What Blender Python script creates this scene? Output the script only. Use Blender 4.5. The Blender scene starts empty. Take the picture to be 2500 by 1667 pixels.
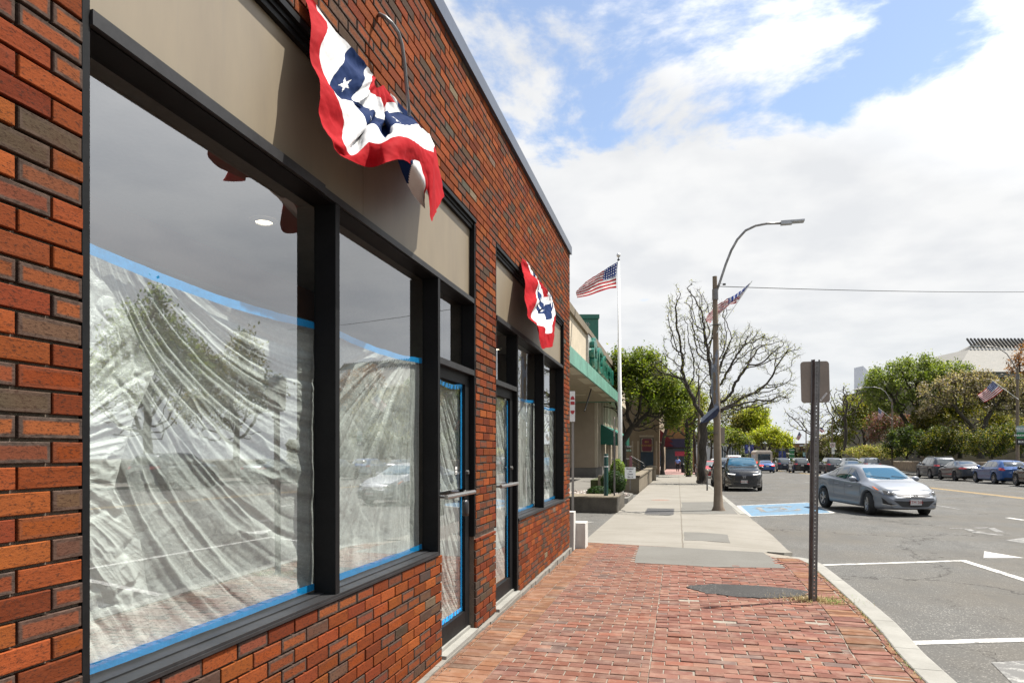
import bpy, bmesh, math, random
import numpy as np
from mathutils import Vector, Matrix, noise as mnoise
from mathutils.bvhtree import BVHTree
R = math.radians
S = bpy.context.scene
COL = S.collection
# ------------------------------------------------------------------ camera
TH = math.atan(405/1653.0); CT, ST = math.cos(TH), math.sin(TH)
CAMZ = 1.49
cd = bpy.data.cameras.new('camera'); cam = bpy.data.objects.new('camera', cd); COL.objects.link(cam)
cam.location = (0, 0, CAMZ); cam.rotation_euler = (R(90), 0, TH)
cd.sensor_width = 36; cd.lens = 36*1653/2500; cd.shift_y = (1102-833.5)/2500
cd.clip_start = 0.05; cd.clip_end = 5000
S.camera = cam
# ------------------------------------------------------------------ light
SUN_EL, SUN_AZ = R(63), R(60.5)          # azimuth from +Y towards +X
w = bpy.data.worlds.new('World'); S.world = w; w.use_nodes = True
N = w.node_tree.nodes; L = w.node_tree.links; N.clear()
def nd(t, **k):
    n = N.new(t)
    for a, b in k.items(): setattr(n, a, b)
    return n
out = nd('ShaderNodeOutputWorld'); bg = nd('ShaderNodeBackground'); L.new(bg.outputs[0], out.inputs[0])
sky = nd('ShaderNodeTexSky', sky_type='NISHITA', sun_disc=False, sun_elevation=SUN_EL, sun_rotation=SUN_AZ, air_density=1.0, dust_density=0.6, ozone_density=1.0)
tc = nd('ShaderNodeTexCoord'); sp = nd('ShaderNodeSeparateXYZ'); L.new(tc.outputs['Generated'], sp.inputs[0])
def wm(op, a, b=None, c=None):
    n = nd('ShaderNodeMath', operation=op)
    for i, v in enumerate((a, b, c)):
        if v is None: continue
        if isinstance(v, (int, float)): n.inputs[i].default_value = v
        else: L.new(v, n.inputs[i])
    return n.outputs[0]
zc = wm('ADD', wm('MAXIMUM', sp.outputs[2], 0.0), 0.16)
cx = wm('DIVIDE', sp.outputs[0], zc); cy = wm('DIVIDE', sp.outputs[1], zc)
cb = nd('ShaderNodeCombineXYZ'); L.new(cx, cb.inputs[0]); L.new(cy, cb.inputs[1])
n1 = nd('ShaderNodeTexNoise'); n1.inputs['Scale'].default_value = 2.1; n1.inputs['Detail'].default_value = 9; n1.inputs['Roughness'].default_value = .60; n1.inputs['Distortion'].default_value = .25
L.new(cb.outputs[0], n1.inputs['Vector'])
n2 = nd('ShaderNodeTexNoise'); n2.inputs['Scale'].default_value = 3.6; n2.inputs['Detail'].default_value = 7; n2.inputs['Roughness'].default_value = .5
L.new(cb.outputs[0], n2.inputs['Vector'])
# a rift of open blue sky ahead and high up, broken cumulus elsewhere
def dotdir(d):
    n = nd('ShaderNodeVectorMath', operation='DOT_PRODUCT'); L.new(tc.outputs['Generated'], n.inputs[0]); n.inputs[1].default_value = d; return n.outputs['Value']
def skydir(u, v):
    x = (u-1250)/1653; d = Vector((x*CT-ST, x*ST+CT, (1102-v)/1653)); return d.normalized()
up = wm('MINIMUM', wm('MULTIPLY', wm('MAXIMUM', wm('SUBTRACT', sp.outputs[2], 0.345), 0.0), 3.4), 0.262)    # higher -> less cloud
g2 = wm('MULTIPLY', wm('MAXIMUM', wm('SUBTRACT', dotdir(Vector((.70, .60, .45)).normalized()), 0.93), 0.0), 8.0)
thr = wm('SUBTRACT', wm('ADD', 0.20, up), g2)
cov = nd('ShaderNodeMapRange', interpolation_type='SMOOTHSTEP'); L.new(n1.outputs[0], cov.inputs[0]); L.new(thr, cov.inputs[1]); L.new(wm('ADD', thr, 0.115), cov.inputs[2])
ramp = nd('ShaderNodeValToRGB'); L.new(n2.outputs[0], ramp.inputs[0])
ramp.color_ramp.elements[0].position = .36; ramp.color_ramp.elements[0].color = (.395, .403, .415, 1)
ramp.color_ramp.elements[1].position = .60; ramp.color_ramp.elements[1].color = (.455, .458, .46, 1)
skm = nd('ShaderNodeVectorMath', operation='SCALE'); L.new(sky.outputs[0], skm.inputs[0]); skm.inputs['Scale'].default_value = 0.100
hz = nd('ShaderNodeMapRange'); L.new(sp.outputs[2], hz.inputs[0]); hz.inputs[1].default_value = 0.0; hz.inputs[2].default_value = .22; hz.inputs[3].default_value = .75; hz.inputs[4].default_value = 0.0
mixh = nd('ShaderNodeMix', data_type='RGBA'); L.new(hz.outputs[0], mixh.inputs[0]); L.new(ramp.outputs[0], mixh.inputs[6]); mixh.inputs[7].default_value = (.38, .40, .415, 1)
veil = nd('ShaderNodeMix', data_type='RGBA'); veil.inputs[0].default_value = .14; L.new(skm.outputs[0], veil.inputs[6]); veil.inputs[7].default_value = (.38, .395, .41, 1)
mixc = nd('ShaderNodeMix', data_type='RGBA'); L.new(cov.outputs[0], mixc.inputs[0]); L.new(veil.outputs[2], mixc.inputs[6]); L.new(mixh.outputs[2], mixc.inputs[7])
gl_ = nd('ShaderNodeMapRange'); L.new(dotdir((math.sin(SUN_AZ)*math.cos(SUN_EL), math.cos(SUN_AZ)*math.cos(SUN_EL), math.sin(SUN_EL))), gl_.inputs[0]); gl_.inputs[1].default_value = .60; gl_.inputs[2].default_value = .93; gl_.inputs[3].default_value = 1.0; gl_.inputs[4].default_value = 2.5
cg = nd('ShaderNodeVectorMath', operation='SCALE'); L.new(mixh.outputs[2], cg.inputs[0]); L.new(gl_.outputs[0], cg.inputs['Scale']); L.new(cg.outputs[0], mixc.inputs[7])
L.new(mixc.outputs[2], bg.inputs[0]); bg.inputs[1].default_value = 1.0      # cloud brightens towards the sun
sd = bpy.data.lights.new('sun', 'SUN'); sd.energy = 5.0; sd.angle = R(.53); sd.color = (1, .95, .87)
so = bpy.data.objects.new('sun', sd); COL.objects.link(so)
sdir = Vector((math.sin(SUN_AZ)*math.cos(SUN_EL), math.cos(SUN_AZ)*math.cos(SUN_EL), math.sin(SUN_EL)))
so.rotation_euler = sdir.to_track_quat('Z', 'Y').to_euler()
S.view_settings.view_transform = 'Standard'; S.view_settings.look = 'None'; S.view_settings.gamma = 1; S.view_settings.exposure = 1.06
S.cycles.use_denoising = True; S.cycles.max_bounces = 8; S.cycles.transparent_max_bounces = 24; S.cycles.caustics_reflective = False; S.cycles.caustics_refractive = False
S.cycles.use_adaptive_sampling = True; S.cycles.adaptive_threshold = 0.01
# ------------------------------------------------------------------ helpers
def ray(u, v):
    x = (u-1250)/1653.0; return Vector((x*CT-ST, x*ST+CT, (1102-v)/1653.0))
def at_d(u, v, dep): d = ray(u, v)*dep; d.z += CAMZ; return d
def at_X(u, v, X): d = ray(u, v); return at_d(u, v, X/d.x)
def at_Y(u, v, Y): d = ray(u, v); return at_d(u, v, Y/d.y)
def gz(Y): return -0.011*Y                                       # sidewalk falls gently away
def rz(X, Y): return -0.12-0.011*Y+0.009*(X-2)                    # road surface
def at_side(u, v):
    d = ray(u, v); return at_d(u, v, -CAMZ/(d.z+.011*d.y))
def at_road(u, v):
    d = ray(u, v); return at_d(u, v, -(CAMZ+.12+.018)/(d.z+.011*d.y-.009*d.x))
class MB:
    def __init__(s): s.v = []; s.f = []; s.uv = []; s.col = []; s.smooth = False
    def add(s, vs, fs, uv=None, col=None):
        o = len(s.v); s.v.extend([tuple(p) for p in vs])
        for i, f in enumerate(fs):
            s.f.append([o+k for k in f])
            if uv is not None: s.uv.append(uv[i])
            if col is not None: s.col.append(col)
        return s
    def box(s, a, b, col=None):
        x0, y0, z0 = a; x1, y1, z1 = b
        vs = [(x0,y0,z0),(x1,y0,z0),(x1,y1,z0),(x0,y1,z0),(x0,y0,z1),(x1,y0,z1),(x1,y1,z1),(x0,y1,z1)]
        return s.add(vs, [(3,2,1,0),(4,5,6,7),(0,1,5,4),(1,2,6,5),(2,3,7,6),(3,0,4,7)], col=col)
    def obox(s, c, size, rot, col=None):
        m = Matrix.Rotation(rot, 3, 'Z') if isinstance(rot, (int, float)) else rot
        h = Vector(size)/2; c = Vector(c)
        vs = [c+m@Vector((sx*h.x, sy*h.y, sz*h.z)) for sz in (-1,1) for sx, sy in ((-1,-1),(1,-1),(1,1),(-1,1))]
        return s.add(vs, [(3,2,1,0),(4,5,6,7),(0,1,5,4),(1,2,6,5),(2,3,7,6),(3,0,4,7)], col=col)
    def bar(s, a, b, w, h=None):
        a = Vector(a); b = Vector(b); d = (b-a); ln = d.length; q = d.to_track_quat('X', 'Z').to_matrix()
        return s.obox((a+b)/2, (ln, w, h or w), q)
    def tube(s, pts, rad, n=8, cap=True):
        pts = [Vector(p) for p in pts]; rad = rad if isinstance(rad, (list, tuple)) else [rad]*len(pts)
        o = len(s.v); up = None
        for i, p in enumerate(pts):
            t = (pts[min(i+1, len(pts)-1)]-pts[max(i-1, 0)]).normalized()
            if up is None:
                up = t.orthogonal().normalized()
            else:
                up = (up-t*up.dot(t)).normalized()
            b = t.cross(up)
            for k in range(n):
                a = 2*math.pi*k/n; s.v.append(tuple(p+(up*math.cos(a)+b*math.sin(a))*rad[i]))
        for i in range(len(pts)-1):
            for k in range(n):
                s.f.append([o+i*n+k, o+i*n+(k+1) % n, o+(i+1)*n+(k+1) % n, o+(i+1)*n+k])
        if cap:
            s.f.append([o+k for k in reversed(range(n))]); s.f.append([o+(len(pts)-1)*n+k for k in range(n)])
        return s
    def lathe(s, prof, c=(0,0,0), n=20, axis='Z'):
        o = len(s.v); c = Vector(c)
        for r, z in prof:
            for k in range(n):
                a = 2*math.pi*k/n; p = (r*math.cos(a), r*math.sin(a), z)
                if axis == 'Y': p = (p[0], p[2], p[1])
                if axis == 'X': p = (p[2], p[0], p[1])
                s.v.append(tuple(c+Vector(p)))
        for i in range(len(prof)-1):
            for k in range(n):
                s.f.append([o+i*n+k, o+i*n+(k+1) % n, o+(i+1)*n+(k+1) % n, o+(i+1)*n+k])
        return s
    def prism(s, poly, z0, z1):
        n = len(poly); o = len(s.v)
        f0 = z0 if callable(z0) else (lambda x, y: z0); f1 = z1 if callable(z1) else (lambda x, y: z1)
        for x, y in poly: s.v.append((x, y, f0(x, y)))
        for x, y in poly: s.v.append((x, y, f1(x, y)))
        s.f.append([o+n+k for k in range(n)]); s.f.append([o+k for k in reversed(range(n))])
        for k in range(n): s.f.append([o+k, o+(k+1) % n, o+n+(k+1) % n, o+n+k])
        return s
    def build(s, name, mat, parent=None, smooth=False, loc=None):
        me = bpy.data.meshes.new(name); me.from_pydata(s.v, [], s.f)
        if s.uv and len(s.uv) == len(s.f):
            ul = me.uv_layers.new(name='UVMap'); k = 0; buf = []
            for f in s.uv:
                for q in f: buf.extend(q)
            ul.data.foreach_set('uv', buf)
        if s.col and len(s.col) == len(s.f):
            ca = me.color_attributes.new('Col', 'FLOAT_COLOR', 'CORNER'); buf = []
            for f, c in zip(s.f, s.col): buf.extend((list(c) if len(c) == 4 else list(c)+[1.0])*len(f))
            ca.data.foreach_set('color', buf)
        me.update()
        if smooth:
            me.polygons.foreach_set('use_smooth', [True]*len(me.polygons))
        o = bpy.data.objects.new(name, me); COL.objects.link(o)
        if mat: me.materials.append(mat)
        if parent: o.parent = parent
        if loc: o.location = loc
        return o
def empty(name, loc=(0,0,0), rz_=0, label=None, cat=None, group=None, rot=None):
    o = bpy.data.objects.new(name, None); COL.objects.link(o); o.location = loc; o.rotation_euler = rot or (0, 0, rz_); o.empty_display_size = .1
    tag(o, label, cat, group); return o
def tag(o, label=None, cat=None, group=None, kind=None):
    for k, v in (('label', label), ('category', cat), ('group', group), ('kind', kind)):
        if v: o[k] = v
    return o
def copy_tree(o, parent=None):
    c = o.copy(); COL.objects.link(c)
    if parent: c.parent = parent
    for ch in list(o.children): copy_tree(ch, c)
    return c
def autosmooth(o, ang=35):
    me = o.data; me.polygons.foreach_set('use_smooth', [True]*len(me.polygons))
    try: me.set_sharp_from_angle(angle=R(ang))
    except Exception: pass
    return o
# materials -----------------------------------------------------------
class NT:
    def __init__(s, name):
        s.m = bpy.data.materials.new(name); s.m.use_nodes = True; s.t = s.m.node_tree; s.n = s.t.nodes; s.l = s.t.links
        s.b = s.n['Principled BSDF']; s.o = s.n['Material Output']
    def node(s, t, ins=None, **k):
        n = s.n.new(t)
        for a, b in k.items(): setattr(n, a, b)
        for a, b in (ins or {}).items(): s.put(n.inputs[a], b)
        return n
    def put(s, sock, v):
        if hasattr(v, 'is_output') or isinstance(v, bpy.types.NodeSocket): s.l.new(v, sock)
        else:
            if isinstance(v, (tuple, list)) and len(v) == 3 and sock.type == 'RGBA': v = (*v, 1)
            sock.default_value = v
    def P(s, **k):
        for a, b in k.items():
            nm = {'color': 'Base Color', 'rough': 'Roughness', 'metal': 'Metallic', 'normal': 'Normal', 'spec': 'Specular IOR Level', 'coat': 'Coat Weight', 'coatr': 'Coat Roughness', 'alpha': 'Alpha', 'trans': 'Transmission Weight', 'emit': 'Emission Color', 'es': 'Emission Strength', 'ior': 'IOR'}[a]
            s.put(s.b.inputs[nm], b)
        return s
    def math(s, op, a, b=0.0, c=None, clamp=False):
        n = s.node('ShaderNodeMath', operation=op); n.use_clamp = clamp; s.put(n.inputs[0], a); s.put(n.inputs[1], b)
        if c is not None: s.put(n.inputs[2], c)
        return n.outputs[0]
    def mix(s, f, a, b, mode='MIX'):
        n = s.node('ShaderNodeMix', data_type='RGBA', blend_type=mode); s.put(n.inputs[0], f); s.put(n.inputs[6], a); s.put(n.inputs[7], b); return n.outputs[2]
    def coord(s, which='Object'): return s.node('ShaderNodeTexCoord').outputs[which]
    def mapv(s, v, scale=(1,1,1), loc=(0,0,0), rot=(0,0,0)):
        n = s.node('ShaderNodeMapping'); s.l.new(v, n.inputs[0]); n.inputs['Scale'].default_value = scale; n.inputs['Location'].default_value = loc; n.inputs['Rotation'].default_value = rot; return n.outputs[0]
    def noise(s, v, scale, detail=4, rough=.55, dist=0):
        n = s.node('ShaderNodeTexNoise'); s.l.new(v, n.inputs['Vector']); n.inputs['Scale'].default_value = scale; n.inputs['Detail'].default_value = detail; n.inputs['Roughness'].default_value = rough; n.inputs['Distortion'].default_value = dist; return n.outputs[0]
    def vor(s, v, scale, feature='F1', out='Distance'):
        n = s.node('ShaderNodeTexVoronoi', feature=feature); s.l.new(v, n.inputs['Vector']); n.inputs['Scale'].default_value = scale; return n.outputs[out]
    def ramp(s, f, stops, interp='LINEAR'):
        n = s.node('ShaderNodeValToRGB'); s.l.new(f, n.inputs[0]); cr = n.color_ramp; cr.interpolation = interp
        while len(cr.elements) < len(stops): cr.elements.new(.5)
        for e, (p, c) in zip(cr.elements, stops):
            e.position = p; e.color = (*c, 1) if not isinstance(c, (int, float)) else (c, c, c, 1)
        return n.outputs[0]
    def rng(s, f, a, b, c=0.0, d=1.0, smooth=False):
        n = s.node('ShaderNodeMapRange'); s.l.new(f, n.inputs[0])
        if smooth: n.interpolation_type = 'SMOOTHSTEP'
        for i, x in enumerate((a, b, c, d)): s.put(n.inputs[i+1], x)
        return n.outputs[0]
    def bump(s, h, strength=.3, dist=.01, normal=None):
        n = s.node('ShaderNodeBump'); s.l.new(h, n.inputs['Height']); n.inputs['Strength'].default_value = strength; n.inputs['Distance'].default_value = dist
        if normal is not None: s.l.new(normal, n.inputs['Normal'])
        return n.outputs[0]
    def attr(s, name='Col', out='Color'):
        n = s.node('ShaderNodeAttribute'); n.attribute_name = name; return n.outputs[out]
def mat(name, col, rough=.6, metal=0, var=.12, vs=3.0, bump=0.0, bs=60.0, coat=0, spec=None, var2=True):
    if max(col) > .15: col = tuple(c*.77 for c in col)
    t = NT(name); c = t.coord()
    n = t.noise(c, vs, 5); f = t.rng(n, .3, .7, 1-var, 1+var)
    if var2:
        f = t.math('MULTIPLY', f, t.rng(t.noise(c, vs*12, 4), .3, .7, 1-var*.6, 1+var*.6))
    vm = t.node('ShaderNodeVectorMath', operation='SCALE'); vm.inputs[0].default_value = col[:3]; t.l.new(f, vm.inputs['Scale'])
    t.P(color=vm.outputs[0], rough=rough, metal=metal, coat=coat)
    if spec is not None: t.P(spec=spec)
    if bump: t.P(normal=t.bump(t.noise(c, bs, 5), bump, .01))
    return t.m
def text_obj(txt, size, mt, name='lettering', parent=None, loc=(0,0,0), rot=(0,0,0), extrude=.002, align='CENTER', bold=0, sx=1):
    cu = bpy.data.curves.new(name, 'FONT'); cu.body = txt; cu.size = size; cu.extrude = extrude; cu.align_x = align; cu.align_y = 'CENTER'; cu.offset = bold
    o = bpy.data.objects.new(name, cu); COL.objects.link(o)
    bpy.context.view_layer.update(); dg = bpy.context.evaluated_depsgraph_get()
    me = bpy.data.meshes.new_from_object(o.evaluated_get(dg)); bpy.data.objects.remove(o); bpy.data.curves.remove(cu)
    o = bpy.data.objects.new(name, me); COL.objects.link(o); me.materials.clear(); me.materials.append(mt)
    o.location = loc; o.rotation_euler = rot; o.scale = (sx, 1, 1)
    if parent: o.parent = parent
    return o
def fbm(x, y, z=0, o=4):
    return mnoise.fractal(Vector((x, y, z)), 1.0, 2.0, o)
# ================================================================== materials
def m_wallbrick():
    t = NT('wall_brick'); uv = t.coord('UV'); s = t.node('ShaderNodeSeparateXYZ'); t.l.new(uv, s.inputs[0]); o = t.coord()
    u, v = s.outputs[0], s.outputs[1]                      # metres from the brick's centre-line edges
    n = t.noise(o, 38, 5, .65); e = t.math('MINIMUM', u, v)
    e = t.math('ADD', e, t.math('MULTIPLY', t.math('SUBTRACT', n, .5), .016))
    fl = t.math('MULTIPLY', t.rng(e, .008, .018, 1, 0, True), t.attr('Col', 'Alpha'))
    base = t.mix(fl, t.attr('Col'), t.mix(t.rng(n, .35, .65), (.045, .034, .028), (.085, .062, .05)))
    sp = t.noise(t.mapv(o, (1, .6, 1.7)), 120, 4, .75)
    base = t.mix(t.rng(sp, .52, .64, 0, .80), base, (.022, .013, .010))
    base = t.mix(t.rng(t.noise(o, 5, 3), .35, .7, 0, .22), base, (.10, .035, .02))
    t.P(color=base, rough=.9, spec=.06, normal=t.bump(t.math('ADD', sp, t.noise(o, 70, 4)), .55, .0025)); return t.m
def m_paver():
    t = NT('paver_brick'); o = t.coord(); sp = t.noise(o, 120, 4, .65); g = t.noise(o, 9, 5)
    b = t.mix(t.rng(sp, .5, .72, 0, .4), t.attr('Col'), (.17, .11, .085))
    b = t.mix(t.rng(g, .45, .75, 0, .32), b, (.36, .27, .21))
    b = t.mix(t.rng(t.noise(o, 1.3, 4), .45, .68, 0, .25), b, (.12, .085, .07))
    t.P(color=b, rough=.9, spec=.08, normal=t.bump(t.math('ADD', sp, g), .5, .003)); return t.m
MB_ = m_wallbrick(); MPV = m_paver()
M_MORT = mat('mortar', (.15, .12, .09), .95, var=.2, vs=9, bump=.6, bs=160)
M_BED = mat('paving_joint_sand', (.27, .235, .19), .95, var=.25, vs=3, bump=.7, bs=120)
M_FRAME = mat('black_anodised_aluminium', (.008, .0085, .009), .5, .0, var=.25, vs=6, spec=.12)
M_RAIL = mat('weathered_black_aluminium', (.020, .020, .021), .5, .0, var=.3, vs=5, bump=.05, bs=30, spec=.25)
M_COPE = mat('slate_blue_coping_metal', (.075, .088, .115), .38, .25, var=.12, vs=2)
M_DARK = mat('dark_recess', (.012, .012, .012), .8)
M_STEEL = mat('brushed_steel', (.55, .54, .52), .28, .9, var=.1)
M_LOCK = mat('black_lockbox_plastic', (.015, .015, .017), .35)
M_CEIL = mat('ceiling_tile_white', (.42, .41, .39), .9)
M_INW = mat('interior_wall_paint', (.30, .27, .23), .9)
M_TERRA = mat('interior_terracotta_paint', (.34, .15, .075), .85)
M_INF = mat('interior_floor_screed', (.20, .16, .13), .8)
def m_panel():
    t = NT('cream_fascia_panel'); o = t.coord()
    a = t.noise(t.mapv(o, (1, 2.2, .7)), 2.6, 6, .6); b = t.noise(t.mapv(o, (1, 14, 1.2)), 2, 5, .6)
    c = t.mix(t.rng(a, .35, .7, 0, .8), (.195, .160, .108), (.16, .13, .09)); c = t.mix(t.rng(b, .56, .8, 0, .35), c, (.15, .13, .105))
    t.P(color=c, rough=.5); return t.m
M_PANEL = m_panel()
def m_conc(name, c0, c1, joints=None, rough=.9, blot=.5, sc=1.0):
    c0, c1 = tuple(c*q for c, q in zip(c0, (.585, .605, .63))), tuple(c*q for c, q in zip(c1, (.585, .605, .63)))
    t = NT(name); o = t.coord(); a = t.noise(o, .9*sc, 7, .62); b = t.noise(o, 260, 3, .8); d = t.noise(o, 14*sc, 5, .6)
    c = t.mix(t.rng(a, .35, .68, 0, blot+.4), c0, c1); c = t.mix(t.rng(d, .5, .75, 0, .25), c, tuple(x*.72 for x in c1))
    c = t.mix(t.rng(b, .52, .75, 0, .35), c, tuple(x*.55 for x in c1))
    h = b
    if joints:
        s = t.node('ShaderNodeSeparateXYZ'); t.l.new(o, s.inputs[0]); X, Y = s.outputs[0], s.outputs[1]
        wob = t.math('MULTIPLY', t.math('SUBTRACT', t.noise(o, 3, 3), .5), .03)
        dd = t.math('ABSOLUTE', t.math('ADD', t.math('SUBTRACT', X, joints[0]), wob))
        py = t.math('PINGPONG', t.math('ADD', t.math('ADD', Y, joints[2]), wob), joints[1]/2)
        j = t.math('MAXIMUM', t.rng(dd, .008, .016, 1, 0), t.rng(py, .008, .018, 1, 0))
        c = t.mix(t.math('MULTIPLY', j, .75), c, (.10, .085, .065))
        h = t.math('SUBTRACT', t.math('MULTIPLY', b, .3), j)
    t.P(color=c, rough=rough, spec=.25, normal=t.bump(h, .4, .006)); return t.m
M_CONC = m_conc('sidewalk_concrete', (.36, .325, .27), (.29, .26, .21), (.08, 1.62, .55))
M_CONCP = m_conc('plain_concrete', (.28, .26, .22), (.21, .19, .165), None)
M_CONCD = m_conc('grey_concrete_patch', (.235, .22, .19), (.18, .165, .14), None, blot=.3)
M_GRAN = m_conc('granite_curb', (.44, .415, .36), (.33, .31, .265), None, sc=3)
M_TAN = m_conc('tan_cast_stone', (.31, .255, .18), (.24, .19, .13), None)
def m_asph(name, base, dark, cracks=True, tint=(.19, .17, .14)):
    base, dark, tint = tuple(c*.49 for c in base), tuple(c*.49 for c in dark), tuple(c*.47 for c in tint)
    t = NT(name); o = t.coord(); fine = t.noise(o, 150, 3, .8); vo = t.vor(o, 95, 'F1', 'Color'); s = t.node('ShaderNodeSeparateXYZ'); t.l.new(vo, s.inputs[0])
    big = t.noise(o, .35, 7, .6); mid = t.noise(t.mapv(o, (1, .35, 1)), 2.2, 6, .6)
    c = t.mix(t.rng(s.outputs[0], 0, 1), dark, base)
    c = t.mix(t.rng(s.outputs[1], .86, 1, 0, .6), c, (.42, .40, .36))
    c = t.mix(t.rng(big, .40, .62, 0, .8), c, tint); c = t.mix(t.rng(mid, .35, .6, .55, 0), c, dark)
    c = t.mix(t.rng(fine, .5, .75, 0, .3), c, tuple(x*.5 for x in dark))
    h = s.outputs[0]
    if cracks:
        w1 = t.node('ShaderNodeVectorMath', operation='ADD'); nz = t.node('ShaderNodeTexNoise', {'Scale': .9, 'Detail': 6.0, 'Roughness': .65}); t.l.new(o, nz.inputs['Vector'])
        sc = t.node('ShaderNodeVectorMath', operation='SCALE'); t.l.new(nz.outputs['Color'], sc.inputs[0]); sc.inputs['Scale'].default_value = 2.2
        t.l.new(o, w1.inputs[0]); t.l.new(sc.outputs[0], w1.inputs[1])
        cr = t.vor(w1.outputs[0], .16, 'DISTANCE_TO_EDGE'); cr2 = t.vor(t.mapv(w1.outputs[0], (1.0, 1.6, 1)), .55, 'DISTANCE_TO_EDGE')
        k = t.math('MAXIMUM', t.rng(cr, .0015, .0045, 1, 0), t.math('MULTIPLY', t.rng(cr2, .003, .009, 1, 0), t.rng(t.noise(o, .5, 3), .5, .62)))
        c = t.mix(t.math('MULTIPLY', k, .85), c, (.02, .017, .014))
        h = t.math('SUBTRACT', t.math('MULTIPLY', h, .5), k)
    t.P(color=c, rough=.88, spec=.3, normal=t.bump(h, .5, .006)); return t.m
M_ASPH = m_asph('road_asphalt', (.215, .21, .195), (.14, .137, .128))
M_ASPHD = m_asph('dark_asphalt_patch', (.10, .098, .094), (.045, .044, .042), False, (.09, .085, .08))
def m_paint(name, col, wear=.5, under=(.10, .098, .092)):
    col = tuple(c*.78 for c in col)
    t = NT(name); o = t.coord(); a = t.noise(o, 7, 7, .7); b = t.noise(o, 55, 4, .7)
    k = t.rng(t.math('ADD', t.math('MULTIPLY', a, .7), t.math('MULTIPLY', b, .3)), wear-.04, wear+.06)
    c = t.mix(t.rng(b, .3, .7, 0, .3), col, tuple(x*.8 for x in col)); c = t.mix(k, c, under)
    t.P(color=c, rough=.75); return t.m
M_WHITEP = m_paint('road_paint_white', (.60, .59, .55), .55)
M_WORN = m_paint('road_paint_worn_white', (.36, .355, .33), .45)
M_YELLOWP = m_paint('road_paint_yellow', (.48, .31, .09), .58)
M_BLUEP = m_paint('road_paint_blue', (.105, .22, .33), .55)
def m_glass(name='window_glass', tint=(.82, .86, .84), ior=2.4, dirt=.02):
    t = NT(name); t.n.remove(t.b); o = t.coord()
    gm = t.node('ShaderNodeNewGeometry'); fr = t.node('ShaderNodeFresnel', {'IOR': t.math('ADD', t.math('MULTIPLY', gm.outputs['Backfacing'], 1/ior-ior), ior)}); tr = t.node('ShaderNodeBsdfTransparent', {'Color': (*tint, 1)}); gl = t.node('ShaderNodeBsdfGlossy', {'Color': (.95, .97, 1, 1), 'Roughness': .004})
    nm = t.bump(t.noise(o, 1.1, 2), .012, .02); t.l.new(nm, gl.inputs['Normal'])
    m = t.node('ShaderNodeMixShader'); t.l.new(t.math('ADD', t.math('MULTIPLY', fr.outputs[0], 1.0), .10, clamp=True), m.inputs[0]); t.l.new(tr.outputs[0], m.inputs[1]); t.l.new(gl.outputs[0], m.inputs[2])
    t.l.new(m.outputs[0], t.o.inputs[0]); return t.m
M_GLASS = m_glass()
def m_plastic(name, lo=.25, hi=.9):
    t = NT(name); t.n.remove(t.b); o = t.coord(); uv = t.coord('UV')
    lw = t.node('ShaderNodeLayerWeight', {'Blend': .42}); n = t.noise(t.mapv(uv, (26, 1.3, 1)), 1.0, 5, .6, .3); n2 = t.noise(o, 9, 4, .6, 1.2); nb = t.noise(t.mapv(uv, (9, .9, 1)), 1.0, 3, .5, .2); nf = t.noise(t.mapv(o, (1, 4, 7), rot=(.6, 0, 0)), 9, 5, .7, .8)
    ridge = t.rng(t.math('ABSOLUTE', t.math('SUBTRACT', n2, .5)), 0, .035, 1, 0)
    a = t.math('ADD', t.math('MULTIPLY', t.rng(lw.outputs['Facing'], .35, .95), .35), t.math('ADD', t.math('MULTIPLY', t.rng(n, .40, .66), .36), t.math('ADD', t.math('MULTIPLY', ridge, .08), t.math('ADD', t.math('MULTIPLY', t.rng(nb, .36, .64), .34), t.math('MULTIPLY', t.rng(nf, .46, .70), .34)))), clamp=True)
    a = t.rng(a, 0, 1, lo, hi)
    df = t.node('ShaderNodeBsdfDiffuse', {'Color': (.90, .91, .88, 1)}); tl = t.node('ShaderNodeBsdfTranslucent', {'Color': (.90, .91, .88, 1)}); gl = t.node('ShaderNodeBsdfGlossy', {'Color': (1, 1, 1, 1), 'Roughness': .28}); tr = t.node('ShaderNodeBsdfTransparent')
    nm = t.bump(t.math('ADD', t.math('ADD', n, n2), nf), .45, .012)
    for x in (df, tl, gl): t.l.new(nm, x.inputs['Normal'])
    m1 = t.node('ShaderNodeMixShader', {0: .18}); t.l.new(df.outputs[0], m1.inputs[1]); t.l.new(tl.outputs[0], m1.inputs[2])
    m2 = t.node('ShaderNodeMixShader', {0: .06}); t.l.new(m1.outputs[0], m2.inputs[1]); t.l.new(gl.outputs[0], m2.inputs[2])
    m3 = t.node('ShaderNodeMixShader'); t.l.new(a, m3.inputs[0]); t.l.new(tr.outputs[0], m3.inputs[1]); t.l.new(m2.outputs[0], m3.inputs[2])
    t.l.new(m3.outputs[0], t.o.inputs[0]); return t.m
M_PLAS = m_plastic('plastic_sheeting', .46, 1.0); M_PLAS2 = m_plastic('crumpled_plastic_sheeting', .90, 1.0)
M_TAPE = mat('blue_painters_tape', (.004, .42, 1.0), .6, var=.12, vs=9, bump=.3, bs=40)
M_WHITE = mat('white_paint', (1.0, 1.0, .97), .5, var=.05)
M_BLACK = mat('black_paint', (.016, .016, .017), .45)
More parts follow.
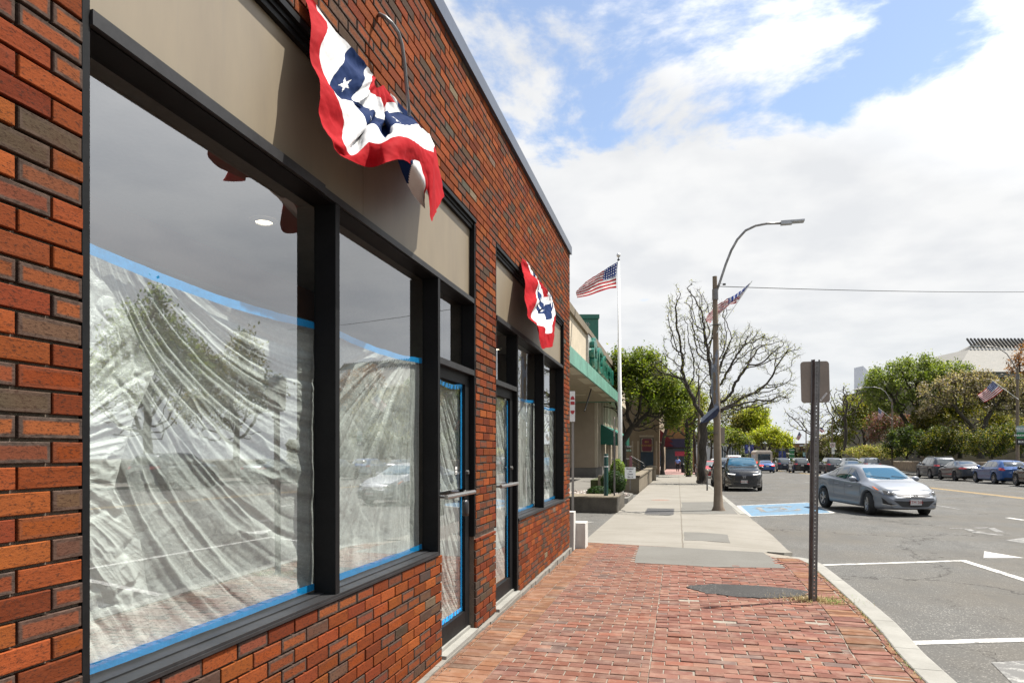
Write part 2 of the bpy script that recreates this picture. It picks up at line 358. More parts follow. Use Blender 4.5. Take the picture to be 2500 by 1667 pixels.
# ================================================================== storefront building
WX = -1.68
bld = empty('brick_storefront', (WX, 5, 0), 0, 'low red brick storefront with black window frames and dark metal roof edge', 'building')
def BP(mb, name, mt, parent=bld, smooth=False):
    o = mb.build(name, mt, None, smooth); o.parent = parent
    off = Vector((0, 0, 0)); p = parent
    while p is not None: off += p.location; p = p.parent
    o.location = -off; return o
Z0 = 1.521 - 30*.0677
OPEN = [(1.617, 4.70, .74, 3.47), (4.70, 5.559, -.3, 3.47), (6.218, 7.16, -.3, 3.47), (7.16, 10.177, .74, 3.47)]
random.seed(3)
PAL = [((.46, .105, .030), .0, 9), ((.38, .080, .026), .0, 8), ((.30, .060, .024), .0, 6), ((.40, .10, .038), 1.0, 10), ((.30, .085, .045), 1.0, 7), ((.19, .095, .06), .85, 3), ((.13, .08, .055), .6, 2), ((.34, .22, .15), .0, .5), ((.15, .115, .09), 0, .5), ((.42, .085, .022), .25, 6)]
def brick(mb, y0, y1, z0, z1, x, outward=1):
    c, fl, _ = random.choices(PAL, [p[2] for p in PAL])[0]; k = random.uniform(.42, .68); col = (c[0]*k*.81, c[1]*k*random.uniform(.84, 1.05), c[2]*k*.95, fl)
    j = random.uniform(-.0015, .0015); b = .0022; xf = x+j; L_, h = y1-y0, z1-z0; ta = random.uniform(-.0012, .0012)
    vs = [(x-.02, y0, z0), (x-.02, y1, z0), (x-.02, y1, z1), (x-.02, y0, z1), (xf-b, y0, z0), (xf-b, y1, z0), (xf-b, y1, z1), (xf-b, y0, z1), (xf-ta, y0+b, z0+b), (xf+ta, y1-b, z0+b), (xf+ta, y1-b, z1-b), (xf-ta, y0+b, z1-b)]
    fs = [(8, 9, 10, 11), (4, 5, 9, 8), (5, 6, 10, 9), (6, 7, 11, 10), (7, 4, 8, 11), (0, 1, 5, 4), (1, 2, 6, 5), (2, 3, 7, 6), (3, 0, 4, 7)]
    m0 = (b, b)
    edge = [(0, 0)]*4
    # uv = distance to nearest ends, folded by the shader through four triangles
    cy, cz = (y0+y1)/2, (z0+z1)/2
    o = len(mb.v)
    inner_y = max(b*2, min(.016, L_/2-.004)); inner_z = .016
    vs += [(xf, y0+inner_y, z0+inner_z), (xf, y1-inner_y, z0+inner_z), (xf, y1-inner_y, z1-inner_z), (xf, y0+inner_y, z1-inner_z)]
    fs = [(12, 13, 14, 15), (8, 9, 13, 12), (9, 10, 14, 13), (10, 11, 15, 14), (11, 8, 12, 15)]+fs[1:]
    e0, ei = (0.0, .03), (.02, .03)
    uv = [[ei]*4]+[[e0, e0, ei, ei]]*4+[[e0]*4]*8
    mb.add(vs, fs, uv, col)
wb = MB(); row = 0; z = Z0
while z < 4.64:
    off = 0 if row % 2 == 0 else .10175
    y = 1.617+off-.2035*24
    while y < 10.735:
        a, b_ = y+.0048, y+.2035-.0048; z0, z1 = z+.0048, min(z+.0677-.0048, 4.638)
        segs = [(max(a, -2.6), min(b_, 10.737))]
        for (oy0, oy1, oz0, oz1) in OPEN:
            if z1 > oz0+.004 and z0 < oz1-.004:
                if z0 < oz0-.018 and z1 > oz0: z1 = oz0-.003; continue
                if z1 > oz1+.018 and z0 < oz1: z0 = oz1+.003; continue
                ns = []
                for s0, s1 in segs:
                    if s1 <= oy0 or s0 >= oy1: ns.append((s0, s1)); continue
                    if s0 < oy0: ns.append((s0, oy0-.001))
                    if s1 > oy1: ns.append((oy1+.001, s1))
                segs = ns
        for s0, s1 in segs:
            if 1.6 < s0 and s1 < 4.71 and z0 < .74:           # courses under the big window end full height at the sill
                if z0 > .70: continue
                if s1-s0 > .014: brick(wb, s0, s1, z0+.0295, z+.0677-.0048+.0295, WX)
                continue
            if s1-s0 > .014 and z1-z0 > .012: brick(wb, s0, s1, z0, z1, WX)
        y += .2035
    z += .0677; row += 1
BP(wb, 'brick_face', MB_)
mb = MB()      # mortar body, 10 mm behind the brick faces
xb, xf = -1.98, WX-.018
for (y0, y1, z0, z1) in [(-2.6, 1.617, -.3, 4.64), (1.617, 4.70, -.3, .74), (1.617, 5.559, 3.47, 4.64), (5.559, 6.218, -.3, 4.64), (6.218, 10.177, 3.47, 4.64), (7.16, 10.177, -.3, .74), (10.177, 10.735, -.3, 4.64)]:
    mb.box((xb, y0, z0), (xf, y1, z1))
mb.box((-14, 10.45, -.4), (-1.985, 10.733, 4.64)); mb.box((-14, -2.6, -.3), (-1.985, -2.3, 4.64)); mb.box((-14.3, -2.6, -.4), (-14, 10.7, 4.64))
BP(mb, 'wall', M_MORT)
mb = MB(); mb.box((-14.3, -2.6, 4.50), (-2.0, 10.7, 4.60)); BP(mb, 'roof', M_CONCP)
mb = MB(); yy = -2.6
while yy < 10.76:
    y2 = min(yy+3.05, 10.765); mb.box((-2.02, yy+.0015, 4.64), (WX+.028, y2-.0015, 4.755)); mb.box((WX+.0285, yy+.0015, 4.632), (WX+.032, y2-.0015, 4.757)); yy += 3.05
mb.box((-14.3, 10.738, 4.64), (-2.022, 10.765, 4.755))
BP(mb, 'parapet_coping', M_COPE)
# foundation and thresholds
mb = MB(); n = 60
for i in range(n):
    y0 = -2.5+13.22*i/n; y1 = y0+13.22/n; d = .040+.014*fbm(y0*2.1, 0, 3); mb.box((WX-.3, y0, -.4), (WX+d, y1, -.040+.006*fbm(y0, 5)))
BP(mb, 'foundation', m_conc('pale_foundation_concrete', (.34, .31, .26), (.24, .215, .18), None, sc=4))
for a_, b_ in ((4.715, 5.53), (6.24, 7.14)):
    mb = MB(); mb.box((WX-.28, a_, -.044), (WX+.030, b_, -.012)); mb.box((WX-.12, a_+.02, -.0115), (WX-.035, b_-.02, .014)); BP(mb, 'door_threshold', M_GRAN)
# frames
def frame_open(y0, y1, bars_y, sill, doorbays):
    f = MB(); rl = MB()
    XF, XG = WX-.004, -1.80
    def bx(a, b, c, d, xf=XF, xb=XG-.004, m=f): m.box((xb, a, c), (xf, b, d))
    zb = lambda y: .0
    lo0 = .0 if doorbays[0][0] <= y0+.01 else .7665
    lo1 = .0 if doorbays[0][1] >= y1-.01 else .7665
    bx(y0, y0+.026, lo0, 3.44); bx(y1-.026, y1, lo1, 3.44)             # jambs
    bx(y0, y1, 3.44, 3.47, WX+.006); bx(y0+.0265, y1-.0265, 3.415, 3.438, WX-.014); bx(y0+.0265, y1-.0265, 3.385, 3.4125, WX-.024)
    rl.box((XG-.02, y0+.027, 2.752), (WX-.006, y1-.027, 2.79)); f.box((XG-.02, y0+.027, 2.746), (WX-.02, y1-.027, 2.7515))
    rl.box((WX-.0055, y0+.027, 2.748), (WX+.006, min(3.0, y1-.03) if y0 < 3 else 8.3, 2.793))
    for s0, s1 in sill:
        rl.box((XG-.03, s0, .741), (WX+.008, s1, .754)); rl.box((XG-.03, s0, .7545), (WX+.001, s1, .766)); rl.box((XG-.03, s0, .7665), (WX-.07, s1, .772))
    for (a, b) in bars_y: bx(a, b, .7665 if not any(abs(a-q) < .06 or abs(b-q) < .06 for d in doorbays for q in d[:2]) else .0, 2.745)
    for a, b in doorbays: rl.box((XG-.02, a, 2.136), (WX-.005, b, 2.182))
    BP(f, 'window_frame', M_FRAME); BP(rl, 'frame_rail', M_RAIL)
frame_open(1.617, 5.559, [(3.118, 3.161), (4.628, 4.673)], [(1.618, 4.626)], [(4.674, 5.532)])
frame_open(6.218, 10.177, [(7.10, 7.16), (8.585, 8.63)], [(7.161, 10.176)], [(6.245, 7.099)])
# extra vertical face strip on the left jamb and the fascia panels
for (y0, y1, sp_) in [(1.644, 5.532, 3.52), (6.245, 10.15, 8.15)]:
    for a, b in ((y0, sp_-.0015), (sp_+.0015, y1)):
        m = MB(); m.box((-1.76, a, 2.797), (WX-.05, b, 3.384)); BP(m, 'fascia_panel', M_PANEL)
def pane(y0, y1, z0, z1, x=-1.793, parent=bld, name='window_pane'):
    m = MB(); m.add([(x, y0, z0), (x, y1, z0), (x, y1, z1), (x, y0, z1)], [(0, 1, 2, 3)]); return BP(m, name, M_GLASS, parent)
for a in [(1.644, 3.117, .773, 2.745), (3.162, 4.627, .773, 2.745), (4.674, 5.532, 2.183, 2.745), (6.245, 7.099, 2.183, 2.745), (7.161, 8.584, .773, 2.745), (8.631, 10.15, .773, 2.745)]: pane(*a)
def door(y0, y1):
    d = MB(); X0, X1 = -1.775, -1.73
    d.box((X0, y0, .02), (X1, y0+.05, 2.134)); d.box((X0, y1-.115, .02), (X1, y1, 2.134)); d.box((X0, y0+.05, .02), (X1-.001, y1-.115, .155)); d.box((X0, y0+.05, 2.05), (X1-.001, y1-.115, 2.134))
    o = BP(d, 'door', M_FRAME); pane(y0+.05, y1-.115, .155, 2.03, -1.752, o, 'door_glass')
    m = MB(); m.tube([(WX+.03, y0+.03, 1.155), (WX+.03, y1-.12, 1.155)], .0175, 12)
    for yy in (y0+.06, y1-.15): m.tube([(WX-.05, yy, 1.155), (WX+.03, yy, 1.155)], .012, 8)
    h = BP(m, 'push_bar', M_STEEL, o)
    m = MB(); m.tube([(-1.731, y1-.06, 1.315), (-1.715, y1-.06, 1.315)], .017, 16); BP(m, 'lock_cylinder', M_STEEL, o)
    return o
d1 = door(4.676, 5.530); d2 = door(6.247, 7.097)
# small sticker on the first door's glass
m = MB(); m.box((-1.7515, 5.20, 1.30), (-1.7495, 5.265, 1.375)); st = BP(m, 'sticker', M_BLACK, d1)
m = MB()
for k, (a, b, c, e) in enumerate([(.008, .026, .045, .068), (.034, .056, .045, .068), (.008, .02, .02, .038), (.027, .04, .02, .038), (.045, .056, .02, .038), (.008, .056, .008, .013)]): m.box((-1.7493, 5.20+a, 1.30+b*0+c), (-1.7485, 5.20+b, 1.30+e))
BP(m, 'sticker_print', M_WHITE, st)
# interior
m = MB(); m.box((-13.99, -2.29, -.30), (-1.99, 10.44, -.045)); m.box((-1.989, 4.72, -.30), (-1.84, 5.53, -.0455)); BP(m, 'interior_floor', M_INF)
m = MB(); m.box((-13.98, -2.28, 3.02), (-1.985, 10.43, 3.10)); m.box((-3.55, -2.28, 2.72), (-3.40, 10.43, 3.018)); BP(m, 'interior_ceiling', M_CEIL)
m = MB(); m.box((-7.6, -2.28, -.04), (-7.5, 10.43, 3.018)); m.box((-7.49, 10.30, -.04), (-1.99, 10.43, 3.018)); m.box((-3.2, 5.62, -.04), (-1.99, 6.16, 3.018)); BP(m, 'interior_wall', M_INW)
m = MB(); m.box((-7.49, -2.27, 2.0), (-7.44, 10.29, 3.015)); m.box((-3.395, -2.27, 2.74), (-3.39, 10.42, 3.015)); BP(m, 'interior_wall_band', M_TERRA)
tl = NT('recessed_lamp_glow'); tl.P(color=(.8, .8, .8), emit=(1, .82, .6), es=4.5); M_LAMPG = tl.m
for (x, y) in [(-2.66, 2.05), (-2.66, 3.96), (-2.62, 5.88), (-2.62, 7.8), (-2.62, 9.7)]:
    m = MB(); m.lathe([(.055, 3.0), (.085, 3.012), (.085, 3.019)], (x, y, 0), 20); lt = BP(m, 'recessed_light', M_WHITE)
    m = MB(); m.lathe([(.001, 3.008), (.054, 3.008)], (x, y, 0), 20); BP(m, 'lamp_glow', M_LAMPG, lt)
# gooseneck pipe on the brickwork
m = MB(); P = [at_X(925, 38, -1.675), at_X(927, 36, -1.64), at_X(940, 42, -1.60), at_X(957, 58, -1.57), at_X(972, 80, -1.56), at_X(981, 108, -1.555), at_X(987, 150, -1.555), at_X(991, 195, -1.56), at_X(995, 235, -1.565), at_X(998, 268, -1.58), at_X(999, 280, -1.60)]
m.tube(P, .011, 10); tag(m.build('bent_pipe', mat('grey_galvanised_pipe', (.20, .20, .20), .45, .3), None, True), 'grey bent pipe arching out of the brickwork above the larger bunting', 'pipe')
# lockbox on the first door bar
lb = empty('lockbox', (WX+.03, 5.17, 1.05), 0, 'black key lockbox hanging from the push bar of the nearer glass door', 'lockbox')
m = MB(); m.lathe([(.0, -.075), (.030, -.072), (.036, -.05), (.036, .03), (.028, .052), (0, .056)], (0, 0, 0), 14); b = m.build('lockbox_body', M_LOCK, lb, True); b.scale = (.75, 1.05, 1)
m = MB(); m.tube([(0, -.016, .05), (0, -.017, .10), (0, -.008, .13), (0, .008, .13), (0, .017, .10), (0, .016, .05)], .005, 8); m.build('shackle', M_LOCK, lb, True)
# ------------------------------------------------------------------ plastic sheets and tape behind the glass
def sheet(name, label, y0, y1, z0, z1, x, focus, seed, amp=.016, mt=None, nY=150, nZ=190, group=None, tape=(1,1,0,0), bulge=.03, freq=34, curl=.45, crum=.35, parent_extra=None, edge=None):
    ms = MB(); rnd = seed*7.3
    root = empty(name, (x, (y0+y1)/2, z0), 0, label, 'plastic sheet', group); UVX = []
    fy, fz = focus
    for i in range(nZ+1):
        for j in range(nY+1):
            a = j/nY; b = i/nZ; y = y0+(y1-y0)*a; zz = z0+(z1-z0)*b
            if edge: y = y0+(edge(b)-y0)*a
            dy, dz = y-fy, zz-fz; r = math.hypot(dy, dz)+.05; th = math.atan2(dz, dy)-curl*r
            f1 = 1-min(1, abs(fbm(th*freq*.16+rnd, r*.22, 5, 2))*2.6)
            f2 = 1-min(1, abs(fbm(th*freq*.5+rnd, r*.5, 2, 2))*2.6)
            f3 = crum*(1-min(1, abs(fbm(y*7+rnd, zz*7, 7, 3))*2.8))
            wgt = min(1, r*1.3)*(.5+.5*fbm(y*1.5+rnd, zz*1.5, 1)+.3)
            e = min(1, 8*min(a, 1-a, b, 1-b))
            dx = (amp*1.5*f1*wgt+amp*.45*f2*(.3+wgt)+amp*.5*f3)*(.25+.75*e)+bulge*(fbm(y*1.1+rnd, zz*1.1, 4))*e; UVX.append((th*1.3, r))
            ms.v.append((-abs(dx), y-(y0+y1)/2, zz-z0))
    uv = []
    for i in range(nZ):
        for j in range(nY):
            k = i*(nY+1)+j; ms.f.append([k, k+1, k+nY+2, k+nY+1]); q = lambda ii, jj: UVX[ii*(nY+1)+jj]; ms.uv.append([q(i, j), q(i, j+1), q(i+1, j+1), q(i+1, j)])
    ms.build('sheet', mt or M_PLAS, root, True)
    def tp(ya, yb, za, zb, horiz=True):
        t = MB(); n = 40; wob = seed*3.1
        for i in range(n+1):
            s = i/n
            for k in (0, 1):
                nzv = .006*fbm(s*6+wob, k*3.3)*(1 if k else .6)
                if horiz: t.v.append((.020+.002*fbm(s*20, k), ya+(yb-ya)*s-(y0+y1)/2, (zb if k else za)+nzv-z0-.03*math.sin(s*math.pi)*(1 if za > 1.5 else 0)))
                else: t.v.append((.018, (yb if k else ya)-(y0+y1)/2, za+(zb-za)*s-z0))
        for i in range(n): t.f.append([2*i, 2*i+2, 2*i+3, 2*i+1])
        t.build('tape', M_TAPE, root)
    if tape[0]: tp(y0, y1, z1-.012, z1+.024)
    if tape[1]: tp(y0, y1, z0-.002, z0+.034)
    if tape[2]: tp(y0, y0+.04, z0, z1, False)
    if tape[3]: tp(y1-.04, y1, z0, z1, False)
    return root
sheet('plastic_sheet', 'clear plastic sheet with long sweeping folds taped inside the largest shop window', 1.65, 3.155, .785, 2.13, -1.825, (1.70, 2.45), 1, .018, nY=300, nZ=300, bulge=.04, freq=34, curl=.28)
sheet('plastic_sheet', 'plastic sheet with a steep pleat inside the second shop window, left of the nearer door', 3.165, 4.62, .785, 2.14, -1.825, (4.60, 2.35), 2, .018, bulge=.04, nY=220, nZ=220, freq=26, curl=.05)
sheet('plastic_sheet', 'tall plastic sheet taped inside the nearer glass door above its push bar', 4.74, 5.40, 1.18, 2.03, -1.772, (5.0, 2.9), 3, .018, tape=(1, 0, 0, 1))
sheet('plastic_sheet', 'plastic sheet taped inside the nearer glass door below its push bar', 4.74, 5.40, .165, 1.13, -1.772, (5.0, 1.9), 4, .018, tape=(0, 1, 0, 1))
sheet('plastic_sheet', 'narrow plastic sheet taped inside the farther glass door', 6.31, 6.97, .165, 2.03, -1.772, (6.6, 2.8), 5, .018, tape=(0, 0, 0, 1))
sheet('plastic_sheet', 'plastic sheet with a taped notice behind the window right of the farther door', 7.17, 8.58, .785, 2.13, -1.83, (8.7, 2.5), 6, .026)
sheet('plastic_sheet', 'plastic sheet taped inside the window nearest the building corner', 8.635, 10.14, .785, 2.12, -1.83, (9.2, 2.7), 7, .020)
sheet('crumpled_plastic_sheet', 'milky crumpled heap of spare plastic hanging at the left edge of the largest shop window', 1.645, 1.9, .79, 2.10, -1.8105, (1.55, 1.45), 9, .022, M_PLAS2, 130, 260, tape=(0, 0, 0, 0), bulge=.03, freq=12, crum=.9, curl=-.1,
      edge=lambda b: 1.655+np.interp(b, [0, .04, .15, .30, .44, .62, .75, .91, 1], [.33, .365, .36, .325, .21, .29, .385, .24, .10]))
nt = empty('paper_notice', (-1.80, 7.30, 1.45), 0, 'white paper notice framed in blue tape on the window right of the farther door', 'notice')
m = MB(); m.box((-.001, -.11, -.26), (.001, .11, .14)); m.build('paper', M_WHITE, nt)
m = MB(); m.box((.0015, -.13, .12), (.003, .16, .16)); m.box((.0015, -.13, -.28), (.003, .16, -.24)); m.box((.0016, .095, -.24), (.0031, .13, .12)); m.build('tape', M_TAPE, nt)
# ================================================================== ground, sidewalk, road
def sh_clip(poly, rect):           # clip a polygon by a convex one
    out_ = list(poly)
    for i in range(len(rect)):
        a, b = rect[i], rect[(i+1) % len(rect)]; inp = out_; out_ = []
        if not inp: break
        def side(p): return (b[0]-a[0])*(p[1]-a[1])-(b[1]-a[1])*(p[0]-a[0])
        for k in range(len(inp)):
            p, q = inp[k-1], inp[k]; sp_, sq = side(p), side(q)
            if sq >= 0:
                if sp_ < 0: t = sp_/(sp_-sq); out_.append((p[0]+(q[0]-p[0])*t, p[1]+(q[1]-p[1])*t))
                out_.append(q)
            elif sp_ >= 0: t = sp_/(sp_-sq); out_.append((p[0]+(q[0]-p[0])*t, p[1]+(q[1]-p[1])*t))
    return out_
def strip(name, mt, xs, ys, zf, kind='structure', parent=None):
    m = MB(); nx, ny = len(xs), len(ys)
    for y in ys:
        for x in xs: m.v.append((x, y, zf(x, y)))
    for j in range(ny-1):
        for i in range(nx-1): k = j*nx+i; m.f.append([k, k+1, k+nx+1, k+nx])
    return tag(m.build(name, mt, parent), kind=kind)
ys = [-120, -30, -5, 0, 5, 10, 20, 40, 80, 160, 320, 700, 1500]
strip('ground', M_ASPH, [-700, -60, -20, -6, -1.0, 2, 8, 14, 21, 40, 80, 700], ys, lambda x, y: rz(min(max(x, 2), 40), y))
CURB_O = [(1.46, -2), (1.66, 2), (1.80, 4.6), (1.83, 5.33), (1.85, 5.85), (1.90, 6.35), (1.95, 6.95), (1.975, 7.97), (1.99, 9.02), (2.0, 10.0), (2.0, 10.7), (1.97, 11.2), (1.88, 11.6)]
CURB_I = [(1.27, -2), (1.47, 2), (1.60, 4.6), (1.62, 5.33), (1.65, 5.85), (1.70, 6.35), (1.74, 6.95), (1.775, 7.97), (1.80, 9.02), (1.815, 10.0), (1.81, 10.6), (1.77, 10.95), (1.66, 11.25)]
BR_POLY = [(-1.66, -2)]+[(x+.01, y) for x, y in CURB_I]+[(1.38, 11.52), (.4, 11.72), (-.7, 11.93), (-1.66, 12.12)]
m = MB(); m.prism(BR_POLY, -.5, lambda x, y: gz(y)-.007); tag(m.build('brick_sidewalk_bed', M_BED), kind='structure')
def curb_piece(seg_o, seg_i, drop0=0, drop1=0):
    m = MB(); n = len(seg_o)
    for i, (o, q) in enumerate(zip(seg_o, seg_i)):
        k = drop0+(drop1-drop0)*i/(n-1); zt = gz(o[1])+.006-k
        dx, dy = o[0]-q[0], o[1]-q[1]; L_ = math.hypot(dx, dy); ux, uy = dx/L_, dy/L_
        m.v += [(q[0], q[1], -.6), (q[0], q[1], zt-.004), (q[0]+ux*.008, q[1]+uy*.008, zt+.003), (o[0]-ux*.018, o[1]-uy*.018, zt), (o[0]-ux*.004, o[1]-uy*.004, zt-.007), (o[0]+ux*.003, o[1]+uy*.003, zt-.02), (o[0]+ux*.02, o[1]+uy*.02, -.6)]
    for i in range(n-1):
        for k in range(6): a = i*7+k; m.f.append([a, a+1, a+8, a+7])
    m.f.append([0, 1, 2, 3, 4, 5, 6][::-1]); m.f.append([(n-1)*7+k for k in range(7)])
    return m
def curve_pts(pts, s0, s1, n=5):
    # points between arc parameters (index space)
    out_ = []
    for i in range(n):
        s = s0+(s1-s0)*i/(n-1); k = min(int(s), len(pts)-2); t = s-k; out_.append((pts[k][0]*(1-t)+pts[k+1][0]*t, pts[k][1]*(1-t)+pts[k+1][1]*t))
    return out_
cuts = [0, 1.0, 2.0, 3.05, 4.15, 5.9, 8.05, 9.75, 11.0, 12.0]
mm = MB()
for a, b in zip(cuts[:-1], cuts[1:]):
    p = curb_piece(curve_pts(CURB_O, a+.006, b-.006), curve_pts(CURB_I, a+.006, b-.006), .0 if a < 9 else (a-9.7)*.03 if a > 9.7 else 0, 0 if b < 10 else (b-9.7)*.03); mm.add(p.v, p.f)
p = curb_piece([(1.88, 11.60), (1.66, 11.74), (1.40, 11.80)], [(1.66, 11.25), (1.56, 11.42), (1.36, 11.52)], .07, .09); mm.add(p.v, p.f)
tag(mm.build('curb', M_GRAN), kind='structure')
# pavers
random.seed(11); pv = MB()
BRC = [((0.351, 0.166, 0.124), 8), ((0.376, 0.185, 0.134), 7), ((0.314, 0.151, 0.118), 3.5999999999999996), ((0.389, 0.204, 0.146), 4), ((0.277, 0.145, 0.118), 2.4), ((0.265, 0.176, 0.152), 1.7999999999999998), ((0.389, 0.16, 0.109), 5)]
BRR = [((0.389, 0.176, 0.134), 9), ((0.413, 0.194, 0.146), 7), ((0.351, 0.157, 0.124), 6), ((0.426, 0.225, 0.162), 4), ((0.302, 0.163, 0.137), 1.2), ((0.308, 0.213, 0.186), 1.2), ((0.426, 0.169, 0.115), 5)]
BRB = [((0.417, 0.2, 0.11), 7), ((0.368, 0.175, 0.103), 5), ((0.43, 0.219, 0.122), 4), ((0.33, 0.163, 0.103), 4), ((0.293, 0.188, 0.134), 1.2)]
def lay(region, x0, x1, y0, y1, L_, Wd, gap, pal, ang=0, jit=.0015, warp=None, stag=.5, tilt=.004, holes=()):
    ca, sa = math.cos(ang), math.sin(ang); ri = 0; y = y0
    while y < y1:
        x = x0+(ri % 2)*stag*L_+random.uniform(-.02, .02)*jit*100
        while x < x1:
            jx, jy, ja = random.gauss(0, jit), random.gauss(0, jit), random.gauss(0, jit*3)
            cx_, cy_ = x+L_/2+jx, y+Wd/2+jy; hl, hw = L_/2-gap/2+random.uniform(-.001, .001), Wd/2-gap/2+random.uniform(-.001, .001)
            if warp: dx_, dy_ = warp(cx_, cy_); cx_ += dx_; cy_ += dy_
            rect = []
            for sx, sy in ((-1,-1),(1,-1),(1,1),(-1,1)):
                lx, ly = sx*hl, sy*hw; lx, ly = lx*math.cos(ja)-ly*math.sin(ja), lx*math.sin(ja)+ly*math.cos(ja)
                px, py = cx_+lx, cy_+ly; rect.append((px*ca-py*sa, px*sa+py*ca))
            x += L_
            c0 = (sum(p[0] for p in rect)/4, sum(p[1] for p in rect)/4)
            if any(h(*c0) for h in holes): continue
            pl = sh_clip(region, rect)
            if len(pl) < 3: continue
            A = abs(sum(pl[k-1][0]*pl[k][1]-pl[k][0]*pl[k-1][1] for k in range(len(pl)))/2)
            if A < .0002: continue
            dz = random.gauss(0, jit*.9); tx, ty = random.gauss(0, tilt), random.gauss(0, tilt)
            zt = lambda q: gz(q[1])+dz+tx*(q[0]-c0[0])+ty*(q[1]-c0[1])
            c = random.choices([p[0] for p in pal], [p[1] for p in pal])[0]; k = random.uniform(.31, .47); col = (c[0]*k, c[1]*k, c[2]*k, 1)
            n = len(pl); cen = (sum(p[0] for p in pl)/n, sum(p[1] for p in pl)/n)
            ins = []
            for q in pl:
                d = math.hypot(q[0]-cen[0], q[1]-cen[1])+1e-6; s = max(.6, 1-.004/d); ins.append((cen[0]+(q[0]-cen[0])*s, cen[1]+(q[1]-cen[1])*s))
            vs = [(q[0], q[1], zt(q)) for q in ins]+[(q[0], q[1], zt(q)-.003) for q in pl]+[(q[0], q[1], zt(q)-.03) for q in pl]
            fs = [list(range(n))]+[[k2+n, (k2+1) % n+n, (k2+1) % n, k2] for k2 in range(n)]+[[k2+2*n, (k2+1) % n+2*n, (k2+1) % n+n, k2+n] for k2 in range(n)]
            pv.add(vs, fs, None, col)
        y += Wd; ri += 1
def curb_in(y): return np.interp(y, [p[1] for p in CURB_I], [p[0] for p in CURB_I])
bord = .34
inpatch = lambda x, y: ((x-.78)/.62)**2+((y-8.08)/.33)**2 < .9
conc_patch_poly = [(-.66, 11.86), (-.61, 9.88), (.45, 9.76), (1.42, 9.9), (1.33, 11.50), (.4, 11.70)]
inconc = lambda x, y: -.60 < x < 1.36 and 9.95 < y < 11.6
wave = lambda x, y: (0, .05*math.sin(x*1.7+.6)*min(1, max(0, (9.5-y)/4))-.10*max(0, x-.2)**1.5*max(0, (8.5-y)/6))
lay([(-1.655, -2), (-1.27, -2), (-1.27, 12.04), (-1.655, 12.11)], -2, -1.2, -2, 12.2, .197, .0985, .006, BRB, 0, .0012, stag=0)
lay([(-1.265, -2), (-.20, -2), (-.20, 11.84), (-1.265, 12.03)], -1.7, 0, -2, 12.2, .206, .102, .0095, BRC, 0, .0012, holes=(inconc,))
lay([(-.195, -2)]+[(x-bord, y) for x, y in CURB_I[:-1]]+[(1.36, 11.2), (1.34, 11.5), (-.195, 11.83)], -.4, 2, -2.4, 12.2, .205, .1015, .008, BRR, 0, .003, warp=wave, tilt=.011, holes=(inconc, inpatch))
b1 = [(x-bord+.008, y) for x, y in CURB_I[:-1]]; b2 = [(x-.004, y) for x, y in CURB_I[:-1]]
lay(b1+b2[::-1], 1.0, 2.2, -2, 11.6, .33, .101, .008, BRR[:3]+BRB, 0, .003, warp=lambda x, y: (curb_in(y)-1.72, -.12*(x-1.6)), stag=0, tilt=.012)
tag(pv.build('brick_sidewalk', MPV), kind='structure')
def blob(name, mt, pts, z, kind='structure', sub=3, rough=.02, seed=0, th=.006):
    P = []
    n = len(pts)
    for i in range(n):
        p0, p1 = Vector(pts[i]), Vector(pts[(i+1) % n])
        for k in range(sub):
            q = p0.lerp(p1, k/sub); P.append((q.x+rough*fbm(q.x*4+seed, q.y*4), q.y+rough*fbm(q.x*4, q.y*4+seed+9)))
    m = MB(); m.prism(P, lambda x, y: z(x, y)-.03, lambda x, y: z(x, y)+th); return tag(m.build(name, mt), kind=kind)
g_ = lambda x, y: gz(y)
blob('concrete_patch', M_CONCD, conc_patch_poly, g_, rough=.03, th=.004)
blob('asphalt_patch', M_ASPHD, [(.78+.66*math.cos(a)*(1+.1*math.sin(3*a)), 8.08+.36*math.sin(a)) for a in [k*math.pi/12 for k in range(24)]], g_, rough=.09, seed=3, th=.007, sub=4)
# concrete walk: driveway crossing, then kerbed walk
def cz(x, y):
    z = gz(y)
    if 11.4 < y < 19.2: z -= .10*max(0, (x-.5)/1.4)*min(1, (y-11.4)/1.2, (19.2-y)/.6)
    return z
m = MB(); poly = [(-1.66, 12.125), (-.7, 11.935), (.4, 11.725), (1.36, 11.53), (1.43, 11.81), (1.68, 11.75), (1.86, 12.1), (1.93, 15), (1.92, 18.3), (1.84, 19.25), (1.66, 19.3), (1.64, 68), (-1.66, 68)]
xs = [-1.66, -1.0, -.3, .4, 1.0, 1.5]
ysn = [11.3+.35*k for k in range(25)]+[20.4+.8*k for k in range(60)]
m = MB()
for j, (ya, yb) in enumerate(zip(ysn[:-1], ysn[1:])):
    for xa, xb_ in zip([-1.66, -1.0, -.3, .4, .9, 1.4], [-1.0, -.3, .4, .9, 1.4, 2.2]):
        pl = sh_clip(poly, [(xa, ya), (xb_, ya), (xb_, yb), (xa, yb)])
        if len(pl) > 2: m.add([(x, y, cz(x, y)) for x, y in pl], [list(range(len(pl)))])
bm = bmesh.new(); o = m.build('concrete_sidewalk', M_CONC); bm.from_mesh(o.data); bmesh.ops.remove_doubles(bm, verts=bm.verts, dist=.001)
ex = bmesh.ops.extrude_edge_only(bm, edges=[e for e in bm.edges if e.is_boundary])
for v_ in ex['geom']:
    if isinstance(v_, bmesh.types.BMVert): v_.co.z -= .5
bm.to_mesh(o.data); bm.free(); tag(o, kind='structure')
p = MB()
for a, b in [(19.32+3.0*k, 19.32+3.0*k+2.985) for k in range(17)]:
    q = curb_piece([(1.83, a), (1.83, b)], [(1.645, a), (1.645, b)]); p.add(q.v, q.f)
q = curb_piece([(1.82, 19.28), (1.0, 19.28)], [(1.82, 19.44), (1.0, 19.44)], .06, .0)
tag(p.build('curb', M_GRAN), kind='structure')
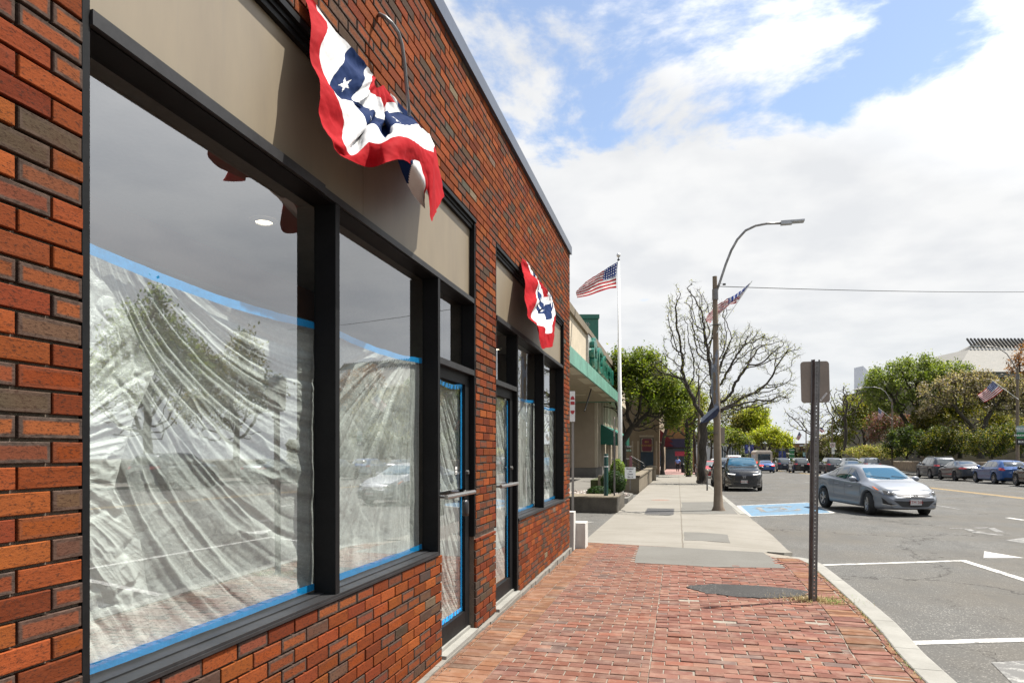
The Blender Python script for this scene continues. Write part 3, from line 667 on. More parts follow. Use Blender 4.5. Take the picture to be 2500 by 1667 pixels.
blob('concrete_patch', M_CONCD, [(.12, 19.1), (1.62, 19.4), (1.62, 25), (.14, 24.2)], g_, rough=.05, seed=5, th=.004)
blob('concrete_patch', M_CONCD, [(.11, 12.88), (.92, 12.92), (.98, 14.35), (.12, 14.3)], lambda x, y: cz(x, y), rough=.02, seed=8, th=.004)
# far brick walk
m = MB(); m.prism([(-1.66, 68.02), (1.83, 68.02), (1.83, 170), (-1.66, 170)], lambda x, y: gz(y)-.5, lambda x, y: gz(y)); tag(m.build('brick_walk', mat('far_paver_brick', (.30, .17, .15), .85, var=.3, vs=4)), kind='structure')
# covers
M_IRON = mat('cast_iron_cover', (.05, .048, .046), .7, .2, var=.2, vs=10, bump=.8, bs=90)
uc = empty('utility_cover', (-.5, 19.7, gz(19.7)+.006), 0, 'square dark iron utility cover set in the concrete sidewalk', 'utility cover')
m = MB()
for i in range(2):
    m.box((-.38+.385*i, -1.0, 0), (-.003+.385*i, 1.0, .008))
m.build('lid', M_IRON, uc); m = MB(); m.box((-.40, -1.02, -.006), (.40, 1.02, .003)); m.build('rim', M_STEEL if 0 else M_CONCD, uc)
pc = at_side(1300+612/1.96, 1150+138/1.96)
o = MB().lathe([(0, .006), (.30, .006), (.33, .003), (.33, -.01)], (0, 0, 0), 24).build('manhole_cover', mat('rusty_iron_cover', (.24, .15, .11), .8, var=.3, vs=8)); o.location = pc; tag(o, 'round rusty manhole cover in the concrete sidewalk beyond the square cover', 'manhole cover')
# driveway left of the walk
m = MB(); m.prism([(-14, 11.2), (-1.665, 12.15), (-1.665, 19.6), (-14, 21)], lambda x, y: gz(y)-.4, lambda x, y: gz(y)-.012+.0*x); tag(m.build('driveway', M_ASPH), kind='structure')
# ------------------------------------------------------------------ road markings
def mark(name, pts, mt=M_WHITEP, dz=.004, kind='structure', sub=6):
    m = MB(); n = len(pts)
    vs = [(x, y, rz(x, y)+dz) for x, y in pts]; m.add(vs, [list(range(n))]); return tag(m.build(name, mt), kind=kind)
def rline(a, b, wd, **k):
    a = Vector(a[:2]); b = Vector(b[:2]); d = (b-a).normalized(); p = Vector((-d.y, d.x))*wd/2; return mark('road_marking', [tuple(a-p), tuple(b-p), tuple(b+p), tuple(a+p)], **k)
RP = lambda x, y: at_road(1300+x/1.96, 1150+y/1.96)
A, B, Cc = RP(1392, 449), RP(2060, 428), RP(2352, 520)
rline(A, B, .11); d = (Vector(Cc[:2])-Vector(B[:2])).normalized(); rline(Vector(B[:2])-d*.05, Vector(Cc[:2])+d*3.0, .12, dz=.0055)
A, B = RP(1812, 822), RP(2352, 806); rline(A, Vector(B[:2])+(Vector(B[:2])-Vector(A[:2]))*1.6, .12)
mark('road_marking', [tuple(RP(*q)[:2]) for q in [(2195, 915), (2360, 1080), (2500, 1080), (2520, 900)]], M_WORN)
mark('road_marking', [tuple(RP(*q)[:2]) for q in [(2158, 415), (2162, 383), (2352, 415)]], M_WHITEP)
mark('road_marking', [tuple(RP(*q)[:2]) for q in [(2262, 330), (2352, 318), (2400, 338), (2352, 345)]], M_WORN)
rline(RP(2272, 222), RP(2352, 234), .14); rline(RP(2352, 234)+Vector((0, -2.0, 0))*0+Vector((.2, 0, 0)), RP(2500, 258), .14)
for a, b, c in [((1995, 272), (2080, 276), .05), ((2080, 276), (2130, 296), .06), ((2120, 272), (2190, 270), .08), ((2190, 270), (2240, 292), .07), ((2150, 296), (2240, 306), .08), ((2090, 286), (2160, 292), .08)]: rline(RP(*a), RP(*b), c*2.2, mt=M_WORN)
A, B = RP(1890, 80), RP(2352, 130)
ya0, ya1 = 30.0, 110.0; xc = B[0]
for k in (-.12, .12): rline((xc+k, 14), (xc+k, 110), .11, mt=M_YELLOWP)
# accessible bay
bl = [tuple(RP(*q)[:2]) for q in [(1040, 217), (1440, 200), (1325, 150), (985, 165)]]
m0 = mark('road_marking', bl, M_BLUEP)
bc = [Vector(p) for p in bl]
for a, b in zip(bc, bc[1:]+bc[:1]):
    rline(a, b, .12, dz=.0075)
cen = sum(bc, Vector((0, 0)))/4
def bil(s, t): return (bc[0].lerp(bc[1], s)).lerp(bc[3].lerp(bc[2], s), t)
for a, b in [((.22, .3), (.62, .3)), ((.22, .3), (.22, .72)), ((.22, .72), (.62, .72)), ((.62, .72), (.62, .62)), ((.42, .5), (.55, .45)), ((.34, .62), (.50, .62)), ((.50, .62), (.52, .40)), ((.38, .42), (.52, .40)), ((.62, .3), (.70, .42))]:
    rline(bil(*a), bil(*b), .16, dz=.008, mt=M_WORN)
# parking-bay ticks and lane dashes further off
for y in (28.8, 35.4, 42, 48.6): rline((2.0, y), (4.5, y), .11, mt=M_WORN)
for y in range(24, 110, 12): rline((8.6, y), (8.6, y+3), .12, mt=M_WORN)
rline((17.9, 20), (17.9, 110), .11, mt=M_WORN)
# crack filler-like long cracks in the near brick are joints; dry grass round the post
# ------------------------------------------------------------------ far side walk
strip('far_sidewalk', M_CONC, [21.2, 26.0], [-20, 0, 20, 60, 110, 170], lambda x, y: rz(21.2, y)+.13)
p = MB()
for k in range(30): q = curb_piece([(21.0, -20+6*k), (21.0, -14.03+6*k)], [(21.2, -20+6*k), (21.2, -14.03+6*k)], -(.17+.13-.12), -(.17+.13-.12)); p.add(q.v, q.f)
for i in range(len(p.v)): pass
tag(p.build('curb', M_GRAN), kind='structure')
# ================================================================== vehicles
def paint(name, col, metal=.3, rough=.32):
    t = NT(name); o = t.coord(); n = t.noise(o, 2.5, 4)
    t.P(color=t.mix(t.rng(n, .4, .7, 0, .12), (*col, 1), tuple(x*.75+.02 for x in col)), metal=metal, rough=rough, coat=.55, coatr=.06); return t.m
P_SILV = paint('silver_car_paint', (.16, .175, .20), .25, .5); P_BLK = paint('black_car_paint', (.008, .009, .011), .0, .25); P_BLUE = paint('blue_car_paint', (.018, .07, .22), .35)
P_GREY = paint('dark_grey_car_paint', (.045, .05, .06), .35); P_NAVY = paint('navy_car_paint', (.02, .03, .05), .3); P_RED = paint('red_car_paint', (.40, .02, .018), .1); P_WHT = paint('white_car_paint', (.68, .69, .69), 0); P_TEAL = paint('slate_car_paint', (.06, .085, .10), .4)
M_CG = NT('car_glass'); M_CG.P(color=(.012, .022, .026), rough=.03, coat=1, coatr=.01, ior=1.6); M_CG = M_CG.m
M_WS = NT('windscreen_glass'); M_WS.P(color=(.010, .07, .12), rough=.03, coat=.4, coatr=.01, ior=1.7); M_WS = M_WS.m  # blue of the reflected sky put into the base colour
M_TYRE = mat('tyre_rubber', (.018, .018, .018), .85, bump=.3, bs=60); M_RIM = mat('alloy_rim', (.45, .45, .46), .3, .85, var=.06); M_RIMD = mat('dark_alloy_rim', (.06, .06, .065), .35, .6)
M_TRIM = mat('black_car_trim', (.014, .014, .015), .5); M_CHR = mat('chrome_trim', (.55, .55, .56), .25, 1.0, var=.02)
M_TAIL = NT('tail_lamp_red'); M_TAIL.P(color=(.38, .012, .01), rough=.15, coat=1); M_TAIL = M_TAIL.m
M_BRK = NT('lit_brake_lamp'); M_BRK.P(color=(.6, .02, .01), rough=.2, emit=(1, .06, .03), es=1.6); M_BRK = M_BRK.m
M_HEAD = NT('headlamp_lens'); M_HEAD.P(color=(.11, .12, .135), rough=.06, coat=1); M_HEAD = M_HEAD.m
M_DRL = NT('daytime_running_lamp'); M_DRL.P(color=(.9, .9, .9), rough=.2, emit=(1, .93, .8), es=1.2); M_DRL = M_DRL.m
M_AMB = NT('amber_reflector'); M_AMB.P(color=(.55, .13, .02), rough=.2, coat=1); M_AMB = M_AMB.m
M_PLATE = mat('number_plate_white', (.62, .62, .60), .4, var=.03); M_PRED = mat('plate_red_lettering', (.38, .03, .03), .5)
SPEC = {
 'sedan': dict(L=4.53, W=1.775, r=.325, ax=(.95, 3.65),
   zr=[(0,.88),(.05,1.0),(.3,1.085),(.6,1.12),(.85,1.19),(1.3,1.36),(1.75,1.425),(2.2,1.435),(2.6,1.39),(2.95,1.24),(3.4,.995),(3.8,.93),(4.15,.83),(4.38,.72),(4.5,.60),(4.53,.52)],
   zb=[(0,.80),(.2,.95),(.8,1.02),(1.5,.985),(2.5,.93),(3.3,.90),(3.8,.83),(4.2,.71),(4.45,.57),(4.53,.48)],
   wr=[(0,.60),(.5,.60),(.9,.56),(1.4,.545),(2.2,.56),(2.75,.585),(3.4,.66),(4.0,.66),(4.4,.56),(4.53,.5)],
   ws=(2.72, 3.36), rg=(.72, 1.32), sw=[[(.98,1.08),(1.5,1.06),(2.2,1.0),(3.08,.965)], [(.98,1.10),(1.38,1.28),(2.1,1.345),(2.5,1.31),(3.08,.985)]], pil=[1.62, 2.35]),
 'suv': dict(L=4.6, W=1.86, r=.36, ax=(.95, 3.62),
   zr=[(0,.95),(.06,1.08),(.25,1.35),(.45,1.60),(.9,1.69),(2.0,1.71),(2.6,1.68),(2.9,1.54),(3.32,1.22),(3.7,1.18),(4.2,1.12),(4.46,1.03),(4.57,.88),(4.6,.72)],
   zb=[(0,.92),(.2,1.05),(1.5,1.08),(2.6,1.06),(3.3,1.08),(3.9,1.05),(4.3,.98),(4.5,.86),(4.6,.66)],
   wr=[(0,.66),(.3,.64),(1,.62),(2,.64),(2.6,.66),(3.3,.72),(4.0,.74),(4.5,.68),(4.6,.6)],
   ws=(2.52, 3.26), rg=(.12, .44), sw=[[(.55,1.16),(1.5,1.13),(2.9,1.11)], [(.62,1.5),(1.2,1.59),(2.3,1.59),(2.95,1.16)]], pil=[1.15, 2.0]),
 'hatch': dict(L=4.4, W=1.75, r=.33, ax=(.85, 3.5),
   zr=[(0,.88),(.05,1.0),(.25,1.22),(.5,1.40),(.9,1.46),(1.9,1.475),(2.3,1.44),(2.65,1.29),(3.15,1.03),(3.6,.97),(4.0,.88),(4.25,.77),(4.37,.64),(4.4,.54)],
   zb=[(0,.84),(.2,.98),(1.0,1.0),(2.5,.94),(3.2,.92),(3.7,.85),(4.1,.74),(4.3,.6),(4.4,.5)],
   wr=[(0,.60),(.4,.57),(1,.55),(2,.57),(2.5,.59),(3.2,.66),(3.9,.66),(4.3,.58),(4.4,.5)],
   ws=(2.42, 3.1), rg=(.13, .48), sw=[[(.7,1.07),(1.5,1.04),(2.85,.99)], [(.75,1.26),(1.1,1.36),(2.1,1.385),(2.9,1.02)]], pil=[1.35, 2.1]),
 'van': dict(L=5.7, W=2.0, r=.36, ax=(1.1, 4.5),
   zr=[(0,1.5),(.03,2.0),(.12,2.09),(1,2.14),(4.0,2.12),(4.4,2.02),(4.75,1.70),(5.05,1.35),(5.4,1.18),(5.62,1.0),(5.7,.7)],
   zb=[(0,1.1),(.1,1.2),(3,1.22),(4.5,1.2),(5.2,1.12),(5.5,1.0),(5.7,.62)],
   wr=[(0,.80),(.3,.82),(4.2,.80),(4.8,.80),(5.3,.82),(5.6,.76),(5.7,.7)],
   ws=(4.35, 4.95), rg=(0, 0), sw=[[(4.0,1.3),(4.7,1.28)], [(4.0,1.85),(4.35,1.84),(4.75,1.35)]], pil=[]),
}
def ip(tab, x): return float(np.interp(x, [a for a, _ in tab], [b for _, b in tab]))
def smooth_tab(tab, L_):
    xs = np.linspace(0, L_, 160); y = np.interp(xs, [a for a, _ in tab], [b for _, b in tab])
    k = np.array([1, 2, 3, 2, 1.])/9; yy = np.convolve(np.pad(y, 2, mode='edge'), k, 'valid'); yy = np.convolve(np.pad(yy, 2, mode='edge'), k, 'valid')
    return list(zip(xs, yy))
def catm(pts, sub):
    P = [np.array(p) for p in pts]; P = [2*P[0]-P[1]]+P+[2*P[-1]-P[-2]]; out_ = []
    for i in range(1, len(P)-2):
        for k in range(sub):
            t = k/sub; a, b, c, d = P[i-1], P[i], P[i+1], P[i+2]; T = .35
            m0 = (c-a)*T; m1 = (d-b)*T; t2, t3 = t*t, t**3
            out_.append((2*t3-3*t2+1)*b+(t3-2*t2+t)*m0+(-2*t3+3*t2)*c+(t3-t2)*m1)
    out_.append(P[-2]); return out_
def car(name, label, cat, kind, loc, heading, pt, group=None, detail=1, brake=False, rim=None, steer=0, pitch=0, plate=None, roof_rails=False, drl=False, glass=None, zscale=1):
    s = SPEC[kind]; L_, W_, r = s['L'], s['W'], s['r']; hw = W_/2
    root = empty(name, loc, heading, label, cat, group)
    ZR = smooth_tab(s['zr'], L_); ZB = smooth_tab(s['zb'], L_); WR = smooth_tab(s['wr'], L_)
    e = .16 if kind == 'van' else 1
    WT = [(0, hw*(.80 if e == 1 else .94)), (.12*e, hw*.90 if e == 1 else hw*.98), (.45, hw*.97), (.9, hw), (L_-.95, hw), (L_-.45, hw*.96), (L_-.16, hw*.86), (L_, hw*.70)]
    BT = [(0, .34), (.25, .24), (L_-.5, .20), (L_-.1, .22), (L_, .27)]
    xs = sorted(set([round(x, 4) for x in list(np.linspace(.25, L_-.3, 64))+list(np.linspace(0, .25, 7))+list(np.linspace(L_-.3, L_, 9))]))
    Rr = r+.055
    def bulge(x, y): 
        a = abs(y)/hw
        return (-.20*a**2.6*max(0, (x-(L_-.9))/.9)+.13*a**2.6*max(0, (.5-x)/.5))*(1 if kind != 'van' else .4)
    secs = []
    for x in xs:
        zb0 = ip(BT, x); 
        for ax in s['ax']:
            d = abs(x-ax)
            if d < Rr: zb0 = max(zb0, r+math.sqrt(Rr*Rr-d*d))
        w_ = ip(WT, x); zt = ip(ZR, x); zbel = min(ip(ZB, x), zt-.02); wr = min(ip(WR, x), w_*.93)
        flare = max([max(0, 1-abs(x-ax)/(Rr*1.6)) for ax in s['ax']])*.012
        h = zbel-zb0
        P = [(0, zb0), (w_*.84, zb0), (w_*.955+flare, zb0+min(.05, h*.12)), (w_*.975+flare*.8, zb0+h*.22), (w_*.965, zb0+h*.42), (w_*.995, zb0+h*.68), (w_*.985, zb0+h*.86), (w_*.945, zbel-.005), (w_*.915, zbel+.012 if zt-zbel > .1 else zbel+.006)]
        rail = zt-(.055 if zt-zbel > .2 else .022)
        P += [((w_*.915+wr)/2+.03*min(1, (zt-zbel)*2.5), (zbel+rail)/2), (wr, rail), (wr*.80, zt-.016), (wr*.4, zt-.004), (0, zt)]
        secs.append([(p[0], p[1]*zscale) for p in catm(P, 3)])
    m = MB(); n = len(secs[0])
    for x, sec in zip(xs, secs):
        for sg in (1, -1):
            for (y, z) in sec: m.v.append((x+bulge(x, y), y*sg, z))
    for i in range(len(xs)-1):
        for g in (0, 1):
            for j in range(n-1):
                a = (i*2+g)*n+j; b = ((i+1)*2+g)*n+j
                m.f.append([a, b, b+1, a+1] if g == 0 else [a, a+1, b+1, b])
    for i, rev in ((0, False), (len(xs)-1, True)):     # grid caps
        sec = secs[i]; x = xs[i]; K = 6; o = len(m.v)
        for (y, z) in sec:
            for k in range(-K, K+1): yy = y*k/K; m.v.append((x+bulge(x, yy)+(0), yy, z))
        for j in range(n-1):
            for k in range(2*K): a = o+j*(2*K+1)+k; f = [a, a+1, a+2*K+2, a+2*K+1]; m.f.append(f[::-1] if rev else f)
    m.v = [(x-L_/2, y, z) for x, y, z in m.v]
    body = m.build('body', pt, root); bm = bmesh.new(); bm.from_mesh(body.data); bmesh.ops.remove_doubles(bm, verts=bm.verts, dist=.0008); bmesh.ops.recalc_face_normals(bm, faces=bm.faces)
    bvh = BVHTree.FromBMesh(bm); bm.to_mesh(body.data); bm.free(); autosmooth(body, 38)
    def decal(nm, lo, hi, mode, mt, off=.006, parent=None, nu=14, nv=6, side=1):
        # ruled patch between two polylines, projected on the body
        def rs(pl, t):
            pl = [Vector(p) for p in pl]; ls = [0]
            for a, b in zip(pl, pl[1:]): ls.append(ls[-1]+(b-a).length)
            q = t*ls[-1]
            for k in range(len(pl)-1):
                if q <= ls[k+1]+1e-9: return pl[k].lerp(pl[k+1], (q-ls[k])/max(1e-9, ls[k+1]-ls[k]))
            return pl[-1]
        d = MB(); ok = []
        for iv in range(nv+1):
            for iu in range(nu+1):
                p = rs(lo, iu/nu).lerp(rs(hi, iu/nu), iv/nv)
                if mode == 'side': o_, dr = Vector((p.x-L_/2, 3*side, p.y*zscale)), Vector((0, -side, 0))
                elif mode == 'top': o_, dr = Vector((p.x-L_/2, p.y, 5)), Vector((0, 0, -1))
                elif mode == 'front': o_, dr = Vector((5, p.x, p.y*zscale)), Vector((-1, 0, 0))
                else: o_, dr = Vector((-5, p.x, p.y*zscale)), Vector((1, 0, 0))
                h = bvh.ray_cast(o_, dr)
                if h[0] is None: d.v.append((0, 0, 0)); ok.append(False)
                else:
                    nn = h[1] if h[1].dot(dr) < 0 else -h[1]; d.v.append(tuple(h[0]+nn*off)); ok.append(True)
        for iv in range(nv):
            for iu in range(nu):
                a = iv*(nu+1)+iu; q = [a, a+1, a+nu+2, a+nu+1]
                if all(ok[k] for k in q): d.f.append(q)
        if not d.f: return None
        o = d.build(nm, mt, parent or root, True); return o
    GL = glass or M_CG
    a, b = s['ws']; f1 = ip(WR, a)*.86; f2 = ip(WR, b)*.98
    wsd = decal('windscreen', [(b-.12, -f2), (b, -f2*.5), (b+.02, 0), (b, f2*.5), (b-.12, f2)], [(a-.02, -f1), (a, -f1*.5), (a+.01, 0), (a, f1*.5), (a-.02, f1)], 'top', M_WS if detail > 1 else GL, .006)
    if detail > 1:
        for y0 in (-.30, .32):
            w2 = MB(); w2.tube([(b-.02-L_/2, y0+.28, ip(ZR, b)+.03), (b-.10-L_/2, y0-.26, ip(ZR, b-.1)+.035)], .009, 6); w2.build('wiper', M_TRIM, root)
    a, b = s['rg']
    if b: f1 = ip(WR, a)*.92; f2 = ip(WR, b)*.86; decal('rear_window', [(a+.04, -f1), (a, 0), (a+.04, f1)], [(b, -f2), (b-.02, 0), (b, f2)], 'top' if kind in ('sedan',) else 'top', GL)
    for sd_ in (1, -1):
        lo, hi = s['sw']; xs0, xs1 = lo[0][0], lo[-1][0]; ed = [xs0]+[p for p in s['pil']]+[xs1]
        def cut(pl, u0, u1): return [(u0, ip(pl, u0))]+[p for p in pl if u0 < p[0] < u1]+[(u1, ip(pl, u1))]
        for k in range(len(ed)-1):
            u0, u1 = ed[k]+(.0 if k == 0 else .03), ed[k+1]-(.0 if k == len(ed)-2 else .03)
            decal('side_window', cut(lo, u0, u1), cut(hi, u0, u1), 'side', GL, .006, side=sd_)
        zb_, zt_ = .30, .93
        if detail:
            for u in ([1.0+.65, 2.35, 3.25] if kind == 'sedan' else [1.3, 2.0, 3.0]):
                decal('door_seam', [(u, .50), (u+.0, .6), (u+.02, ip(ZB, u)-.04)], [(u+.011, .50), (u+.011, .6), (u+.031, ip(ZB, u)-.04)], 'side', M_TRIM, .002, nu=10, nv=1, side=sd_)
            for u in ([1.80, 2.62] if kind == 'sedan' else [1.42, 2.25]):
                mm = MB(); zh = ip(ZB, u)-.13; h = bvh.ray_cast(Vector((u+.1-L_/2, 3*sd_, zh*zscale)), Vector((0, -sd_, 0)))
                if h[0]:
                    y = h[0].y; mm.tube([(u-L_/2, y, zh), (u+.04-L_/2, y+.022*sd_, zh), (u+.17-L_/2, y+.022*sd_, zh), (u+.21-L_/2, y, zh)], [.008, .013, .013, .008], 6); mm.build('door_handle', pt, root, True)
        # mirror
        mx = s['sw'][0][-1][0]-.12; mz = ip(ZB, mx)+.10
        mr = MB(); mr.lathe([(0, -.045), (.07, -.04), (.105, -.01), (.10, .03), (.06, .055), (0, .06)], (0, 0, 0), 12, 'X'); o = mr.build('mirror', pt if detail < 3 else pt, root, True); o.location = (mx-L_/2, sd_*(hw*1.06), mz*zscale); o.scale = (1.1, 1.15, .78)
        st_ = MB(); st_.bar((mx-L_/2, sd_*hw*.90, (mz-.05)*zscale), (mx-L_/2, sd_*hw*1.0, (mz-.03)*zscale), .06, .04); st_.build('mirror_arm', M_TRIM, root)
    # lamps, grille, bumpers
    H0 = ip(ZB, L_-.15)
    for sd_ in (1, -1):
        if kind == 'sedan':
            decal('headlight', [(sd_*.46, .625), (sd_*.60, .585), (sd_*.72, .60), (sd_*.82, .68)], [(sd_*.46, .665), (sd_*.60, .73), (sd_*.72, .79), (sd_*.825, .85)], 'front', M_HEAD if detail else M_HEAD, .004)
            if detail > 1:
                decal('headlight_bezel', [(sd_*.50, .63), (sd_*.60, .61), (sd_*.72, .63)], [(sd_*.50, .655), (sd_*.60, .70), (sd_*.70, .745)], 'front', M_TRIM, .008)
                pr = MB().lathe([(0, .0), (.045, .004), (.052, .02), (.04, .03), (0, .034)], (0, 0, 0), 16, 'X'); hh = bvh.ray_cast(Vector((5, sd_*.62, .66)), Vector((-1, 0, 0))); po = pr.build('headlight_projector', M_CHR, root, True); po.location = hh[0]-Vector((.012, 0, 0))
                decal('indicator', [(sd_*.765, .73), (sd_*.80, .75)], [(sd_*.775, .82), (sd_*.805, .835)], 'front', M_AMB, .008)
                decal('fog_lamp_recess', [(sd_*.50, .36), (sd_*.62, .34), (sd_*.74, .37)], [(sd_*.56, .375), (sd_*.66, .40), (sd_*.775, .55)], 'front', M_TRIM, .004)
                decal('fog_lamp_trim', [(sd_*.47, .345), (sd_*.62, .325), (sd_*.76, .36)], [(sd_*.49, .36), (sd_*.62, .343), (sd_*.745, .375)], 'front', M_CHR, .008)
        elif kind == 'suv':
            decal('headlight', [(sd_*.38, .86), (sd_*.6, .88), (sd_*.80, .92)], [(sd_*.38, .90), (sd_*.6, .95), (sd_*.80, 1.0)], 'front', M_HEAD, .004)
            if drl: decal('headlight_strip', [(sd_*.42, .85), (sd_*.6, .86), (sd_*.76, .885)], [(sd_*.42, .875), (sd_*.6, .89), (sd_*.76, .915)], 'front', M_DRL, .01)
            if drl: decal('bumper_trim', [(sd_*.60, .36), (sd_*.72, .38), (sd_*.80, .40)], [(sd_*.60, .385), (sd_*.72, .41), (sd_*.80, .43)], 'front', M_CHR, .006)
        else:
            decal('headlight', [(sd_*.5, .70), (sd_*.76, .72)], [(sd_*.52, .80), (sd_*.76, .86)], 'front', M_HEAD, .004)
        tm = M_BRK if brake else M_TAIL
        if kind == 'sedan': decal('tail_light', [(sd_*.40, .86), (sd_*.62, .82), (sd_*.80, .84)], [(sd_*.40, .92), (sd_*.62, .95), (sd_*.78, .95)], 'rear', tm, .006)
        elif kind == 'suv': decal('tail_light', [(sd_*.50, .98), (sd_*.64, .97), (sd_*.80, .98)], [(sd_*.50, 1.05), (sd_*.64, 1.10), (sd_*.78, 1.12)], 'rear', tm, .006)
        elif kind == 'van': decal('tail_light', [(sd_*.84, .80), (sd_*.93, .80)], [(sd_*.84, 1.08), (sd_*.93, 1.08)], 'rear', tm, .006)
        else: decal('tail_light', [(sd_*.55, .84), (sd_*.66, .83), (sd_*.79, .84)], [(sd_*.55, .90), (sd_*.66, .99), (sd_*.76, 1.0)], 'rear', tm, .006)
        if kind in ('sedan', 'suv', 'hatch'):
            zq = {'sedan': .90, 'suv': 1.05, 'hatch': .93}[kind]; decal('tail_light', [(.06, zq-.05), (.34, zq-.04)], [(.10, zq+.04), (.34, zq+.03)], 'side', tm, .006, side=sd_)
            zq = {'sedan': .73, 'suv': .89, 'hatch': .78}[kind]; decal('headlight', [(L_-.42, zq-.02), (L_-.22, zq-.06)], [(L_-.5, zq+.06), (L_-.24, zq+.03)], 'side', M_HEAD, .005, side=sd_)
    if kind == 'sedan':
        decal('grille', [(-.45, .585), (-.25, .56), (0, .55), (.25, .56), (.45, .585)], [(-.48, .65), (-.25, .645), (0, .64), (.25, .645), (.48, .65)], 'front', M_TRIM, .004)
        if detail > 1:
            decal('grille_bar', [(-.44, .607), (-.2, .590), (0, .583), (.2, .590), (.44, .607)], [(-.45, .618), (-.2, .603), (0, .597), (.2, .603), (.45, .618)], 'front', M_CHR, .009, nv=2)
            badge = MB(); hh = bvh.ray_cast(Vector((5, 0, .60)), Vector((-1, 0, 0)))
            pts = [(0, .085*math.cos(t_*math.pi/12), .042*math.sin(t_*math.pi/12)) for t_ in range(25)]; badge.tube(pts, .007, 6, False); badge.bar((0, -.045, -.022), (0, -.02, .028), .010); badge.bar((0, .045, .022), (0, .02, -.028), .010); badge.bar((0, -.03, .004), (0, .03, -.004), .010)
            bo = badge.build('emblem', M_CHR, root); bo.location = hh[0]+Vector((.012, 0, .0))
        decal('lower_grille', [(-.36, .30), (0, .285), (.36, .30)], [(-.56, .47), (0, .45), (.56, .47)], 'front', M_TRIM, .005)
    else:
        decal('grille', [(-.46, .56), (0, .54), (.46, .56)], [(-.40, .80), (0, .82), (.40, .80)], 'front', M_TRIM, .004)
        decal('lower_grille', [(-.5, .36), (.5, .36)], [(-.5, .46), (.5, .46)], 'front', M_TRIM, .004)
        if drl:
            bd = MB(); hh = bvh.ray_cast(Vector((5, 0, .74)), Vector((-1, 0, 0)))
            for q in [((0, -.045, -.045), (0, -.055, .045)), ((0, .045, -.045), (0, .055, .045)), ((0, -.045, 0), (0, .045, 0))]: bd.bar(q[0], q[1], .012)
            bd.tube([(0, -.06, -.06), (0, .06, -.06), (0, .075, .06), (0, -.075, .06), (0, -.06, -.06)], .006, 5)
            bo = bd.build('emblem', M_CHR, root); bo.location = hh[0]+Vector((.01, 0, 0))
    zp = .42 if kind == 'sedan' else .50
    if detail > 1 or plate:
        hh = bvh.ray_cast(Vector((5, 0, zp)), Vector((-1, 0, 0))); pm = MB().box((-.004, -.155, -.076), (.004, .155, .076)); po = pm.build('number_plate', M_PLATE, root); po.location = hh[0]+Vector((.022, 0, .01))
        if plate: text_obj(plate, .115, M_PRED, 'plate_lettering', po, (.0055, 0, -.002), (R(90), 0, R(90)), .001, sx=.9)
    zq = {'sedan': .80, 'suv': .88, 'hatch': .74, 'van': .72}[kind]
    hh = bvh.ray_cast(Vector((-5, 0, zq*zscale)), Vector((1, 0, 0)))
    if hh[0]:
        po = MB().box((-.004, -.155, -.076), (.004, .155, .076)).build('number_plate', M_PLATE, root); po.location = hh[0]-Vector((.012, 0, 0))
    decal('bumper_insert', [(-.6, .33), (.6, .33)], [(-.62, .42), (.62, .42)], 'rear', M_TRIM, .004)
    if roof_rails:
        for sd_ in (1, -1):
            t_ = MB(); y = sd_*(ip(WR, 1.5)*.93); t_.tube([(x-L_/2, y, ip(ZR, x)+.0+(.03 if 0 < k < 4 else -.02)) for k, x in enumerate([.65, .8, 1.5, 2.2, 2.4])], .013, 6); t_.build('roof_rail', M_CHR, root, True)
    # wheels
    RM = rim or M_RIM
    for ix, ax in enumerate(s['ax']):
        for sd_ in (1, -1):
            t_ = MB(); wd = .10; t_.lathe([(r*.62, -wd), (r*.93, -wd), (r*.985, -wd*.8), (r, -wd*.45), (r, wd*.45), (r*.985, wd*.8), (r*.93, wd), (r*.62, wd), (r*.60, wd*.6), (r*.60, -wd*.6), (r*.62, -wd)], (0, 0, 0), 28, 'Y')
            wo = t_.build('wheel', M_TYRE, root, True); wo.location = (ax-L_/2, sd_*(hw-.115), r); wo.rotation_euler = (0, 0, steer if ix == 1 else 0)
            q = MB(); yf = sd_*.085; q.lathe([(r*.63, sd_*.098), (r*.60, sd_*.09), (r*.57, sd_*.045)], (0, 0, 0), 28, 'Y')
            ns = 5 if detail < 2 else 5
            for k in range(ns):
                a = 2*math.pi*k/ns+.3
                for da in (-.17, .17):
                    q.bar((math.cos(a+da*.4)*r*.10, yf*.8, math.sin(a+da*.4)*r*.10), (math.cos(a+da)*r*.60, yf, math.sin(a+da)*r*.60), .028, .028)
            q.lathe([(0, sd_*.088), (r*.16, sd_*.085), (r*.17, sd_*.06)], (0, 0, 0), 14, 'Y')
            q.build('rim', RM, wo); q = MB().lathe([(0, sd_*.03), (r*.58, sd_*.03)], (0, 0, 0), 24, 'Y'); q.build('brake_disc', M_RIMD, wo)
    u = MB().box((.45-L_/2, -hw+.26, .22), (L_/2-.4, hw-.26, .62)); u.build('underbody_light_block', M_TRIM, root)  # plain dark box added under the body to block light between the wheels
    if pitch: root.rotation_euler = (0, pitch, heading)
    return root, bvh
def on_road(x, y): return (x, y, rz(x, y)+.004)
h = Vector((.25, -.97)); 
sc_, _b = car('parked_sedan', 'silver sedan turning in the street, front wheels steered, right of the perforated sign post', 'car', 'sedan', on_road(5.78, 22.9), math.atan2(h.y, h.x), P_SILV, None, 3, steer=R(-14), plate='2TM 260')
sc_.name = 'silver_sedan'
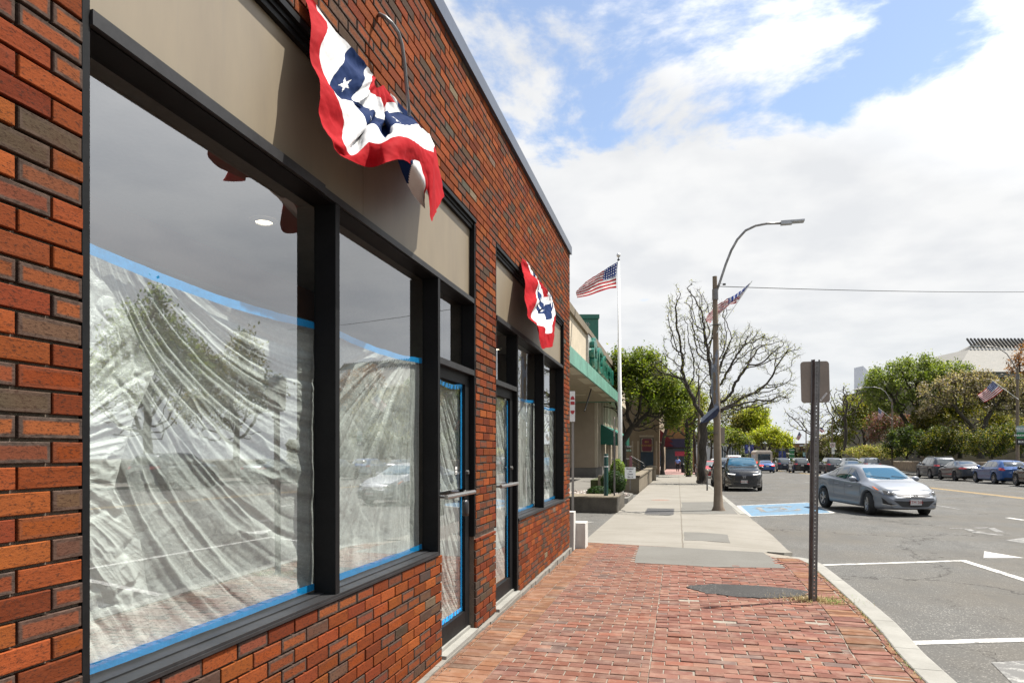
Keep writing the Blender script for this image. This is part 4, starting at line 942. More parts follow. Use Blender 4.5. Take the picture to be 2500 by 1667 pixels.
# details of the sedan's cabin seen through the windscreen are only hinted: sticker
car('black_suv', 'black SUV facing the camera, parked along the kerb just beyond the leaning concrete lamp pole', 'car', 'suv', on_road(3.25, 37.8), R(-91), P_BLK, 'vehicles parked along the near kerb', 2, drl=True, rim=M_RIMD, plate='4LKG 26')
car('parked_suv', 'pale roofed SUV parked directly behind the black SUV at the near kerb', 'car', 'suv', on_road(2.95, 43.9), R(-91), P_TEAL, 'vehicles parked along the near kerb', 1)
car('red_hatchback', 'red hatchback parked at the near kerb, half hidden by the bare tree trunk', 'car', 'hatch', on_road(2.7, 62), R(-90), P_RED, 'vehicles parked along the near kerb', 0)
car('dark_sedan', 'dark sedan parked at the near kerb beyond the red hatchback', 'car', 'sedan', on_road(2.6, 70), R(-90), P_GREY, 'vehicles parked along the near kerb', 0)
van, vb = car('white_van', 'white service van with red and blue lettering on its back doors, driving away', 'van', 'van', on_road(7.2, 96), R(90), P_WHT, None, 1, brake=True)
GR = 'cars parked along the far kerb'
XR = 19.6
car('dark_suv', 'dark grey SUV with roof rails, leftmost of the four nearest cars at the far kerb', 'car', 'suv', on_road(XR+.4, 60.5), R(90), P_GREY, GR, 2, roof_rails=True)
car('grey_coupe', 'charcoal low sedan parked between the dark SUV with roof rails and the blue hatchback', 'car', 'sedan', on_road(XR, 54.6), R(90), P_GREY, GR, 1, rim=M_RIMD)
car('blue_hatchback', 'bright blue hatchback parked at the far kerb below the large flag', 'car', 'hatch', on_road(XR, 48.6), R(90), P_BLUE, GR, 2)
car('black_sedan', 'black sedan cut by the right edge of the picture', 'car', 'sedan', on_road(XR-.2, 42.6), R(90), P_BLK, GR, 2)
car('parked_sedan', 'grey sedan parked at the far kerb, mirrored in the largest shop window', 'car', 'sedan', on_road(XR, 35.5), R(90), P_TEAL, GR, 0)
car('parked_suv', 'navy SUV parked at the far kerb, mirrored in the largest shop window', 'car', 'suv', on_road(XR, 27.5), R(90), P_NAVY, GR, 0)
car('far_suv', 'light coloured SUV behind the roof of the silver sedan, at the right', 'car', 'suv', on_road(XR, 79), R(90), P_SILV, GR, 0)
car('far_suv', 'black SUV behind the roof of the silver sedan, at its middle', 'car', 'suv', on_road(XR-.3, 86), R(90), P_BLK, GR, 0)
car('far_sedan', 'dark sedan with a pale blue rear window behind the left of the silver sedan', 'car', 'sedan', on_road(15.4, 68), R(90), P_TEAL, 'traffic driving away', 1, brake=True)
car('far_suv', 'dark SUV with red tail light left of the dark sedan, right of the sign post', 'car', 'suv', on_road(15.6, 77), R(90), P_GREY, 'traffic driving away', 0)
car('far_suv', 'black SUV seen just left of the sign post, nearer of two', 'car', 'suv', on_road(13.6, 84), R(90), P_BLK, 'traffic driving away', 0)
car('far_suv', 'navy SUV beside the small bus, left of the sign post', 'car', 'suv', on_road(12.9, 92), R(90), P_NAVY, 'traffic driving away', 0)
car('blue_sedan', 'blue sedan with lit brake lights right of the white van', 'car', 'sedan', on_road(9.9, 84), R(90), P_BLUE, 'traffic driving away', 1, brake=True)
car('white_sedan', 'small white sedan far away between the white van and the blue sedan', 'car', 'sedan', on_road(11.6, 128), R(90), P_WHT, 'traffic driving away', 0)
car('white_suv', 'white SUV far away just left of the white van', 'car', 'suv', on_road(5.6, 108), R(90), P_WHT, 'traffic driving away', 0)
# van lettering and back windows
tb = NT('van_blue_lettering'); tb.P(color=(.05, .06, .25), rough=.4); tr_ = NT('van_red_lettering'); tr_.P(color=(.5, .03, .03), rough=.4)
text_obj('ROTO-', .36, tr_.m, 'lettering', van, (-2.90, .0, 1.83), (R(90), 0, R(-90)), .002, bold=.012)
text_obj('ROOTER', .34, tb.m, 'lettering', van, (-2.90, 0, 1.55), (R(90), 0, R(-90)), .002, bold=.012)
m = MB(); m.box((-2.90, -.72, 1.25), (-2.89, .72, 1.38)); m.build('stripe', tb.m, van); m = MB(); m.box((-2.90, -.62, .90), (-2.893, -.15, 1.12)); m.build('rear_plate_panel', M_TRIM, van)
# small bus
bus = empty('small_bus', on_road(12.2, 108), R(90), 'small white bus with a large rear window, beyond the blue sedan', 'bus')
m = MB(); m.box((-3.4, -1.15, .55), (3.0, 1.15, 2.65)); m.add([(-3.4, -1.15, 2.65), (3.0, -1.15, 2.65), (3.0, 1.15, 2.65), (-3.4, 1.15, 2.65), (-3.3, -.85, 2.9), (2.7, -.85, 2.9), (2.7, .85, 2.9), (-3.3, .85, 2.9)], [(4, 5, 6, 7), (0, 1, 5, 4), (1, 2, 6, 5), (2, 3, 7, 6), (3, 0, 4, 7)]); m.build('body', mat('bus_cream_paint', (.52, .46, .38), .4), bus)
m = MB(); m.box((-3.42, -.85, 1.45), (-3.401, .85, 2.35)); m.build('rear_window', M_CG, bus); m = MB(); m.box((-3.42, -1.1, .8), (-3.4, 1.1, 1.0)); m.build('stripe', M_AMB, bus)
for sd_ in (1, -1):
    m = MB(); m.box((-3.0, sd_*1.152-.004, 1.5), (2.4, sd_*1.152+.004, 2.2)); m.build('side_window', M_CG, bus)
    m = MB(); m.box((-3.43, sd_*1.0-.06, 1.05), (-3.405, sd_*1.0+.06, 1.25)); m.build('tail_light', M_BRK, bus)
    for x in (-2.0, 2.1): o = MB().lathe([(0, -.1), (.36, -.1), (.38, 0), (.36, .1), (0, .1)], (0, 0, 0), 16, 'Y').build('wheel', M_TYRE, bus); o.location = (x, sd_*1.0, .38)
# ================================================================== flags, bunting
M_US = None
def m_us():
    t = NT('us_flag_cloth'); uv = t.coord('UV'); s = t.node('ShaderNodeSeparateXYZ'); t.l.new(uv, s.inputs[0]); u, v = s.outputs[0], s.outputs[1]
    st = t.math('GREATER_THAN', t.math('MODULO', t.math('MULTIPLY', v, 13.0), 2.0), 1.0)       # v=0 at the bottom: red first
    c = t.mix(st, (.32, .012, .02), (.56, .56, .55))
    can = t.math('MULTIPLY', t.math('LESS_THAN', u, .4), t.math('GREATER_THAN', v, 6/13))
    su = t.math('SUBTRACT', t.math('FRACT', t.math('MULTIPLY', u, 15.0)), .5); sv = t.math('SUBTRACT', t.math('FRACT', t.math('MULTIPLY', t.math('SUBTRACT', v, 6/13), 5/(7/13))), .5)
    d = t.math('SQRT', t.math('ADD', t.math('MULTIPLY', su, su), t.math('MULTIPLY', sv, sv)))
    c2 = t.mix(t.math('LESS_THAN', d, .26), (.018, .035, .15), (.6, .6, .6))
    c = t.mix(can, c, c2); t.P(color=c, rough=.75, spec=.2)
    tl = t.node('ShaderNodeBsdfTranslucent'); t.l.new(c, tl.inputs[0]); m = t.node('ShaderNodeMixShader', {0: .50}); t.l.new(t.b.outputs[0], m.inputs[1]); t.l.new(tl.outputs[0], m.inputs[2]); t.l.new(m.outputs[0], t.o.inputs[0]); return t.m
M_US = m_us()
def cr_surface(G, nu, nv):
    # G rows x cols of Vectors -> smooth Catmull-Rom grid
    def cr(P, t):
        n = len(P)-1; x = min(max(t*n, 0), n-1e-6); i = int(x); f = x-i
        a = P[i-1] if i > 0 else P[0]*2-P[1]; b, c = P[i], P[i+1]; d = P[i+2] if i+2 <= n else P[n]*2-P[n-1]
        return .5*((2*b)+(c-a)*f+(2*a-5*b+4*c-d)*f*f+(3*b-a-3*c+d)*f**3)
    rows = [[cr(r_, j/nu) for j in range(nu+1)] for r_ in G]
    return [[cr([rows[k][j] for k in range(len(G))], i/nv) for j in range(nu+1)] for i in range(nv+1)]
def cloth(name, mt, grid, parent=None, origin=None, uvf=None, wr=0.0, seed=0):
    m = MB(); nv, nu = len(grid)-1, len(grid[0])-1; org = origin or Vector((0, 0, 0))
    for i, r_ in enumerate(grid):
        for j, p in enumerate(r_):
            q = Vector(p)-org
            m.v.append(tuple(q))
    if wr:
        V = [Vector(p) for p in m.v]
        for i in range(nv+1):
            for j in range(nu+1):
                k = i*(nu+1)+j; a = V[i*(nu+1)+min(j+1, nu)]-V[i*(nu+1)+max(j-1, 0)]; b = V[min(i+1, nv)*(nu+1)+j]-V[max(i-1, 0)*(nu+1)+j]
                n = a.cross(b)
                if n.length > 1e-9: n.normalize()
                p = V[k]; m.v[k] = tuple(p+n*wr*(fbm(p.x*4+seed, p.y*4, p.z*4)+.5*fbm(p.x*13, p.y*13+seed, p.z*13)))
    for i in range(nv):
        for j in range(nu):
            k = i*(nu+1)+j; m.f.append([k, k+1, k+nu+2, k+nu+1]); q = lambda a, b: (b/nu, 1-a/nv); m.uv.append([q(i, j), q(i, j+1), q(i+1, j+1), q(i+1, j)])
    o = m.build(name, mt, parent, True); return o
def flag4(root, corners, waves=3, amp=.06, seed=0, nu=48, nv=26):
    """corners: hoist top, hoist bottom, fly top, fly bottom (world)"""
    A, B, Cc, D = [Vector(c) for c in corners]; g = []
    n = (Cc-A).cross(B-A).normalized()
    for i in range(nv+1):
        r_ = []
        for j in range(nu+1):
            u, v = j/nu, i/nv; p = A.lerp(Cc, u).lerp(B.lerp(D, u), v)
            p = p+n*amp*math.sin(u*waves*2*math.pi+v*1.6+seed)*min(1, u*2.5)+Vector((0, 0, -.05*math.sin(u*math.pi)*(Cc-A).length))
            p += n*amp*.35*math.sin(u*waves*4.3+v*7+seed*2)*u
            r_.append(p)
        g.append(r_)
    return cloth('cloth', M_US, g, root, root.location.copy())
# ----------------------------------------------------------------- bunting
def m_bunt():
    t = NT('bunting_cloth'); c = t.attr('Col')
    o = t.coord(); w_ = t.noise(o, 300, 2, .5); c = t.mix(t.rng(w_, .3, .7, 0, .1), c, (0, 0, 0))
    t.P(color=c, rough=.8, spec=.08); tl = t.node('ShaderNodeBsdfTranslucent'); t.l.new(c, tl.inputs[0]); m = t.node('ShaderNodeMixShader', {0: .05}); t.l.new(t.b.outputs[0], m.inputs[1]); t.l.new(tl.outputs[0], m.inputs[2]); t.l.new(m.outputs[0], t.o.inputs[0]); return t.m
M_BUNT = m_bunt()
M_STAR = NT('white_star_cloth'); M_STAR.P(color=(.78, .78, .76), rough=.6); M_STAR = M_STAR.m
RED, WHT, BLU = (.30, .004, .008), (.60, .60, .60), (.004, .017, .070)
RINGS = [(.13, RED), (.33, WHT), (.56, BLU), (.80, WHT), (1.01, RED)]
def ring_col(r_, red0=.13):
    for k, (b, c) in enumerate(RINGS):
        if r_ < (red0 if k == 0 else b): return c
    return RED
def bunting(name, label, org, cols, group, stars, seed=0, wr=.012, NU=300, NV=240):
    """cols: list of rays from the gathered centre; each ray = list of (u, v, X) controls at r = 0, .33, .56, .8, 1"""
    rr = [0, .33, .56, .8, 1.0]
    G = [[at_X(*c[k]) for c in cols] for k in range(len(rr))]      # rows r, cols angle
    base = cr_surface(G, NU, 40)
    root = empty(name, org, 0, label, 'bunting', group)
    # resample rows so that row index is r
    m = MB(); grid = []
    for i in range(NV+1):
        r_ = i/NV; x = np.interp(r_, rr, [0, .25, .5, .75, 1.0])*40; a = int(min(x, 39.999)); f = x-a
        grid.append([base[a][j].lerp(base[a+1][j], f) for j in range(NU+1)])
    disp = []
    for i in range(NV+1):
        for j in range(NU+1):
            p = grid[i][j]; a = grid[i][min(j+1, NU)]-grid[i][max(j-1, 0)]; b = grid[min(i+1, NV)][j]-grid[max(i-1, 0)][j]; n = a.cross(b)
            n = n.normalized() if n.length > 1e-10 else Vector((1, 0, 0))
            ph = j/NU*math.pi; r_ = i/NV
            pleat = math.sin(ph*13+seed+1.2*fbm(ph*2+seed, r_*2))*.019*(.35+1.1*r_*(1-r_))*min(1, r_*5)
            q = p+n*(pleat*1.3+wr*(.8*fbm(p.x*5+seed, p.y*5, p.z*5)+.22*fbm(p.x*14, p.y*14+seed, p.z*14)))
            disp.append(q); m.v.append(tuple(q-Vector(org)))
    for i in range(NV):
        for j in range(NU):
            k = i*(NU+1)+j; m.f.append([k, k+1, k+NU+2, k+NU+1]); m.col.append(None)
    def S_(r_, t):
        y = min(max(r_, 0), 1)*NV; x = min(max(t, 0), 1)*NU; i, j = int(min(y, NV-1e-3)), int(min(x, NU-1e-3)); fy, fx = y-i, x-j
        g = lambda a, b: disp[a*(NU+1)+b]
        return (g(i, j).lerp(g(i, j+1), fx)).lerp(g(i+1, j).lerp(g(i+1, j+1), fx), fy)
    met = []
    for (r0, t0, sz, ang) in stars:
        sz *= 1.7
        gi = lambda a, b: grid[int(min(max(a, 0), 1)*NV)][int(min(max(b, 0), 1)*NU)]; pr = gi(r0+.06, t0)-gi(r0-.06, t0); pt_ = gi(r0, t0+.03)-gi(r0, t0-.03); met.append((r0, t0, sz, ang, pr.length/.12, pt_.length/.06))
    for i in range(NV):
        for j in range(NU):
            rw, t_ = (i+.5)/NV, (j+.5)/NU; c = ring_col(rw, .20 if j > NU*.62 else .10)
            for (r0, t0, sz, ang, lr, lt) in met:
                dx, dy = (rw-r0)*lr, (t_-t0)*lt; d = math.hypot(dx, dy)
                if d < sz:
                    a = (math.atan2(dy, dx)-ang) % (2*math.pi/5); a = min(a, 2*math.pi/5-a)      # 0 at a tip
                    A_, B_ = (sz, 0.0), (sz*.42*math.cos(math.pi/5), sz*.40*math.sin(math.pi/5)); px, py = d*math.cos(a), d*math.sin(a)
                    if (B_[0]-A_[0])*(py-A_[1])-(B_[1]-A_[1])*(px-A_[0]) > 0: c = WHT
            m.col[i*NU+j] = (*c, 1)
    m.build('cloth', M_BUNT, root, True)
    return root
Z7 = lambda x, y, X: (720+x/2.8, y/2.8, min(-1.345, -1.66+(X+1.66)*(.45+1.1*min(1, max(0, (x-500)/430)))))
cols1 = [
 [Z7(555,535,-1.655), Z7(500,455,-1.655), Z7(380,322,-1.655), Z7(150,30,-1.655), Z7(60,-90,-1.655)],
 [Z7(550,545,-1.64), Z7(470,520,-1.62), Z7(320,420,-1.60), Z7(215,170,-1.60), Z7(90,60,-1.62)],
 [Z7(545,560,-1.62), Z7(450,600,-1.56), Z7(255,560,-1.48), Z7(178,330,-1.50), Z7(105,330,-1.54)],
 [Z7(548,575,-1.60), Z7(400,690,-1.50), Z7(300,690,-1.40), Z7(250,640,-1.40), Z7(152,560,-1.44)],
 [Z7(555,590,-1.60), Z7(480,720,-1.54), Z7(430,720,-1.44), Z7(350,850,-1.33), Z7(175,760,-1.37)],
 [Z7(560,600,-1.60), Z7(520,760,-1.56), Z7(460,850,-1.42), Z7(325,985,-1.28), Z7(230,940,-1.28)],
 [Z7(570,600,-1.60), Z7(560,790,-1.56), Z7(430,935,-1.42), Z7(400,1045,-1.26), Z7(320,1050,-1.24)],
 [Z7(580,595,-1.60), Z7(590,830,-1.56), Z7(540,875,-1.40), Z7(500,990,-1.24), Z7(490,1145,-1.22)],
 [Z7(590,590,-1.60), Z7(612,850,-1.56), Z7(625,935,-1.42), Z7(600,962,-1.28), Z7(625,1108,-1.22)],
 [Z7(600,585,-1.61), Z7(625,770,-1.58), Z7(690,860,-1.48), Z7(760,955,-1.34), Z7(770,1108,-1.28)],
 [Z7(605,585,-1.62), Z7(690,765,-1.60), Z7(790,850,-1.53), Z7(900,1010,-1.42), Z7(900,1260,-1.36)],
 [Z7(610,590,-1.64), Z7(740,800,-1.63), Z7(850,885,-1.60), Z7(940,1045,-1.50), Z7(932,1515,-1.46)],
 [Z7(600,580,-1.655), Z7(690,690,-1.655), Z7(870,880,-1.655), Z7(958,1000,-1.655), Z7(1018,1345,-1.60)],
]
b1 = bunting('bunting', 'larger wind blown red, white and blue fan bunting with stars above the largest shop window', (-1.65, 3.6, 3.62), cols1, 'patriotic fan buntings on the storefront', [(.46, .155, .050, .3), (.24, .42, .045, 1.0), (.44, .50, .03, 1.2), (.47, .78, .040, .6), (.44, .93, .045, 2.4)])
# loose tail of the bunting that hangs below the hem
g = cr_surface([[at_X(*Z7(700,1085,-1.36)), at_X(*Z7(790,1085,-1.36)), at_X(*Z7(880,1120,-1.38))], [at_X(*Z7(735,1185,-1.42)), at_X(*Z7(840,1190,-1.42)), at_X(*Z7(905,1240,-1.42))], [at_X(*Z7(800,1320,-1.47)), at_X(*Z7(870,1320,-1.46)), at_X(*Z7(890,1330,-1.45))], [at_X(*Z7(878,1418,-1.48)), at_X(*Z7(885,1420,-1.48)), at_X(*Z7(892,1425,-1.47))]], 24, 24)
o = cloth('cloth_tail', M_BUNT, g, b1, b1.location.copy(), wr=.01); ca = o.data.color_attributes.new('Col', 'FLOAT_COLOR', 'CORNER'); buf = []
for p in o.data.polygons:
    i, j = divmod(p.index, 24); c = BLU if (i+ j*.9 < 12) else (WHT if j < 20 else RED)
    buf.extend([*c, 1]*4)
ca.data.foreach_set('color', buf)
Z8 = lambda x, y, X: (1200+x/5.2253, 600+y/5.2253, -1.66+(X+1.66)*.6)
cols2 = [
 [Z8(590,420,-1.655), Z8(540,365,-1.655), Z8(500,310,-1.655), Z8(430,210,-1.655), Z8(385,150,-1.655)],
 [Z8(590,430,-1.63), Z8(560,440,-1.62), Z8(545,430,-1.60), Z8(520,365,-1.58), Z8(388,260,-1.62)],
 [Z8(600,440,-1.61), Z8(600,520,-1.58), Z8(590,550,-1.52), Z8(582,470,-1.48), Z8(428,480,-1.50)],
 [Z8(610,450,-1.60), Z8(620,620,-1.56), Z8(590,680,-1.48), Z8(578,660,-1.42), Z8(440,740,-1.42)],
 [Z8(620,460,-1.60), Z8(640,700,-1.56), Z8(585,790,-1.46), Z8(525,880,-1.38), Z8(480,910,-1.34)],
 [Z8(630,470,-1.60), Z8(650,760,-1.57), Z8(575,850,-1.46), Z8(560,985,-1.36), Z8(595,1060,-1.32)],
 [Z8(640,480,-1.61), Z8(655,770,-1.57), Z8(655,870,-1.47), Z8(655,1030,-1.37), Z8(635,1300,-1.33)],
 [Z8(650,490,-1.62), Z8(690,750,-1.58), Z8(700,935,-1.47), Z8(700,1110,-1.38), Z8(700,1300,-1.34)],
 [Z8(655,500,-1.63), Z8(735,740,-1.60), Z8(755,930,-1.50), Z8(765,1100,-1.42), Z8(772,1282,-1.38)],
 [Z8(660,510,-1.64), Z8(745,690,-1.62), Z8(775,830,-1.56), Z8(790,960,-1.48), Z8(795,1190,-1.44)],
 [Z8(665,515,-1.655), Z8(735,580,-1.655), Z8(775,660,-1.655), Z8(806,770,-1.65), Z8(812,860,-1.60)],
]
bunting('bunting', 'smaller looking fan bunting farther along, above the window beside the farther door', (-1.65, 7.9, 3.62), cols2, 'patriotic fan buntings on the storefront', [(.44, .58, .055, .5), (.40, .93, .05, 1.9), (.45, .40, .05, 1.1)], seed=4)
# ================================================================== near sign post
M_GALV = mat('galvanised_steel', (.20, .19, .185), .42, .65, var=.25, vs=6, bump=.1, bs=50)
M_SGNB = mat('bare_aluminium_sign_back', (.27, .225, .185), .5, .3, var=.10, vs=4)
base = at_side(1987.5, 1467)
sp_ = empty('sign_post', base, TH, 'perforated steel post with blank grey sign back, standing by dry grass near the kerb', 'sign post')
sp_.rotation_euler = (0, R(.7), TH)
Hs = 2.545; m = MB(); dp = .032
# open U channel with flanges: back web at y=0 (facing the camera) with holes cut as real gaps
hole = .011; step = .0254*1.6
z = .0; wz = []
nH = int(Hs/step)
for k in range(nH):
    z0 = k*step; z1 = z0+step; zc = (z0+z1)/2
    m.box((-.021, 0, z0), (-hole/2, .003, z1)); m.box((hole/2, 0, z0), (.021, .003, z1)); m.box((-hole/2, 0, z0), (hole/2, .003, zc-hole/2)); m.box((-hole/2, 0, zc+hole/2), (hole/2, .003, z1))
for sx in (-1, 1):
    m.add([(sx*.021, 0, 0), (sx*.030, dp, 0), (sx*.030, dp, Hs), (sx*.021, 0, Hs), (sx*.024, 0, 0), (sx*.033, dp, 0), (sx*.033, dp, Hs), (sx*.024, 0, Hs)], [(0, 1, 2, 3), (7, 6, 5, 4), (4, 5, 1, 0), (3, 2, 6, 7)])
    m.box((min(sx*.030, sx*.047), dp, 0), (max(sx*.030, sx*.047), dp+.003, Hs))
m.build('post', M_GALV, sp_)
sg = MB(); w2, h2, rc = .152, .228, .035; pts = []
for cx_, cy_, a0 in ((w2-rc, h2-rc, 0), (-w2+rc, h2-rc, 90), (-w2+rc, -h2+rc, 180), (w2-rc, -h2+rc, 270)):
    for k in range(7): a = R(a0+15*k); pts.append((cx_+rc*math.cos(a), cy_+rc*math.sin(a)))
n = len(pts)
for y in (dp+.005, dp+.0075):
    for p in pts: sg.v.append((p[0], y, p[1]))
sg.f.append(list(range(n))); sg.f.append([n+k for k in reversed(range(n))])
for k in range(n): sg.f.append([k, (k+1) % n, n+(k+1) % n, n+k][::-1])
so_ = sg.build('sign_panel', M_SGNB, sp_); so_.location = (.0, 0, Hs-.235); so_.rotation_euler = (0, R(-2.3), 0); so_.scale = (1.0, 1, .96)
stk = MB(); stk.box((-.055, dp+.0035, -.0085), (.055, dp+.0045, .0085)); k = stk.build('sticker', M_WHITE, so_); k.rotation_euler = (0, R(-50), 0); k.location = (.085, 0, -.165)
text_obj('LIMITED EDITION', .0125, M_BLACK, 'sticker_lettering', k, (0, dp+.003, 0), (R(90), 0, 0), .0002, bold=.0004)
# dry grass round the post
random.seed(5); m = MB()
for k in range(2600):
    a = random.uniform(0, 2*math.pi); rr_ = abs(random.gauss(0, .17)); x = base.x+.02+rr_*1.25*math.cos(a); y = base.y+.07+rr_*.8*math.sin(a)
    if abs(x-base.x) < .03 and y < base.y+.02: continue
    L2 = random.uniform(.02, .06); t = random.uniform(0, 6.28); lean = random.uniform(.3, 1.6); dx, dy = math.cos(t), math.sin(t); z = gz(y)
    wd = .0022; g = x > base.x+.13 and random.random() < .55; c = (.16, .28, .04, 1) if g else random.choice([(.40, .30, .13, 1), (.30, .22, .10, 1), (.24, .20, .08, 1)])
    m.add([(x-dy*wd, y+dx*wd, z), (x+dy*wd, y-dx*wd, z), (x+dx*L2*lean*.6, y+dy*L2*lean*.6, z+L2*.6)], [(0, 1, 2)], None, c)
for k in range(900):
    y = random.uniform(4.7, 10.5); x = float(curb_in(y))+random.gauss(-.012, .012); z = gz(y); L2 = random.uniform(.006, .02); t = random.uniform(0, 6.28); c = random.choice([(.30, .28, .10, 1), (.14, .20, .04, 1), (.33, .25, .12, 1)])
    m.add([(x-.003, y, z), (x+.003, y, z), (x+math.cos(t)*L2, y+math.sin(t)*L2, z+L2*.8)], [(0, 1, 2)], None, c)
tg = NT('dry_grass_blades'); tg.P(color=tg.attr('Col'), rough=.8); tag(m.build('dry_grass', tg.m), kind='stuff')
m = MB()
for k in range(420):
    x, y = random.uniform(-1.62, 1.7), random.uniform(4, 11.8)
    if random.random() < .75: x = -1.66+abs(random.gauss(0, .05))
    s_ = random.uniform(.002, .007); z = gz(y)+.002; m.obox((x, y, z+s_*.3), (s_, s_*random.uniform(.5, 1.4), s_*.6), random.uniform(0, 3), )
tag(m.build('grit', mat('grit', (.22, .19, .15), .9)), kind='stuff')
# ================================================================== lamp poles
M_CPOLE = m_conc('exposed_aggregate_pole', (.36, .28, .20), (.26, .19, .135), None, sc=4)
M_ARM = mat('mottled_aluminium_arm', (.30, .29, .28), .45, .4, var=.5, vs=9); M_LED = mat('lamp_head_grey', (.50, .51, .52), .4, .3)
def lamp_pole(bx_, by_, hgt, arm, label, group='tall street lamps with curved arms', lean=0, r0=.12, r1=.065, base_z=None, head_dir=1, parts=True):
    z0 = gz(by_) if base_z is None else base_z
    root = empty('street_lamp', (bx_, by_, z0), 0, label, 'street lamp', group)
    m = MB(); m.tube([(0, 0, -.1), (0, 0, 0), (lean*.02, 0, .12), (lean*.1, 0, .5), (lean, 0, hgt)], [r0*1.75, r0*1.7, r0*1.22, r0, r1], 12); autosmooth(m.build('pole', M_CPOLE, root), 50)
    m = MB(); m.tube([(lean*.87, 0, hgt*.90), (lean*.9, 0, hgt*.945)], r1*1.35, 12); m.build('collar', M_GALV, root)
    m = MB(); m.tube([Vector(p) for p in arm], .035, 8); m.build('arm', M_ARM, root, True)
    e = Vector(arm[-1]); d = (e-Vector(arm[-2])); d.z = .0; d.normalize()
    hd = MB(); hd.v = []; q = d.to_track_quat('X', 'Z').to_matrix()
    hd.obox(e+d*.14, (.30, .17, .10), q); hd.obox(e+d*.44+Vector((0, 0, .015)), (.34, .24, .045), q); ho = hd.build('lamp_head', M_LED, root)
    return root
near = at_side(1754, 1246); Yp = near.y
Pn = lambda u, v: at_Y(u, v, Yp)-Vector((near.x, near.y, gz(Yp)))
A_ = [Pn(1749, 712), Pn(1757, 690), Pn(1772, 645), Pn(1785, 612), Pn(1800, 585), Pn(1820, 563), Pn(1845, 551), Pn(1872, 546), Pn(1907, 545)]
tp_ = Pn(1745, 675)
lamp = lamp_pole(near.x, near.y, tp_.z, A_, 'nearest street lamp, leaning concrete pole between sidewalk and blue parking bay', lean=tp_.x)
m = MB(); bz = Pn(1768, 1062); m.box((bz.x-.11, .05, bz.z-.23), (bz.x+.02, .12, bz.z+.23)); m.build('sign_back', M_SGNB, lamp)
m = MB()
for v in (793, 1056, 1003): q = Pn(1749, v); m.tube([(q.x, 0, q.z-.012), (q.x, 0, q.z+.012)], .115, 12)
m.build('strap', M_GALV, lamp)
# US flag on the near pole
root = empty('street_flag', at_Y(1752, 800, Yp), 0, 'nearest pole mounted US flag, streaming behind the tall leaning lamp pole', 'flag', 'flags on the lamp poles')
st0, st1 = at_Y(1750, 812, Yp-.1), at_Y(1836, 686, Yp-.1); m = MB(); m.tube([st0-root.location, st1-root.location], .012, 6); m.build('staff', M_WHITE, root)
g = cr_surface([[at_Y(1834, 688, Yp-.1), at_Y(1800, 716, Yp+.1), at_Y(1765, 736, Yp+.45), at_Y(1738, 758, Yp+.8), at_Y(1722, 780, Yp+1.0)],
                [at_Y(1822, 704, Yp-.1), at_Y(1797, 728, Yp+.2), at_Y(1765, 752, Yp+.3), at_Y(1742, 768, Yp+.7), at_Y(1725, 784, Yp+.9)],
                [at_Y(1797, 741, Yp-.1), at_Y(1780, 745, Yp+.0), at_Y(1757, 765, Yp+.3), at_Y(1741, 778, Yp+.6), at_Y(1733, 789, Yp+.8)]], 40, 24)
cloth('cloth', M_US, g, root, root.location.copy(), wr=.03)
# torn banner looped round the pole
M_BAN = NT('pale_blue_banner_cloth'); M_BAN.P(color=(.20, .23, .30), rough=.6, alpha=.75); M_BAN = M_BAN.m
M_BND = NT('navy_banner_cloth'); M_BND.P(color=(.006, .010, .035), rough=.6); M_BND = M_BND.m
root = empty('torn_banner', at_Y(1748, 900, Yp), 0, 'torn pale blue and navy banner wound round the leaning lamp pole', 'banner')
L_ = lambda u, v, dy: at_Y(u, v, Yp+dy)
g = cr_surface([[L_(1750, 852, -.16), L_(1755, 856, -.16)], [L_(1738, 880, .02), L_(1752, 885, -.17)], [L_(1735, 930, .10), L_(1751, 930, -.18)], [L_(1738, 975, .05), L_(1753, 975, -.17)], [L_(1745, 995, -.12), L_(1757, 998, -.15)]], 8, 30); cloth('pale_cloth', M_BAN, g, root, root.location.copy(), wr=.03)
g = cr_surface([[L_(1753, 990, -.17), L_(1757, 1000, -.16)], [L_(1738, 1002, -.2), L_(1750, 1015, -.2)], [L_(1722, 1018, -.25), L_(1735, 1026, -.25)], [L_(1708, 1034, -.3), L_(1722, 1031, -.3)]], 8, 24); cloth('navy_cloth', M_BND, g, root, root.location.copy(), wr=.02)
g = cr_surface([[L_(1752, 988, -.2), L_(1754, 994, -.2)], [L_(1730, 1004, -.24), L_(1736, 1010, -.24)], [L_(1708, 1024, -.33), L_(1714, 1030, -.33)]], 6, 18); cloth('pale_strip', M_BAN, g, root, root.location.copy())
# far side lamps
def side_lamp(u, vtop, X, label, sgn=-1, hs=1, base_z=None):
    p = at_X(u, 1102, X); zt = at_Y(u, vtop, p.y).z; z0 = rz(X, p.y)+.1; H_ = zt-z0
    arm = [(0, -.02, H_-.30), (-.25, -.02, H_+.30), (-.62, -.02, H_+.95), (-1.1, -.02, H_+1.35), (-1.7, -.02, H_+1.5), (-2.2, -.02, H_+1.5)]
    arm = [(x*(-sgn), y, z) for x, y, z in arm]
    return lamp_pole(X, p.y, H_, arm, label, base_z=z0, r0=.11, r1=.08), Vector((X, p.y, z0)), H_
l1, p1, h1 = side_lamp(2484, 898, 21.7, 'street lamp at the right edge beside the large flag, before the slate roofed building')
l2, p2, h2_ = side_lamp(2178, 979, 21.7, 'street lamp carrying a no U turn sign beside the low stone wall')
l3, p3, h3 = side_lamp(2032, 1022, 21.7, 'street lamp with a no U turn sign just right of the blank sign post')
l4, p4, h4 = side_lamp(1968, 1044, 21.7, 'farthest street lamp, behind the near sign post, left side')
